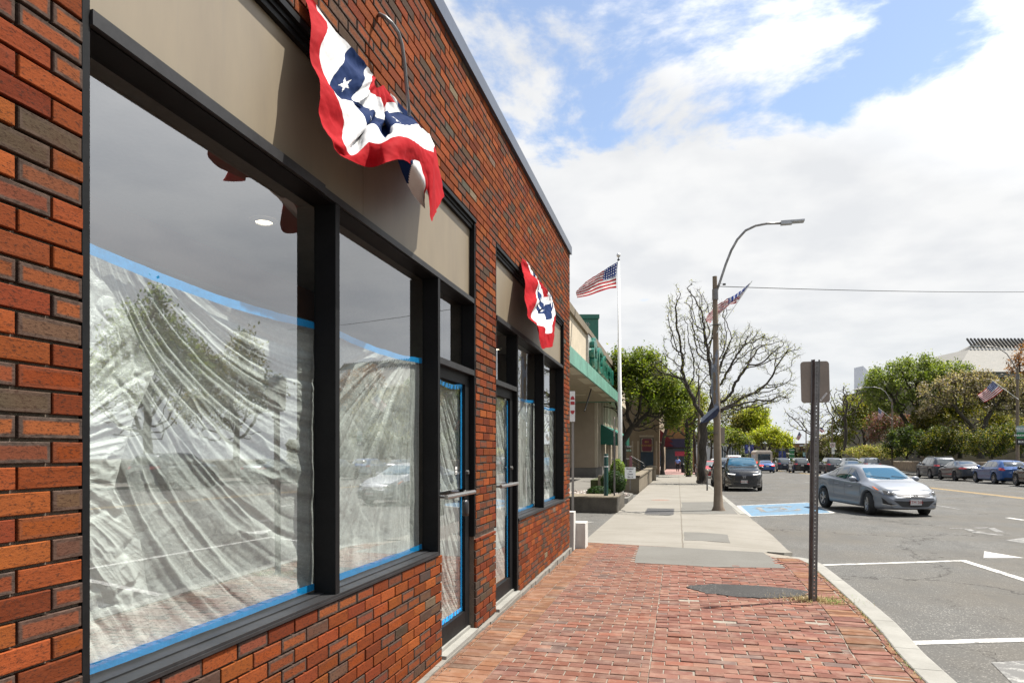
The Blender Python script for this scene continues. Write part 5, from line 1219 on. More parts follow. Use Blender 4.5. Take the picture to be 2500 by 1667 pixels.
l5 = lamp_pole(1.35, 46.5, 6.4, [(0, 0, 6.0), (.15, 0, 6.5), (.5, 0, 7.0), (.9, 0, 7.2), (1.3, 0, 7.2)], 'street lamp hidden among the branches, its tan shaft left of the bare tree trunk')
def pole_flag(p, hz, cu, label, size=(1.5, .95)):
    """cu: hoist top, hoist bottom, fly top, fly bottom in the photograph's pixels, at the pole's distance"""
    root = empty('street_flag', (p.x, p.y-.15, p.z+hz), 0, label, 'flag', 'flags on the lamp poles')
    c = [at_Y(u, v, p.y-.3-.1*k) for k, (u, v) in enumerate(cu)]
    d = (c[1]-c[0]); m = MB(); m.tube([Vector((0, 0, 0)), c[0]+(c[0]-c[1])*.06-root.location], .016, 6); m.build('staff', M_WHITE, root)
    flag4(root, c, 1.4, .05, size[0]); return root
pole_flag(p1, at_X(2484, 975, 21.7).z-p1.z, [(2424, 930), (2449, 952), (2387, 963), (2403, 982)], 'large US flag at the right, angled down to the left from the street lamp pole')
pole_flag(p2, at_X(2178, 1023, 21.7).z-p2.z, [(2145, 996), (2160, 1010), (2142, 1016), (2148, 1026)], 'small US flag on the lamp with the no U turn sign, beside the green tree')
pole_flag(p3, at_X(2031, 1055, 21.7).z-p3.z, [(2006, 1042), (2014, 1052), (2000, 1050), (2006, 1056)], 'small US flag bunched up just right of the near sign post')
pole_flag(p4, at_X(1968, 1075, 21.7).z-p4.z, [(1951, 1053), (1957, 1062), (1943, 1070), (1950, 1075)], 'small US flag hanging in the sky left of the near sign post')
# flagpole
fp = at_d(1515, 1135, 30.0); fz = gz(fp.y)
root = empty('flagpole', (fp.x, fp.y, fz), 0, 'tall white flagpole with a silver ball, in the bed behind the clipped bushes', 'flagpole')
Ht = at_Y(1510, 637, fp.y).z-fz; m = MB(); lx = (at_Y(1510, 637, fp.y).x-fp.x); m.tube([(0, 0, 0), (lx*.3, 0, Ht*.35), (lx, 0, Ht)], [.10, .092, .045], 16); m.build('pole', M_WHITE, root, True)
m = MB(); m.lathe([(0, 0), (.03, .01), (.07, .05), (.03, .09), (.018, .12), (.018, .16)], (lx, 0, Ht), 12); m.build('truck', M_BLACK, root, True)
m = MB(); m.lathe([(0, -.09)]+[(.09*math.cos(R(a)), .09*math.sin(R(a))) for a in range(-75, 90, 15)]+[(0, .09)], (lx, 0, Ht+.25), 16); m.build('ball', mat('satin_silver', (.6, .6, .6), .35, .6), root, True)
root = empty('flagpole_flag', at_Y(1508, 640, fp.y), 0, 'US flag flying to the left from the tall white flagpole', 'flag')
Y = fp.y
g = cr_surface([[at_Y(1508, 639, Y), at_Y(1487, 652, Y+.15), at_Y(1466, 665, Y+.3), at_Y(1440, 681, Y+.5), at_Y(1417, 700, Y+.5)],
                [at_Y(1505, 672, Y), at_Y(1485, 680, Y-.05), at_Y(1462, 686, Y+.15), at_Y(1435, 700, Y+.2), at_Y(1407, 712, Y+.45)],
                [at_Y(1505, 703, Y), at_Y(1487, 705, Y+.12), at_Y(1462, 713, Y+.2), at_Y(1436, 722, Y+.3), at_Y(1409, 727, Y+.4)]], 44, 26)
cloth('cloth', M_US, g, root, root.location.copy(), wr=.03)
# wires
M_WIRE = mat('black_cable', (.02, .02, .02), .6)
def wire(name, label, a, b, sag, r_=.012):
    m = MB(); a, b = Vector(a), Vector(b); m.tube([a.lerp(b, k/40)+Vector((0, 0, -sag*4*(k/40)*(1-k/40))) for k in range(41)], r_, 5); tag(m.build(name, M_WIRE), label, 'cable')
wire('overhead_cable', 'thin overhead cable crossing the street from the leaning lamp pole to the right edge', at_Y(1752, 699, Yp), at_X(2760, 706, 24), .16, .011)
wire('overhead_cable', 'slack cable running right from the lamp pole at the right edge', (21.7, 50.8, p1.z+h1*.90), (24, 24, p1.z+h1*.9), .5, .012)
m = MB(); q = at_Y(1768, 694, Yp); m.tube([at_Y(1756, 690, Yp), at_Y(1762, 693, Yp)], .006, 5); m.lathe([(0, -.05), (.03, -.04), (.03, .04), (0, .05)], q, 8, 'X'); tag(m.build('cable_insulator', M_BLACK), 'small black insulator beside the curved arm of the leaning lamp pole', 'insulator')
# ================================================================== trees
def m_leaf():
    t = NT('foliage'); c = t.attr('Col'); t.P(color=c, rough=.55, spec=.3); tl = t.node('ShaderNodeBsdfTranslucent'); c2 = t.mix(1.0, c, (1.25, 1.3, .5), 'MULTIPLY'); t.l.new(c2, tl.inputs[0])
    m = t.node('ShaderNodeMixShader', {0: .42}); t.l.new(t.b.outputs[0], m.inputs[1]); t.l.new(tl.outputs[0], m.inputs[2]); t.l.new(m.outputs[0], t.o.inputs[0]); return t.m
M_LEAF = m_leaf()
def m_bark():
    t = NT('tree_bark'); o = t.coord(); n = t.noise(t.mapv(o, (9, 9, 1.6)), 2.2, 6, .65, .5); c = t.ramp(n, [(.3, (.018, .014, .011)), (.55, (.055, .044, .034)), (.8, (.10, .085, .068))]); t.P(color=c, rough=.9, normal=t.bump(n, .8, .03)); return t.m
M_BARK = m_bark()
RV = Vector((CT, ST, 0)); DV = Vector((-ST, CT, 0))
def tree(name, label, base, env, trunk, r0, leaves=(6000, .14, [((.08, .14, .02), 1)], .35), seed=1, N=900, D=.35, cat='tree', group=None, infl=6.0, kill=None, lean=(0, 0), gnarl=.16, twig=.012, attract_low=None, wob=.05, min_sides=3, holes=None, sprays=0, spl=.38):
    rs = np.random.RandomState(seed); pts = []
    vol = [e[3]*e[4]*e[5] for e in env]; tot = sum(vol)
    for e, v in zip(env, vol):
        k = int(N*v/tot)+1; p = rs.normal(size=(k, 3)); p /= np.linalg.norm(p, axis=1)[:, None]; p *= (rs.rand(k, 1)**.40)*(1+.16*np.array([[fbm(*(q*2.2+seed))] for q in p])*2)
        pts.append(np.stack([e[0]+p[:, 0]*e[3], e[1]+p[:, 1]*e[4], e[2]+p[:, 2]*e[5]], 1))
    A = np.concatenate(pts); A = A[A[:, 2] > trunk*.75]
    if holes is not None: A = A[[fbm(q[0]*.75+seed, q[1]*.75, q[2]*.75) > -holes for q in A]]
    kill = kill or D*1.7; infl2 = infl
    nodes = [np.array([0., 0., 0.])]; par = [-1]; nz = max(2, int(trunk/D))
    for k in range(1, nz+1):
        nodes.append(np.array([lean[0]*k/nz+wob*math.sin(k*.9+seed), lean[1]*k/nz+wob*math.cos(k*.7+seed), trunk*k/nz])); par.append(k-1)
    best = np.full(len(A), 1e9); bi = np.zeros(len(A), int); alive = np.ones(len(A), bool); start = 0
    for it in range(160):
        for k in range(start, len(nodes)):
            d = ((A-nodes[k])**2).sum(1); mk = d < best; best[mk] = d[mk]; bi[mk] = k
        start = len(nodes)
        alive &= best > kill*kill
        use = alive if it < 40 else alive & (best < infl2*infl2)
        idx = np.where(use)[0]
        if len(idx) == 0: break
        acc = {}
        for i in idx: 
            v = A[i]-nodes[bi[i]]; v = v/(np.linalg.norm(v)+1e-9); acc.setdefault(bi[i], np.zeros(3)); acc[bi[i]] = acc[bi[i]]+v
        added = 0
        for k, v in acc.items():
            nv = np.linalg.norm(v)
            if nv < 1e-6: continue
            v = v/nv+rs.normal(size=3)*gnarl+np.array([0, 0, -.02]); v /= np.linalg.norm(v)
            p = nodes[k]+v*D
            if par.count(k) > 4 if False else False: continue
            nodes.append(p); par.append(k); added += 1
        if len(nodes) > 14000 or added == 0: break
    n = len(nodes); ch = [[] for _ in range(n)]
    for i in range(1, n): ch[par[i]].append(i)
    rad = [0.0]*n
    for i in range(n-1, -1, -1):
        rad[i] = twig if not ch[i] else (sum(rad[c]**2.35 for c in ch[i]))**(1/2.35)
    sc = r0/rad[0]; rad = [max(twig*.7, r*sc if r*sc > twig else twig*.7+.3*r*sc) for r in rad]
    P = [RV*q[0]+DV*q[1]+Vector((0, 0, q[2])) for q in nodes]
    m = MB(); done = [False]*n
    stack = [(0, None)]
    while stack:
        i, pr = stack.pop(); chain = ([pr] if pr is not None else [])+[i]
        while ch[i]:
            c = max(ch[i], key=lambda q: rad[q])
            for o_ in ch[i]:
                if o_ != c: stack.append((o_, i))
            chain.append(c); i = c
        if len(chain) < 2: continue
        rr_ = [rad[k] for k in chain]
        if pr is not None: rr_[0] = min(rr_[0], rr_[1]*1.15)
        if pr is None: rr_[0] *= 1.55; rr_[1] *= 1.12
        sides = 9 if rr_[0] > .1 else 5 if rr_[0] > .035 else min_sides
        m.tube([P[k] for k in chain], rr_, sides, False)
    if sprays:
        rr = random.Random(seed)
        for k in range(n):
            if rad[k] > twig*2.0 or nodes[k][2] < trunk: continue
            dr = (P[k]-P[par[k]]).normalized() if par[k] >= 0 else Vector((0, 0, 1))
            for _ in range(sprays if rr.random() < .8 else 0):
                d = (dr+Vector((rr.gauss(0, .55), rr.gauss(0, .55), rr.gauss(.1, .5)))).normalized(); l_ = spl*rr.uniform(.4, 1.2); md = P[k]+d*l_*.5+Vector((rr.gauss(0, .03), rr.gauss(0, .03), rr.gauss(0, .03)))
                d2 = (d+Vector((rr.gauss(0, .4), rr.gauss(0, .4), rr.gauss(.15, .3)))).normalized(); m.tube([P[k], md, md+d2*l_*.5], [twig*.62, twig*.5, twig*.3], 3, False)
    root = empty(name, (base[0], base[1], base[2]), 0, label, cat, group)
    m.build('trunk', M_BARK, root, True)
    cnt, sz, pal, spread = leaves
    if cnt:
        tips = [k for k in range(n) if rad[k] < twig*2.2 and nodes[k][2] > trunk*.8]
        if not tips: tips = list(range(n//2, n))
        lf = MB(); tp_ = np.array([nodes[k] for k in tips]); ti = rs.randint(0, len(tips), cnt)
        dens = np.array([.5+.9*fbm(*(q*.55+seed*3.1)) for q in tp_])
        cl = [p[0] for p in pal]; cw = np.array([p[1] for p in pal], float); cw /= cw.sum(); ci = rs.choice(len(cl), cnt, p=cw)
        offs = rs.normal(size=(cnt, 3))*spread; rn = rs.rand(cnt, 4)
        V = []; F = []; C_ = []
        for j in range(cnt):
            t = ti[j]
            if rn[j, 0] > dens[t]+.35: continue
            q = tp_[t]+offs[j]; 
            if q[2] < .15: continue
            p = RV*q[0]+DV*q[1]+Vector((0, 0, q[2]))
            a = Vector(rs.normal(size=3)).normalized(); b = a.cross(Vector((rn[j, 1]-.5, rn[j, 2]-.5, .6))).normalized(); s_ = sz*(.6+.8*rn[j, 3]); a = a*s_; b = b*s_*.55
            o_ = len(V); V += [tuple(p-a), tuple(p+b), tuple(p+a), tuple(p-b)]; F.append([o_, o_+1, o_+2, o_+3])
            c = cl[ci[j]]; k = .75+.5*rn[j, 1]; C_.append((c[0]*k, c[1]*k, c[2]*k, 1))
        lf.v = V; lf.f = F; lf.col = C_; lf.build('crown', M_LEAF, root)
    return root
SPR = [((.16, .20, .028), 5), ((.10, .14, .02), 5), ((.24, .26, .045), 3), ((.055, .085, .014), 3)]
BUD = [((.22, .24, .05), 4), ((.16, .17, .04), 3), ((.30, .26, .07), 2)]
YEL = [((.34, .36, .03), 5), ((.26, .30, .03), 4), ((.42, .38, .05), 2), ((.14, .18, .02), 2)]
OLV = [((.17, .15, .03), 4), ((.11, .12, .02), 4), ((.24, .19, .04), 3), ((.06, .07, .015), 3)]
DKG = [((.022, .045, .010), 5), ((.035, .06, .014), 4), ((.07, .085, .02), 2)]  # dark green leaves, lowered further to paint in shade under the tall trees
BLO = [((.30, .24, .20), 5), ((.38, .33, .29), 3), ((.18, .13, .09), 4), ((.08, .08, .03), 4)]
PNK = [((.20, .08, .10), 4), ((.13, .07, .06), 3), ((.08, .08, .03), 3)]
RUS = [((.24, .10, .045), 4), ((.30, .14, .06), 3), ((.13, .06, .03), 3)]
tb_ = at_side(1713, 1180)
tree('bare_tree', 'tall almost bare street tree with budding twigs, just left of the leaning lamp pole', (tb_.x, tb_.y, gz(tb_.y)-.03),
     [(-.9, 0, 10.0, 1.5, 1.6, 2.5), (1.0, 0, 9.8, 1.1, 1.4, 1.8), (2.7, 0, 8.3, 1.5, 1.8, 1.3), (4.6, 0, 7.9, 1.5, 1.3, 1.1), (3.5, 0, 5.3, 2.1, 1.8, .8), (-2.0, 0, 7.2, 1.3, 1.6, 1.2), (.6, 0, 7.2, 1.5, 1.8, 1.6), (-1.2, 0, 12.0, .35, .5, 1.0), (5.0, 0, 6.2, .9, 1.0, .5), (1.4, 0, 4.6, 1.2, 1.2, .5)],
     3.6, .235, (6500, .042, BUD, .10), seed=7, N=7600, D=.20, twig=.0095, gnarl=.19, holes=.12, sprays=3, lean=(.12, 0))
gb = at_d(1524, 1150, 49)
tree('leafy_tree', 'dense fresh green tree behind the white flagpole', (gb.x, gb.y, gz(gb.y)),
     [(1.0, 0, 7.0, 2.3, 2.2, 2.2), (2.7, 0, 5.8, 2.2, 2.2, 2.0), (.6, 0, 5.2, 1.8, 2.0, 1.7), (1.6, 0, 8.6, 1.3, 1.4, 1.2), (-.6, 0, 8.2, 1.0, 1.0, 1.3), (1.8, 0, 4.3, 2.4, 2, 1.2), (-.6, 0, 5.6, 1.2, 1.4, 1.4)],
     2.7, .22, (32000, .10, SPR, .27), seed=3, N=1100, D=.34, lean=(-.15, 0), gnarl=.2)
q = at_d(1625, 1152, 66)
tree('leafy_tree', 'green tree further along the sidewalk, between the flagpole tree and the bare tree', (q.x-.3, q.y, gz(q.y)), [(-.3, 0, 7.4, 2.4, 2.4, 2.6), (1.8, 0, 6.4, 2.4, 2, 2.4), (1.2, 0, 4.6, 1.6, 1.6, 1.2)], 2.6, .17, (12000, .12, SPR, .3), seed=5, N=700, D=.42)
q = at_d(1681, 1160, 58)
iv = tree('ivy_tree', 'thin dark tree with ivy on its trunk, right of the walking person', (q.x, q.y, gz(q.y)), [(0, 0, 6.2, 1.6, 1.6, 2.2), (-.9, 0, 4.4, 1.0, 1.0, 1.0)], 3.2, .17, (4200, .09, BUD+SPR[:1], .2), seed=9, N=500, D=.33)
rs = random.Random(4); m = MB()
for k in range(1300):
    z = rs.uniform(.1, 4.2); a = rs.uniform(0, 6.28); r_ = .2+rs.random()*.14; c = Vector((r_*math.cos(a), r_*math.sin(a), z)); s_ = rs.uniform(.03, .07); u_ = Vector((rs.gauss(0, 1), rs.gauss(0, 1), rs.gauss(0, 1))).normalized()*s_; v_ = u_.orthogonal().normalized()*s_
    m.add([c-u_, c+v_, c+u_, c-v_], [(0, 1, 2, 3)], None, (*rs.choice([(.05, .09, .02), (.04, .07, .02), (.28, .36, .04)]), 1))
m.build('ivy', M_LEAF, iv)
q = at_d(1697, 1152, 76)
tree('ivy_tree', 'slender sparse tree farther down the near sidewalk, behind the ivy covered trunk', (q.x, q.y, gz(q.y)), [(0, 0, 6.5, 2.4, 2, 2.6)], 3.2, .15, (3500, .12, BUD, .3), seed=12, N=400, D=.42)
def far_tree(u, vb, dep, env, trunk, r0, leaves, seed, label, name='leafy_tree', N=600, D=.5, zb=None, **k):
    q = at_d(u, vb, dep); z = q.z if zb is None else zb; return tree(name, label, (q.x, q.y, z), env, trunk, r0, leaves, seed, N, D, **k)
# median / far centre
far_tree(1843, 1120, 150, [(0, 0, 8.2, 3.2, 3, 3.6), (.4, 0, 4.8, 3.6, 3, 2)], 2.4, .25, (9000, .24, YEL, .55), 21, 'round bright yellow green tree in the far centre behind the white van')
far_tree(1872, 1122, 140, [(0, 0, 4.6, 3.4, 3, 2.0), (2.8, 0, 3.6, 2.2, 2, 1.8)], 1.4, .2, (9000, .20, YEL, .5), 22, 'low broad yellow tree right above the white van')
far_tree(1806, 1122, 150, [(0, 0, 6.0, 2.4, 2, 4.0)], 2, .2, (5000, .22, OLV, .5), 23, 'olive tree at the corner of the far white building')
far_tree(1775, 1120, 120, [(0, 0, 3.6, 2.6, 2, 2.0), (1.8, 0, 3.0, 2.2, 2, 1.6)], 1.2, .15, (6000, .18, SPR+BUD, .4), 24, 'small green tree in front of the far white building')
far_tree(1736, 1120, 110, [(0, 0, 3.6, 2.4, 2, 1.9)], 1.2, .15, (4500, .17, SPR, .4), 25, 'small green tree seen between the bare tree trunk and the leaning lamp pole')
far_tree(1790, 1110, 190, [(0, 0, 12, 5, 3, 5.5)], 5, .35, (3500, .25, BUD, .5), 26, 'pale thinly leaved tree rising above the far white building', N=700, D=.6, twig=.03)
far_tree(1752, 1110, 170, [(0, 0, 12.5, 5, 3, 4.5)], 5, .3, (600, .2, BUD, .5), 27, 'bare dark tree above the far white building, left side', 'bare_tree', N=700, D=.6, twig=.035)
far_tree(1968, 1125, 118, [(0, 0, 7.4, 4.2, 3, 2.8), (3.6, 0, 6.2, 3.4, 3, 2.4)], 3.6, .22, (300, .15, BUD, .4), 28, 'bare tree behind the near sign post', 'bare_tree', N=700, D=.5, twig=.02, lean=(1.2, 0), sprays=2, spl=.7)
far_tree(2060, 1112, 92, [(-.6, 0, 7.0, 2.6, 2, 2.8), (1.0, 0, 7.4, 2.2, 2, 2.4)], 3.0, .22, (500, .1, BUD, .3), 29, 'bare tree with forked trunk before the olive shrubs, right of the sign post', 'bare_tree', N=600, D=.42, twig=.017, lean=(.3, 0), sprays=2, spl=.6)
far_tree(2110, 1112, 100, [(0, 0, 5.2, 4.4, 3, 3.2), (-3.2, 0, 3.4, 2.6, 2, 2.2)], 1.5, .2, (12000, .17, OLV+SPR[:1], .45), 30, 'broad olive and yellow tree behind the silver sedan, left of the tall green tree')
far_tree(2168, 1112, 92, [(0, 0, 3.6, 3.0, 2.4, 2.6)], 1.2, .15, (7000, .13, PNK, .35), 31, 'purple pink budding tree behind the no U turn sign')
far_tree(2022, 1122, 120, [(0, 0, 2.6, 3.4, 2, 2.0), (-2, 0, 1.8, 2, 2, 1.4)], .9, .12, (6000, .16, BLO+SPR[:1], .35), 32, 'pale blossoming bush just right of the sign post')
# park on the right
far_tree(2250, 1118, 74, [(-3.4, 0, 8.6, 2.8, 2.6, 2.2), (-.6, 0, 9.3, 2.8, 2.6, 1.9), (2.4, 0, 9.2, 2.6, 2.6, 1.5), (-5.2, 0, 7.4, 1.5, 1.6, 1.8), (-3.2, 0, 6.0, 2.2, 2.2, 1.5), (.4, 0, 7.0, 3.6, 2.4, 1.9), (2.2, 0, 5.2, 2, 2, 1.2), (4.0, 0, 8.4, 1.4, 1.6, 1.0)], 1.3, .34, (26000, .125, [((.17, .21, .05), 5), ((.10, .14, .03), 4), ((.24, .27, .08), 3)], .30), 33, 'tall vase shaped bright green tree between the two right hand flags', N=1500, D=.42, twig=.02)
far_tree(2395, 1118, 66, [(-4.0, 0, 6.0, 1.8, 1.8, 1.7), (-1.4, 0, 7.4, 2.0, 1.8, 1.2), (.6, 0, 6.6, 2.4, 2, 1.7), (2.8, 0, 6.2, 2.0, 2, 1.8), (4.6, 0, 5.4, 1.6, 2, 1.8), (-5.4, 0, 4.8, .9, 1, 1.1)], 1.9, .26, (22000, .095, BLO, .24), 34, 'wide pale blossoming tree beneath the large US flag', N=1300, D=.38, twig=.018)
far_tree(2345, 1118, 72, [(0, 0, 4.6, 4.6, 2.5, 2.4), (-2, 0, 2.4, 4.5, 2.5, 1.7), (3.6, 0, 2.8, 4.0, 2.5, 2.0)], .8, .2, (26000, .12, OLV, .35), 35, 'golden olive spreading shrub tree under the blossoming tree', N=900, D=.45)
far_tree(2492, 1118, 76, [(1.6, 0, 10.6, 2.4, 3, 2.4), (3.0, 0, 9.4, 3.2, 3, 3), (-.4, 0, 8.2, 1.6, 2, 1.2)], 3.2, .28, (9000, .12, RUS, .35), 36, 'reddish brown budding tree at the right edge in front of the slate roof', N=900, D=.45)
far_tree(2215, 1120, 70, [(0, 0, 1.7, 2.6, 1.6, 1.7), (2.6, 0, 1.8, 2.4, 1.6, 1.6)], .4, .1, (14000, .085, [((.09, .13, .025), 4), ((.13, .15, .03), 2)]+DKG, .2), 37, 'mid green clipped hedge mass behind the stone wall, right of the no U turn sign', 'hedge', N=500, D=.3, cat='hedge')
far_tree(2300, 1120, 68, [(0, 0, 1.6, 2.6, 1.5, 1.6), (3.0, 0, 1.5, 2.4, 1.5, 1.5)], .4, .1, (13000, .085, DKG+OLV[:3], .2), 38, 'dark green hedge behind the wall above the dark SUV and grey sedan', 'hedge', N=500, D=.3, cat='hedge')
far_tree(2420, 1120, 60, [(0, 0, 1.6, 2.6, 1.5, 1.5), (3.0, 0, 1.8, 2.4, 1.5, 1.7)], .4, .1, (13000, .08, DKG+OLV[:3], .2), 39, 'dark green hedge behind the wall above the bright blue hatchback', 'hedge', N=500, D=.3, cat='hedge')
far_tree(2140, 1130, 84, [(0, 0, 1.3, 4.2, 1.2, .9)], .4, .06, (7000, .10, [((.34, .32, .10), 3), ((.42, .33, .18), 2), ((.16, .18, .04), 3)], .22), 40, 'low pale yellow flowering bushes behind the roof of the silver sedan', 'flowering_bush', N=400, D=.25, cat='bush')
# beyond the right edge: seen only in the shop windows
for k, (x, y, pal, s_) in enumerate([(27, 34, SPR, 1.15), (28, 22, BUD, 1.2), (29, 45, OLV, 1.1)]):
    tree('leafy_tree', ['green park tree beyond the right edge, mirrored in the largest shop window', 'budding park tree mirrored at the left of the largest shop window', 'olive park tree mirrored in the second shop window'][k], (x, y, rz(21, y)+.1), [(0, 0, 6.4*s_, 2.6, 3, 2.6*s_), (2.8, 0, 5.0*s_, 2.2, 3, 1.8), (-2.6, 0, 5.4*s_, 1.8, 2, 1.6), (.8, 0, 3.4, 2.6, 2, 1.2), (-1, 0, 9.0*s_, 1.2, 1.2, 1.2)], 2.0, .25, (11000, .13, pal, .36), 50+k, 900, .42)
# ================================================================== park wall, far slate building, tower
M_PWALL = mat('rough_park_wall_stone', (.30, .235, .17), .9, var=.25, vs=3, bump=.6, bs=12); M_CAP = mat('pale_wall_capstone', (.44, .37, .28), .85, var=.12)
wl = empty('stone_wall', (25.6, 60, rz(21.2, 60)+.13), 0, 'low tan stone wall with pale capstones behind the cars at the far kerb', 'wall')
m = MB(); m2 = MB()
for a in np.arange(-40, 30, 4.0): 
    zb = rz(21.2, 60+a)-rz(21.2, 60); m.box((-.2, a, zb-.6), (.2, a+3.985, zb+1.0)); m2.box((-.26, a, zb+1.002), (.26, a+3.985, zb+1.12))
m.build('masonry', M_PWALL, wl); m2.build('capstones', M_CAP, wl)
pr_ = empty('wall_pier', (25.5, 79.5, rz(21.2, 79.5)+.13), 0, 'square stone pier of the park wall beside the no U turn sign lamp', 'wall pier'); MB().box((-.45, -.45, -.5), (.45, .45, 1.55)).build('shaft', M_PWALL, pr_); MB().box((-.55, -.55, 1.552), (.55, .55, 1.72)).build('cap', M_CAP, pr_)
strip('park_lawn', mat('lawn_grass', (.05, .085, .02), .9, var=.3, vs=1), [26.0, 60, 140], [-20, 30, 80, 170], lambda x, y: rz(21.2, y)+.25+.03*(x-26)*0)
def m_slate():
    t = NT('slate_roof_tiles'); o = t.coord(); br = t.node('ShaderNodeTexBrick', {'Scale': 1.0, 'Mortar Size': .012, 'Color1': (.22, .215, .20, 1), 'Color2': (.25, .24, .22, 1), 'Mortar': (.20, .195, .18, 1)}); br.inputs['Brick Width'].default_value = .45; br.inputs['Row Height'].default_value = .28
    t.l.new(t.mapv(o, (1, 1, 1), rot=(R(0), 0, 0)), br.inputs['Vector']); c = t.mix(t.rng(t.noise(o, .6, 5), .4, .7, 0, .3), br.outputs[0], (.20, .195, .175)); t.P(color=c, rough=.9, spec=.05); return t.m
M_SLATE = m_slate(); M_TANW = mat('tan_brick_wall', (.19, .145, .095), .9, var=.12, vs=1); M_GRYM = mat('grey_metal_louvre', (.16, .16, .16), .5, .3)
M_FARG = mat('far_window_glass', (.03, .05, .07), .1)
bp = at_d(2330, 1102, 118)
sb = empty('slate_roofed_building', (bp.x, bp.y, rz(21, 90)), TH, 'big building with a pale hipped slate roof above the trees at the right', 'building')
kk = 118/1653
X = lambda u: (u-2330)*kk; Z = lambda v: (1102-v)*kk+CAMZ-rz(21, 90)
XD = lambda u, d: ((u-1250)*(118+d)-1080*118)/1653; ZD = lambda v, d: (1102-v)*(118+d)/1653+CAMZ-rz(21, 90)
ex0, ex1 = X(2333), X(2800); ze, zr_, zl = Z(909), Z(852), Z(832)
m = MB(); m.box((ex0+.4, 0, -1), (ex1, 34, ze-.9)); m.build('wall', M_TANW, sb)
m = MB(); m.box((ex0+.1, -.5, ze-.9), (ex1+.2, 34.5, ze-.02)); m.build('cornice', M_GRYM, sb)
rx0 = X(2368)+0; hx = X(2390); m = MB()
m.add([(ex0-.6, -1, ze), (ex1, -1, ze), (ex1, 10, ZD(852, 10)), (XD(2367, 10), 10, ZD(852, 10)), (ex0-.6, 35, ze), (XD(2367, 10), 24, ZD(852, 10)), (ex1, 24, ZD(852, 10)), (ex1, 35, ze)], [(0, 1, 2, 3), (4, 0, 3, 5), (3, 2, 6, 5), (7, 4, 5, 6)])
m.build('roof', M_SLATE, sb)
m = MB(); m.add([(XD(2367, 10), 9.9, ZD(852, 10)+.05), (ex1, 9.9, ZD(852, 10)+.05), (ex1, 13, ZD(832, 13)), (XD(2391, 13), 13, ZD(832, 13)), (XD(2300, 16), 16, ZD(878, 16))], [(0, 1, 2, 3), (4, 0, 3)]); rb = m.build('ridge_louvre_base', M_SLATE, sb)
m = MB(); nn = 34
for k in range(nn): x = XD(2370, 10)+k*(ex1-XD(2370, 10))/nn; m.bar((x, 9.4, ZD(852, 10)+.35), (x+1.1, 12.7, ZD(832, 13)+.35), .24, .30)
m.build('louvres', mat('dark_louvre', (.03, .03, .03), .9, spec=.02), rb)
for k in range(5):
    m = MB(); x = X(2350)+k*7.0; m.box((x, -.06, ze-4.6), (x+2.4, .05, ze-1.9)); m.build('window', M_FARG, sb)
lw = MB(); lw.add([(X(2255), 6, ze-1.4), (X(2335), 6, ze-1.4), (XD(2335, 14), 14, ZD(884, 14)), (XD(2300, 14), 14, ZD(880, 14))], [(0, 1, 2, 3)]); lw.build('lower_roof', M_SLATE, sb)
m = MB(); m.box((X(2262), 6.2, -1), (X(2336), 30, ze-1.5)); m.build('rear_wing', mat('grey_brown_wall', (.15, .125, .10), .9), sb)
tw = at_d(2116, 1102, 230); tw.z = -3; kq = 230/1653; root = empty('white_tower', tw, TH, 'slim white tower with a slanted top, far behind the green tree', 'tower')
Z = lambda v: (1102-v)*kq+CAMZ+3; hw_ = 9*kq
m = MB(); m.add([(-hw_, 0, 0), (hw_*1.2, 0, 0), (hw_*1.2, 0, Z(914)), (-hw_, 0, Z(893)), (-hw_, 6, 0), (hw_*1.2, 6, 0), (hw_*1.2, 6, Z(914)), (-hw_, 6, Z(893))], [(0, 1, 2, 3), (5, 4, 7, 6), (1, 5, 6, 2), (4, 0, 3, 7), (3, 2, 6, 7)]); m.build('shaft', mat('tower_white_panel', (.95, .98, 1.05), .6), root)
m = MB(); m.box((-hw_*.3, -.2, Z(935)), (hw_*.9, -.01, Z(920))); m.build('belfry_panel', M_WHITE, root); m = MB().lathe([(0, -.3), (.55, -.3), (.7, 0), (.55, .3), (0, .3)], (hw_*.3, 0, Z(927)), 12, 'Y'); m.build('bell', M_BLACK, root)
# ================================================================== bank on the left
M_BANK = mat('beige_limestone', (.40, .32, .235), .85, var=.10, vs=1.2); M_CREAM = mat('cream_stucco', (.56, .48, .36), .8, var=.12, vs=1.5); M_GRNB = mat('grey_granite_plinth', (.155, .145, .13), .7, var=.15, vs=2)
M_GRN = mat('bank_green_enamel', (.006, .105, .072), .3, var=.08); M_LGRN = mat('faded_green_fascia', (.15, .35, .27), .45, var=.22, vs=1.5, bump=.05); M_SOFF = mat('canopy_soffit', (.42, .34, .24), .8)
bank = empty('bank_building', (-5.6, 46, gz(46)), 0, 'limestone bank with ribbed front, green awnings and a drive through canopy, left of the flagpole', 'building')
def LB(mb, nm, mt, par=bank): o = mb.build(nm, mt); o.parent = par; o.location = -Vector(bank.location) if par == bank else (0, 0, 0); return o
g0 = gz(46); y0 = 47.0
m = MB(); m.box((-18, y0, g0+.87), (-5.62, 66, 8.6)); LB(m, 'wall', M_BANK)
m = MB(); m.box((-18, y0-.06, g0-.6), (-5.52, 66.1, g0+.86)); LB(m, 'plinth', M_GRNB)
m = MB()
for k in range(16): y = y0+.02+k*1.18; m.box((-5.615, y, g0+.9), (-5.38 if k else -5.42, y+.42, 6.9))
LB(m, 'pilaster', M_CREAM)
for k in range(15): y = y0+.44+k*1.18; m = MB().box((-5.618, y+.12, 1.2), (-5.60, y+.66, 6.2)); LB(m, 'window', M_FARG)
m = MB(); m.box((-16, y0-.02, 1.0), (-14.6, y0+.05, 3.4)); m.box((-8.9, y0-.02, .9), (-7.7, y0+.05, 3.3)); LB(m, 'side_window', M_FARG)
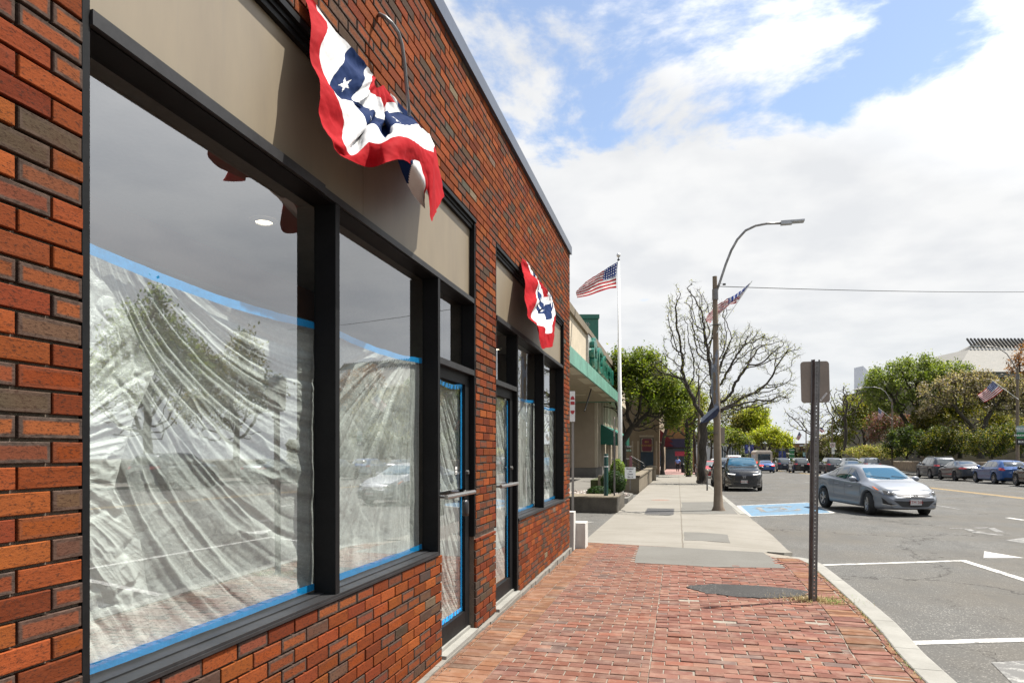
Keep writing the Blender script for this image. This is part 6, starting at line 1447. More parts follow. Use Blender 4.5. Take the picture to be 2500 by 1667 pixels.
# upper block and canopy
cz0, cz1 = 4.75, 5.38
m = MB(); m.box((-18, 13.0, cz1+.01), (-4.62, 66, 7.55)); LB(m, 'upper_wall', M_CREAM)
m = MB(); m.box((-18, 12.9, 7.56), (-4.50, 66.1, 7.92)); LB(m, 'coping', M_TAN)
m = MB(); m.box((-14, 13.0, cz0+.03), (-3.93, 44.7, cz0+.12)); LB(m, 'canopy_soffit', M_SOFF)
m = MB(); m.box((-3.92, 12.9, cz0), (-3.84, 44.9, cz1)); m.box((-14, 44.72, cz0-.02), (-3.93, 44.86, cz1-.2)); LB(m, 'canopy_fascia', M_LGRN)
m = MB(); m.box((-4.60, 12.95, cz1-.06), (-3.93, 44.7, cz1-.01)); LB(m, 'canopy_roof', M_CREAM)
m = MB()
for k in range(8): m.box((-3.92-.45, 14+4*k, cz0+.0), (-3.925, 14+4*k+2.6, cz0+.028))
for k in range(5): m.box((-9.5, 16.5+5.5*k, cz0+.005), (-5.2, 17.3+5.5*k, cz0+.028))
LB(m, 'soffit_light', mat('soffit_light_panel', (.6, .52, .38), .6))
p0, p1_ = at_X(1445, 944, -4.4), at_X(1427, 1003, -4.4); m = MB(); m.tube([p0, p1_], .035, 6); LB(m, 'hanging_rod', M_BLACK)
# awnings
for ya, lb in ((48.6, 0), (53.2, 0), (57.8, 0)):
    m = MB(); za, zb2 = 3.45, 2.75; m.add([(-5.40, ya, za), (-5.40, ya+3.2, za), (-4.2, ya+3.2, zb2), (-4.2, ya, zb2)], [(0, 1, 2, 3)]); m.add([(-4.2, ya, zb2), (-4.2, ya+3.2, zb2), (-4.2, ya+3.2, zb2-.75), (-4.2, ya, zb2-.75)], [(0, 1, 2, 3)])
    m.add([(-5.40, ya, za), (-4.2, ya, zb2), (-4.2, ya, zb2-.75), (-5.40, ya, zb2-.75)], [(0, 1, 2, 3)]); a_ = LB(m, 'awning', M_GRN)
    m = MB()
    for k in range(5): y = ya+.1+k*.66; m.add([(-5.40, y, za+.02), (-5.40, y+.33, za+.02), (-4.2, y+.33, zb2+.02), (-4.2, y, zb2+.02)], [(0, 1, 2, 3)])
    o = m.build('awning_stripe', mat('pale_green_awning_stripe', (.10, .42, .32), .5), a_)
# sign letters on the parapet
sgn = empty('sign_letters', (-4.3, 34, 6.7), 0, 'big green script letters and emblem mounted on the cream parapet, left of the flagpole', 'sign')
pA, pB = at_X(1447, 860, -4.35), at_X(1490, 925, -4.35)
sx0 = pA.y; span = (pB.y-pA.y)
o = text_obj('Citizens', 1.0, M_GRN, 'lettering', sgn, (0, 0, 0), (R(90), 0, R(90)), .14, 'LEFT', .03); bb = o.dimensions.copy(); L0 = max(bb.x, .1)
sgn.location = (-4.36, sx0+1.7, 6.55); o.scale = (span*.92/L0, 1.9, 1)
m = MB(); m.lathe([(0, -.12), (.95, -.12), (1.0, 0), (.95, .12), (0, .12)], (0, -1.2, .1), 24, 'X')
o2 = MB()
for k in range(8):
    a = k*math.pi/4; c = Vector((0, -1.2+.62*math.cos(a), .1+.62*math.sin(a))); o2.lathe([(0, -.2), (.27, -.2), (.29, 0), (.27, .12), (0, .12)], c, 12, 'X')
o2.build('emblem', M_GRN, sgn); m = MB(); m.box((-.18, -2.5, -.95), (-.02, span*.95, -.80)); m.box((-.3, -2.3, -.8), (-.14, -.1, 1.1)); m.build('backing', mat('aluminium_sign_backing', (.5, .5, .48), .4, .3), sgn)
# green sign tower
pt0 = at_d(1440, 1102, 46.5)
gt = empty('green_sign_tower', (at_d(1441, 1102, 50).x, at_d(1441, 1102, 50).y, 0), TH, 'dark green pylon with a pale daisy emblem rising above the cream parapet', 'sign')
k5 = 50/1653; X5 = lambda u: (u-1441)*k5; Z5 = lambda v: (1102-v)*k5+CAMZ
m = MB(); m.box((X5(1412), 0, 5.6), (X5(1461), 1.2, Z5(778))); m.build('box', M_GRN, gt); m = MB(); m.box((X5(1412)-.1, -.12, Z5(778)+.002), (X5(1463), 1.32, Z5(768))); m.build('cap', M_GRN, gt)
m = MB()
for k in range(8): a = k*math.pi/4+.2; m.bar((X5(1433)+.07*math.cos(a), -.02, Z5(793)+.07*math.sin(a)), (X5(1433)+.2*math.cos(a), -.02, Z5(793)+.2*math.sin(a)), .07, .03)
m.build('emblem', mat('pale_emblem', (.6, .62, .58), .5), gt)
# ---------------------------------------------------------------- beds, bollard, bushes, small signs
pc1 = at_side(1506, 1252); yw = pc1.y
pw = empty('low_planter_wall', (pc1.x, yw, gz(yw)), 0, 'dark stained low concrete wall at the end of the driveway, below the green bollard', 'planter wall')
m = MB(); m.box((-6, 0, -.3), (0, .16, .40)); m.box((-.16, .161, -.3), (0, 2.8, .40)); m.build('wall', m_conc('stained_concrete', (.20, .17, .13), (.08, .07, .055), None, blot=.5, sc=2), pw); m = MB(); m.box((-6, -.01, .402), (.01, 1.3, .44)); m.build('cap', M_TAN, pw)
def stones(name, label, cx_, cy_, rx, ry, z, n, seed):
    rs = random.Random(seed); m = MB()
    for k in range(n):
        a = rs.uniform(0, 6.28); r_ = math.sqrt(rs.random()); x, y = cx_+rx*r_*math.cos(a), cy_+ry*r_*math.sin(a); s_ = rs.uniform(.03, .075)
        q = Matrix.Rotation(rs.uniform(0, 6), 3, Vector((rs.random(), rs.random(), rs.random()+.1)).normalized()); c = rs.choice([(.36, .34, .30, 1), (.28, .23, .20, 1), (.42, .40, .37, 1), (.18, .15, .13, 1), (.30, .24, .20, 1)])
        o_ = Vector((x, y, z+s_*.3)); vs = []
        for v in [(1, 0, 0), (-1, 0, 0), (0, 1, 0), (0, -1, 0), (0, 0, 1), (0, 0, -1), (.7, .7, .5), (-.7, .7, .5), (-.7, -.7, .5), (.7, -.7, .5)]: vs.append(o_+q@(Vector(v)*s_*rs.uniform(.8, 1.15)*Vector((1, .8, .6)).x))
        m.add(vs, [(4, 6, 7), (4, 7, 8), (4, 8, 9), (4, 9, 6), (0, 2, 6), (2, 7, 6), (2, 1, 7), (1, 8, 7), (1, 3, 8), (3, 9, 8), (3, 0, 9), (0, 6, 9), (5, 2, 0), (5, 1, 2), (5, 3, 1), (5, 0, 3)], None, c)
    t = NT('river_stones'); t.P(color=t.attr('Col'), rough=.8); return tag(m.build(name, t.m), kind='stuff')
i2 = at_side(1562, 1200); gi = gz(i2.y)
tag(MB().prism([(-12, yw+.17), (-1.95, yw+.17), (-1.8, yw+2.8), (-2.6, yw+3.6), (-12, yw+3.6)], gz(yw)-.4, gz(yw)+.20).build('planting_bed', mat('bed_soil', (.12, .10, .08), .95)), kind='structure')
stones('river_stones', '', -4.6, yw+2.1, 2.9, 1.2, gz(yw)+.20, 900, 3)
tag(MB().prism([(-12, 23.8), (-2.6, 23.8), (-1.75, 24.8), (-1.75, 27.6), (-2.2, 28.6), (-12, 28.6)], gi-.4, gi+.15).build('kerbed_island', M_CONCP), kind='structure')
stones('river_stones', '', -4.4, 26.3, 2.6, 2.1, gi+.15, 1500, 4)
tag(MB().prism([(-14, 28.7), (-2.4, 28.7), (-2.4, 46.9), (-14, 46.9)], gi-.5, gi+.05).build('forecourt', M_CONCP), kind='structure')
def bush(u, vb, dep, rx, rz_, pal, label, seed, n=9000, sz=.03, zs=None):
    q = at_d(u, vb, dep)
    if zs is not None: top = q.z+1.92*rz_; rz_ = max(.1, (top-zs)/1.92); q.z = zs-.01
    root = empty('clipped_bush', q, 0, label, 'bush'); rs = random.Random(seed); m = MB()
    c0 = Vector((0, 0, rz_*.92)); core = MB().lathe([(.02, -.80*rz_), (.55*rx, -.70*rz_), (.86*rx, -.2*rz_), (.86*rx, .2*rz_), (.6*rx, .62*rz_), (.02, .84*rz_)], c0, 14); core.build('stems', mat('bush_interior_twigs', (.03, .03, .015), .9), root, True)
    for k in range(n):
        d = Vector((rs.gauss(0, 1), rs.gauss(0, 1), rs.gauss(0, 1))).normalized(); r_ = 1-abs(rs.gauss(0, .10))+.10*fbm(d.x*3+seed, d.y*3, d.z*3); c = c0+Vector((d.x*rx*r_, d.y*rx*r_, d.z*rz_*r_))
        if c.z < .01: continue
        a = (d+Vector((rs.gauss(0, .8), rs.gauss(0, .8), rs.gauss(0, .8)))).normalized(); u_ = a.orthogonal().normalized(); v_ = a.cross(u_); s_ = sz*rs.uniform(.6, 1.3); kk_ = rs.uniform(.75, 1.25); cc = rs.choice(pal)
        m.add([c-u_*s_, c+v_*s_*.6, c+u_*s_, c-v_*s_*.6], [(0, 1, 2, 3)], None, (cc[0]*kk_, cc[1]*kk_, cc[2]*kk_, 1))
    m.build('foliage', M_LEAF, root); return root
bush(1462, 1211, yw*1.0+2.0, .38, .17, [(.02, .05, .015), (.04, .08, .02), (.03, .06, .012)], 'small low dark green bush behind the dark planter wall', 1, 6000, .022, gz(yw)+.2)
bush(1497, 1190, 27.0, .50, .36, [(.02, .05, .015), (.04, .08, .02), (.03, .06, .012)], 'round dark clipped bush beside the green bollard', 2, 10000, .024, gi+.15)
bush(1508, 1165, 29.5, .38, .42, [(.17, .24, .05), (.12, .19, .03), (.25, .32, .08)], 'pale green bush at the foot of the white flagpole', 3, 9000, .03, gi+.05)
bb_ = at_d(1479.5, 1219.6, yw*.972+1.0); root = empty('bollard', bb_, 0, 'dark green steel bollard with two pale bands standing in the bed behind the dark wall', 'bollard')
hb = (1219.6-1107)/1653*(yw*.972+1.0); m = MB().lathe([(.062, -.3), (.062, hb-.03), (.055, hb-.008), (0, hb)], (0, 0, 0), 18); autosmooth(m.build('post', mat('bollard_green', (.003, .042, .032), .4), root), 40)
m = MB()
for z in (hb*.72, hb*.94): m.lathe([(.0635, z-.012), (.0635, z+.012)], (0, 0, 0), 18)
m.build('band', M_WHITE, root, True)
sp2 = at_d(1500, 1217, yw*.972+.9); root = empty('sign_post', sp2, 0, 'thin grey post with an edge on sign, between the bollard and the flagpole', 'sign post'); h2 = (1217-1022)/1653*(yw*.972+.9); MB().box((-.022, -.022, 0), (.022, .022, h2)).build('post', M_GALV, root)
m = MB().box((-.01, -.15, h2-.5), (.002, .15, h2+.05)); o = m.build('sign_panel', M_SGNB, root)
es = at_d(1538.5, 1196, 28.2); root = empty('entrance_sign', es, TH, 'small white sign on a post reading Entrance On Court Street', 'sign'); k8 = 28.2/1653
MB().box((-.02, 0, 0), (.02, .03, 56*k8)).build('post', M_GALV, root); pn = MB().box((-13.3*k8, -.012, 28*k8), (13.3*k8, -.002, 56*k8)).build('sign_panel', M_WHITE, root)
M_INK = mat('dark_ink', (.02, .02, .05), .6)
for i, w_ in enumerate(['Entrance', 'On', 'Court', 'Street']): text_obj(w_, 5.2*k8, M_INK, 'sign_lettering', pn, (0, -.014, (52.3-i*6.7)*k8), (R(90), 0, 0), .0005, bold=.003)
# tan planter wall with post
y1 = i2.y; xw = -1.72
tw_ = empty('tan_planter_wall', (xw, y1, gz(y1)), 0, 'tan cast stone planter wall running back along the sidewalk behind the entrance sign', 'planter wall')
xl = at_d(1457, 1180, 31).x-xw
m = MB(); m.box((xl, .0, -.3), (0, .3, .72)); m.box((-.3, .301, -.3), (0, 16, .66)); m.build('wall', M_TAN, tw_); m = MB(); m.box((-.36, .0, .662), (.05, 16, .74)); m.build('cap', M_TAN, tw_)
m = MB(); m.lathe([(.34, -.3), (.34, .75), (.40, .80), (.40, .95), (.1, 1.02), (0, 1.02)], (-.1, 17, -.15), 14); m.build('end_pier', M_TAN, tw_)
tag(MB().prism([(-4, y1+.4), (xw-.31, y1+.4), (xw-.31, y1+15), (-4, y1+15)], gi-.3, gi+.5).build('planting_bed', mat('bed_ivy', (.05, .06, .02), .9, var=.4, vs=5)), kind='structure')
# handrails
hr = empty('stair_handrail', at_d(1575, 1160, 52), TH, 'black metal stair handrails slanting down behind the entrance sign', 'handrail'); k9 = 52/1653
H9 = lambda u, v, d=0: Vector(((u-1575)*k9, d, (1160-v)*k9))
m = MB()
for d, (a, b) in enumerate([((1540, 1113), (1572, 1131)), ((1543, 1120), (1574, 1138)), ((1540, 1127), (1578, 1148)), ((1546, 1136), (1580, 1155)), ((1494, 1120), (1540, 1120)), ((1494, 1120), (1494, 1138))]): m.tube([H9(*a), H9(*b)], .035, 6)
for a in [((1540, 1113), (1540, 1142)), ((1556, 1122), (1556, 1150)), ((1572, 1131), (1572, 1158)), ((1530, 1122), (1530, 1145))]: m.tube([H9(*a[0], .05), H9(*a[1], .05)], .03, 6)
m.build('rails', M_BLACK, hr)
pl = empty('pink_striped_marker', at_d(1540, 1150, 50), TH, 'narrow pink and white striped marker beside the stair handrails', 'marker post'); m = MB().box((-.10, -.02, .2), (.10, .02, 1.1)); m.build('panel', mat('pink_sign', (.55, .22, .25), .6), pl)
# one way sign + street sign
ow = empty('street_sign_pole', at_d(1524, 1150, 62), TH, 'pole with black one way plate and green street name plate, right of the flagpole', 'sign'); k10 = 62/1653
MB().box((-.04, 0, -1), (.04, .08, 66*k10)).build('pole', M_GALV, ow); a = MB().box((-3*k10, -.03, 56*k10), (14*k10, -.01, 64*k10)).build('one_way_plate', M_BLACK, ow); text_obj('ONE WAY', 5*k10, M_WHITE, 'sign_lettering', a, (6*k10, -.035, 60*k10), (R(90), 0, 0), .001, bold=.004)
a = MB().box((1*k10, -.03, 48*k10), (17*k10, -.01, 54*k10)).build('street_name_plate', mat('street_sign_green', (.01, .16, .08), .5), ow); text_obj('Court St', 4.4*k10, M_WHITE, 'sign_lettering', a, (9*k10, -.035, 51*k10), (R(90), 0, 0), .001, bold=.004)
# ---------------------------------------------------------------- corner marker sign beside the storefront
q = at_d(1400, 1240, 13.6); k11 = 13.6/1653
ds = empty('warning_sign', (q.x, q.y, gz(q.y)), TH, 'white sign with red emblem on a square post at the far corner of the storefront', 'sign'); zb_ = gz(q.y)
Zp = lambda v: (1102-v)*k11+CAMZ-zb_; Xp = lambda u: (u-1400)*k11
MB().box((Xp(1396), 0, Zp(1335)), (Xp(1401.5), .05, Zp(1018))).build('post', mat('pale_grey_post', (.34, .32, .29), .6), ds)
pn = MB().box((Xp(1391), -.03, Zp(1029)), (Xp(1403.5), -.004, Zp(955))).build('sign_panel', M_WHITE, ds)
M_SRED = mat('sign_red', (.50, .04, .05), .5, var=.05)
m = MB()
for c, a0 in ((Zp(976), 0), (Zp(1002), 180)):
    for r_ in (0,):
        pts = [(Xp(1397.5)+5.0*k11*math.cos(R(a)), -.033, c+(9*k11*math.sin(R(a)))) for a in range(a0, a0+181, 15)]; m.add(pts, [list(range(len(pts)))])
m.build('emblem', M_SRED, pn)
m = MB(); m.box((Xp(1392.5), -.032, Zp(988)), (Xp(1402.5), -.031, Zp(980))); m.build('emblem_band', M_SRED, pn)
cb_ = empty('white_corner_block', (-1.70, 11.15, gz(11.15)), 0, 'white painted stepped concrete block at the far corner of the brick storefront', 'concrete block'); m = MB(); m.box((-.22, -.12, -.2), (.04, .10, .62)); m.box((-.1, .101, -.2), (.20, .45, .42)); m.build('block', mat('white_painted_concrete', (.58, .56, .52), .8, var=.12, vs=5, bump=.3), cb_)
tag(MB().prism([(-5.4, 15.2), (-2.2, 16.0), (-1.9, 16.15), (-5.4, 16.2)], gz(16)-.05, gz(16)-.008).build('road_marking', M_WHITEP), kind='structure')
# ---------------------------------------------------------------- block of shops behind
M_STO = mat('brown_limestone_shop', (.27, .205, .13), .85, var=.15, vs=1.2); M_STOL = mat('pale_stone_strip', (.44, .37, .27), .85)
cx0 = at_d(1610, 1102, 69.0); Yb = cx0.y; zb3 = gz(Yb)
sh = empty('corner_shop_building', (cx0.x, Yb, zb3), 0, 'tan stone corner shop with a maroon sign over its dark door', 'building'); xr = 0.0; k12 = 69/1653
U = lambda u: (u-1610)*k12*1.03
V = lambda v: (1156-v)*k12
m = MB(); m.box((U(1500), 0, -1), (0, 34, 9.5)); m.build('wall', M_STO, sh)
m = MB(); m.box((U(1566), -.06, 0), (U(1596), -.005, V(1068))); m.build('door', M_FARG, sh); m = MB(); m.box((U(1563), -.10, V(1066)), (U(1597), -.004, V(1062))); m.build('lintel', M_STOL, sh)
sp3 = MB(); sp3.box((U(1568), -.14, V(1102)), (U(1594), -.08, V(1069))); sp3 = sp3.build('sign_board', M_STOL, sh); m = MB(); m.add([(x, -.145, z) for x, z in [(U(1572), V(1101)), (U(1590), V(1101)), (U(1592.5), V(1098)), (U(1592.5), V(1073)), (U(1590), V(1070)), (U(1572), V(1070)), (U(1569.5), V(1073)), (U(1569.5), V(1098))]], [list(range(8))]); m.build('sign_face', mat('maroon_sign', (.11, .012, .025), .5), sp3)
M_GOLD = mat('gold_lettering', (.42, .24, .05), .5)
text_obj('801', .30, M_GOLD, 'sign_lettering', sp3, (U(1581), -.15, V(1078)), (R(90), 0, 0), .002, bold=.008); text_obj('SCONSET', .28, M_GOLD, 'sign_lettering', sp3, (U(1581), -.15, V(1087)), (R(90), 0, 0), .002, bold=.006)
m = MB()
for u in (1547, 1560, 1603): MB().box((U(u)-.08, -.03, .5), (U(u)+.08, -.003, V(1076))).build('pale_strip', M_STOL, sh)
for k in range(6): y = .8+k*3.2; MB().box((-.003, y, .7), (.03, y+2.6, 3.2)).build('shop_window', M_FARG, sh); MB().box((-.002, y-.2, 0), (.06, y+2.8, .69)).build('window_base', M_WHITE, sh)
M_AWN = mat('dark_red_awning', (.16, .012, .02), .7)
for k, (ya, w_, zt) in enumerate([(1.5, 5, 4.6), (8.5, 6, 4.2), (16, 7, 4.2)]):
    m = MB(); m.add([(.01, ya, zt), (.01, ya+w_, zt), (1.3, ya+w_, zt-1.3), (1.3, ya, zt-1.3), (.01, ya, zt-1.3), (.01, ya+w_, zt-1.3)], [(0, 1, 2, 3), (0, 3, 4), (1, 5, 2)]); m.build('awning', M_AWN, sh)
bb2 = empty('orange_brick_shop', (cx0.x+1.0, Yb+36, gz(Yb+36)), 0, 'ochre brick shop with a dark front at the end of the near sidewalk', 'building'); k13 = 106/1653
m = MB(); m.box((-8, 0, -1), (3.4, 30, 9.0)); m.build('wall', mat('ochre_brick', (.34, .18, .07), .85, var=.15), bb2); m = MB(); m.box((-2, -.2, 0), (3.0, -.01, 3.2)); m.build('shop_front', M_FARG, bb2); m = MB(); m.box((.4, -.25, 2.0), (2.2, -.205, 2.7)); m.build('sign_board', mat('pink_shop_sign', (.5, .05, .10), .6), bb2); m = MB(); m.box((-2.2, -.9, 3.3), (3.4, -.01, 4.6)); m.build('awning', mat('navy_awning', (.02, .02, .05), .8), bb2)
wp = at_d(1528, 1102, 95); a_ = empty('white_house', (wp.x, wp.y, gz(90)), TH, 'plain white house wall seen right of the flagpole, behind the one way sign', 'house'); m = MB(); m.box((-1.3, 0, -1), (1.05, 8, 5.3)); m.build('wall', mat('white_siding', (.55, .58, .62), .7), a_)
# person
M_SKIN = mat('skin', (.36, .20, .14), .5, var=.05); M_SHIRT = mat('blue_shirt_cloth', (.26, .42, .95), .8, var=.1); M_PANTS = mat('black_trousers_cloth', (.012, .012, .016), .8)
pp = at_d(1654.5, 1155, 80.5)
pe = empty('person', (pp.x, pp.y, gz(pp.y)), 0, 'person in a bright blue shirt and black trousers walking away down the sidewalk', 'person')
def skin_body(name, verts, edges, mt, parent):
    me = bpy.data.meshes.new(name); me.from_pydata([v[:3] for v in verts], edges, []); o = bpy.data.objects.new(name, me); COL.objects.link(o); o.parent = parent
    sk = o.modifiers.new('s', 'SKIN'); 
    for i, v in enumerate(verts): me.skin_vertices[0].data[i].radius = (v[3], v[4] if len(v) > 4 else v[3])
    me.skin_vertices[0].data[0].use_root = True
    o.modifiers.new('d', 'SUBSURF').render_levels = 2; o.modifiers['d'].levels = 2; bpy.context.view_layer.update()
    dg = bpy.context.evaluated_depsgraph_get(); m2 = bpy.data.meshes.new_from_object(o.evaluated_get(dg)); o.modifiers.clear(); o.data = m2; m2.materials.clear(); m2.materials.append(mt); m2.polygons.foreach_set('use_smooth', [True]*len(m2.polygons)); return o
bv = [(0, 0, .92, .15, .11), (0, 0, 1.12, .15, .11), (0, .0, 1.36, .17, .11), (0, 0, 1.50, .06), (0, .02, 1.60, .07), (0, .02, 1.72, .075), (.19, 0, 1.40, .055), (.27, -.03, 1.12, .045), (.27, .06, .90, .035), (.28, .09, .80, .03), (-.19, 0, 1.40, .055), (-.27, .03, 1.14, .045), (-.26, .10, .92, .035), (-.26, .13, .82, .03), (.09, 0, .86, .085), (.10, .05, .48, .06), (.10, -.05, .09, .045), (.10, .08, .04, .04), (-.09, 0, .86, .085), (-.09, -.02, .48, .06), (-.09, -.16, .12, .045), (-.09, -.05, .04, .04)]
be = [(0, 1), (1, 2), (2, 3), (3, 4), (4, 5), (2, 6), (6, 7), (7, 8), (8, 9), (2, 10), (10, 11), (11, 12), (12, 13), (0, 14), (14, 15), (15, 16), (16, 17), (0, 18), (18, 19), (19, 20), (20, 21)]
skin_body('body', bv, be, M_SKIN, pe)
bv2 = [(0, 0, .96, .20, .15), (0, 0, 1.14, .20, .15), (0, 0, 1.38, .20, .13), (0, 0, 1.47, .09), (.21, 0, 1.40, .08), (.28, -.03, 1.16, .065), (-.21, 0, 1.40, .08), (-.28, .03, 1.18, .065)]
skin_body('shirt', bv2, [(0, 1), (1, 2), (2, 3), (2, 4), (4, 5), (2, 6), (6, 7)], M_SHIRT, pe)
bv3 = [(0, 0, .90, .16, .13), (.10, 0, .84, .105), (.11, .05, .48, .08), (.11, -.05, .12, .06), (-.10, 0, .84, .105), (-.10, -.02, .48, .08), (-.10, -.15, .14, .06)]
skin_body('trousers', bv3, [(0, 1), (1, 2), (2, 3), (0, 4), (4, 5), (5, 6)], M_PANTS, pe)
MB().lathe([(0, -.05), (.07, -.05), (.095, .02), (.085, .07), (.04, .10), (0, .105)], (0, .01, 1.74), 12).build('hair', mat('dark_hair', (.05, .025, .012), .8), pe, True)
# parking meter, thin pole, litter bin
pm = at_side(1726.5, 1197); root = empty('parking_meter', (pm.x, pm.y, gz(pm.y)), 0, 'grey parking meter post beside the bare tree trunk', 'parking meter'); hm = (1197-1148)/1653*(pm.y*.972+.4)
MB().tube([(0, 0, 0), (0, 0, hm-.12)], .035, 8).build('post', M_GALV, root); MB().lathe([(.03, -.14), (.075, -.10), (.08, .02), (.06, .07), (0, .10)], (0, 0, hm-.05), 12).build('meter_head', M_SGNB, root, True)
q = at_d(1690, 1155, 72); root = empty('sign_post', (q.x, q.y, gz(q.y)), 0, 'slim pale pole beyond the ivy covered tree', 'sign post'); MB().tube([(0, 0, 0), (0, 0, 3.6)], .06, 8).build('post', M_CPOLE, root)
q = at_d(1668, 1155, 76); root = empty('litter_bin', (q.x, q.y, gz(q.y)), 0, 'black litter bin just right of the walking person', 'litter bin'); MB().lathe([(.22, 0), (.26, .8), (.20, .95), (.05, 1.05), (0, 1.05)], (0, 0, 0), 12).build('bin', M_BLACK, root, True)
# ---------------------------------------------------------------- far centre
kf = 160/1653
def fbox(name, label, u0, u1, vt, dep, mt, th=12, cat='building', vb=1130):
    k = dep/1653; q = at_d(u0, 1102, dep); root = empty(name, (q.x, q.y, -3), TH, label, cat); h = (1102-vt)*k+CAMZ+3; MB().box((0, 0, 0), ((u1-u0)*k, th, h)).build('wall', mt, root); return root, k, h
M_FW = mat('far_white_wall', (.60, .61, .60), .7, var=.04)
r_, k, h_ = fbox('far_white_building', 'white two storey building with tall dark windows, far behind the leaning lamp pole', 1726, 1806, 1074, 150, M_FW)
for i in range(8): u = 1756+i*6.2; MB().box(((u-1726)*k, -.05, h_-4.4), ((u-1726+2.6)*k, -.01, h_-1.5)).build('window', M_FARG, r_)
MB().box((0, -.3, h_-.5), (80*k+.2, 12.2, h_+.002)).build('cornice', M_WHITE, r_)
r_, k, h_ = fbox('far_brown_building', 'low brown building top seen between the tree trunk and the leaning lamp pole', 1712, 1745, 1062, 165, M_STO)
r_, k, h_ = fbox('far_dark_building', 'long dark building with rooftop units at the end of the street', 1880, 2008, 1082, 230, mat('far_dark_brick', (.07, .05, .035), .9, var=.3, vs=.4), 14)
for i, (u, w_, hh_) in enumerate([(1888, 3, 3), (1917, 8, 3.4), (1938, 4, 3.8), (1898, 13, 2.6)]): MB().box(((u-1880)*k, 2, h_), ((u-1880+w_)*k, 5, h_+hh_*.6)).build('rooftop_unit', M_GRYM, r_)
for i in range(14): MB().box(((i*9+4)*k, -.06, h_-4), ((i*9+8)*k, -.01, h_-2)).build('window', M_FARG, r_)
r_, k, h_ = fbox('far_orange_shop', 'small orange and cream shop front at the far end, left of the sign post', 1952, 1970, 1086, 200, mat('orange_shop_wall', (.42, .20, .07), .8), 8)
for i in range(4): MB().box(((i*4+1.5)*k, -.06, h_-2.6), ((i*4+3.6)*k, -.01, h_-.6)).build('window', M_FARG, r_)
MB().box((0, -.3, h_-.35), (18*k, -.01, h_)).build('cornice', M_WHITE, r_)
# distant wood as a continuous mass
def wood(pts, seed, pal, n, label):
    rs = random.Random(seed); m = MB()
    for k in range(n):
        u, vt, dep, dd = rs.choice(pts); u += rs.uniform(-24, 24); dep += rs.uniform(-dd, dd); kx = dep/1653; top = (1102-vt)*kx+CAMZ+3+3*kx*8*fbm(u*.05, seed); z = -3+top*rs.random()**.7; q = at_d(u, 1102, dep); s_ = rs.uniform(.5, 1.1)
        a = Vector((rs.gauss(0, 1), rs.gauss(0, 1), rs.gauss(0, 1))).normalized()*s_; b = a.orthogonal().normalized()*s_*.8; c = Vector((q.x, q.y, z)); cc = rs.choice(pal)
        m.add([c-a, c+b, c+a, c-b], [(0, 1, 2, 3)], None, (*cc, 1))
    tag(m.build('distant_wood', M_LEAF), kind='stuff')
wood([(1900, 1095, 210, 12), (1940, 1096, 210, 12), (1980, 1096, 210, 12), (2020, 1086, 200, 12), (2060, 1080, 190, 12), (2100, 1075, 180, 12), (2150, 1072, 170, 12), (2200, 1072, 160, 12), (2250, 1072, 150, 12), (2300, 1072, 150, 12), (2350, 1072, 145, 12), (2400, 1072, 145, 12), (2450, 1072, 145, 12), (2500, 1072, 145, 12), (2560, 1072, 140, 12), (2700, 1070, 120, 14), (2850, 1070, 110, 14)], 3, [(.09, .08, .03), (.06, .07, .02), (.12, .11, .035), (.05, .05, .02)], 15000, '')
wood([(1830, 1100, 240, 12), (1800, 1100, 240, 12), (1760, 1095, 230, 12), (1700, 1090, 220, 12), (1660, 1080, 220, 12)], 5, [(.09, .11, .03), (.06, .08, .02), (.13, .14, .04)], 5000, '')
# traffic signals, banners, direction signs, no U-turn signs
k = 122/1653; q = at_d(1937, 1150, 122); root = empty('traffic_signal', q, TH, 'traffic signal mast with three dark heads over the street beyond the small bus', 'traffic signal'); X_ = lambda u: (u-1937)*k; Z_ = lambda v: (1150-v)*k
m = MB(); m.tube([(X_(1937), 0, 0), (X_(1937), 0, Z_(1092))], .1, 8); m.tube([(X_(1892), 0, Z_(1096)), (X_(1937), 0, Z_(1097))], .07, 8); m.build('mast', M_BLACK, root)
for u in (1896, 1919, 1937): MB().box((X_(u)-.28, -.35, Z_(1104)), (X_(u)+.28, -.1, Z_(1095))).build('signal_head', M_BLACK, root)
def banner(u, v0, v1, dep, w_, label):
    k = dep/1653; q = at_d(u, 1145, dep); root = empty('street_banner', q, TH, label, 'banner'); MB().tube([(0, 0, 0), (0, 0, (1145-v0+12)*k)], .07, 8).build('pole', M_GALV, root)
    t = NT('patterned_banner'); o = t.coord(); n = t.noise(o, 1.6, 3, .6); t.P(color=t.ramp(n, [(.40, (.015, .03, .13)), (.52, (.08, .10, .30)), (.60, (.24, .06, .08)), (.68, (.02, .04, .18))], 'CONSTANT'), rough=.7)
    for s_ in (-1, 1): MB().box((min(s_*.12, s_*w_*k), -.02, (1145-v1)*k), (max(s_*.12, s_*w_*k), .02, (1145-v0)*k)).build('banner_cloth', t.m, root)
banner(1829, 1085, 1107, 112, 11, 'pair of blue patterned banners on a pole in front of the yellow trees'); banner(1910, 1100, 1118, 130, 9, 'pair of blue and red banners beneath the traffic signal mast')
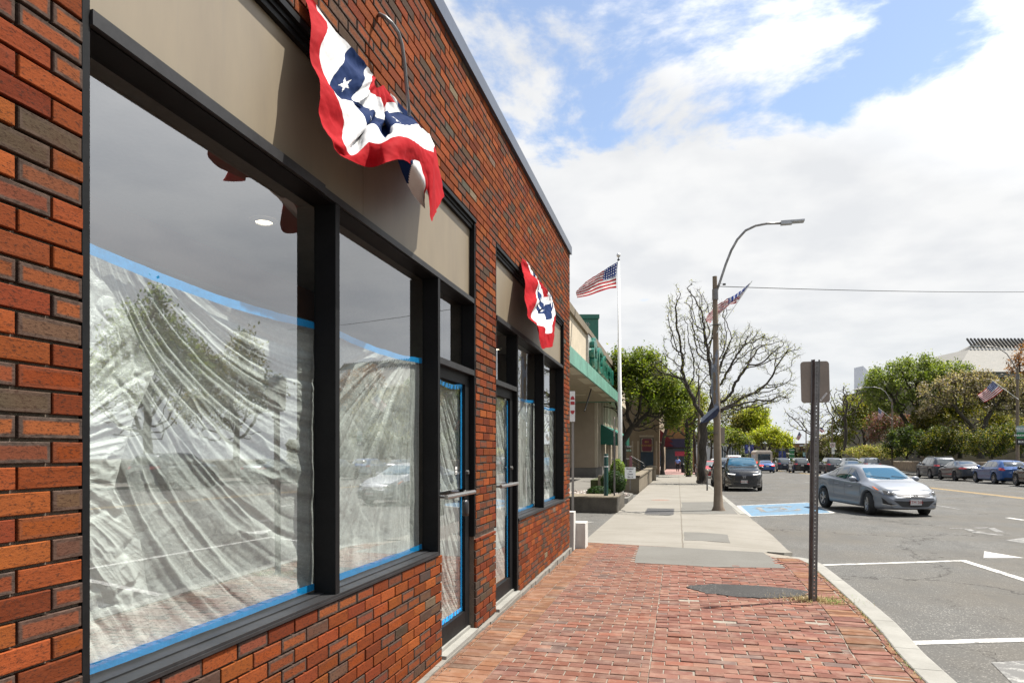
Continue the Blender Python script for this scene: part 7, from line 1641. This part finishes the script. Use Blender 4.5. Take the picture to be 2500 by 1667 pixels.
def nouturn(p, v, label):
    q = at_X({1: 2181, 2: 2032}[label], v, 21.6); q.y = p.y-.2; q.z = at_Y({1: 2181, 2: 2032}[label], v, p.y).z
    root = empty('no_u_turn_sign', (p.x, p.y-.16, q.z), 0, {1: 'square no U turn sign on the lamp beside the low stone wall', 2: 'no U turn sign on the lamp just right of the near sign post'}[label], 'sign')
    MB().box((-.36, -.03, -.36), (.36, -.01, .36)).build('sign_panel', M_WHITE, root)
    m = MB(); m.tube([(.27*math.cos(a), -.04, .27*math.sin(a)) for a in np.linspace(0, 2*math.pi, 25)], .028, 5, False); m.bar((-.19, -.042, .19), (.19, -.042, -.19), .05, .02); m.build('prohibition_ring', M_SRED, root)
    m = MB(); m.tube([(.1, -.035, -.16), (.1, -.035, .06), (.06, -.035, .12), (-.04, -.035, .12), (-.08, -.035, .06), (-.08, -.035, -.06)], .035, 5); m.add([(-.17, -.05, -.04), (.01, -.05, -.04), (-.08, -.05, -.16)], [(0, 1, 2)]); m.build('arrow', M_BLACK, root)
nouturn(p2, 1087, 1); nouturn(p3, 1086, 2)
def plates(x, y, v0, v1, u, w_, cols, label):
    root = empty('parking_sign', (x, y, at_Y(u, v1, y).z), 0, label, 'sign'); k = (y*.97+5)/1653; n = len(cols); H_ = (v1-v0)*k
    for i, (c, txt) in enumerate(cols): 
        a = MB().box((-.04-0, -.03, H_*(1-(i+1)/n)+.01), (w_*k, -.01, H_*(1-i/n)-.01)).build('plate', c, root)
        if txt: text_obj(txt, H_/n*.45, M_INK if c is M_WHITE else M_WHITE, 'sign_lettering', a, (w_*k/2, -.034, H_*(1-(i+.5)/n)), (R(90), 0, 0), .001, bold=.004)
M_SGRN = mat('sign_green', (.015, .20, .07), .5)
plates(21.6, p1.y-.2, 1048, 1086, 2487, 12, [(mat('pale_teal_sign', (.38, .50, .50), .5), 'PERMIT'), (M_SGRN, 'PARKING'), (M_BLACK, 'BUS')], 'stack of three small parking plates on the lamp pole at the right edge')
plates(21.6, p3.y-.2, 1094, 1108, 2030, 6, [(M_WHITE, '2 HR')], 'small white parking plate below the no U turn sign just right of the sign post')
plates(17.5, p4.y-10, 1096, 1122, 1974, 10, [(M_SGRN, 'Center'), (M_SGRN, 'Boston'), (M_SGRN, 'Quincy')], 'green direction sign behind the near sign post')
k = 125/1653; q = at_d(1966, 1120, 125); root = empty('parking_direction_sign', q, TH, 'pale blue P parking sign with a blue plate below, left of the near sign post', 'sign'); a = MB().box((-.4, 0, .5), (.45, .03, 1.2)).build('plate', mat('pale_blue_sign', (.30, .52, .58), .5), root); text_obj('P', .5, M_INK, 'sign_lettering', a, (0, -.01, .85), (R(90), 0, 0), .002); MB().box((-.1, 0, -1), (.25, .03, .45)).build('lower_plate', mat('bright_blue_sign', (.02, .15, .50), .5), root)
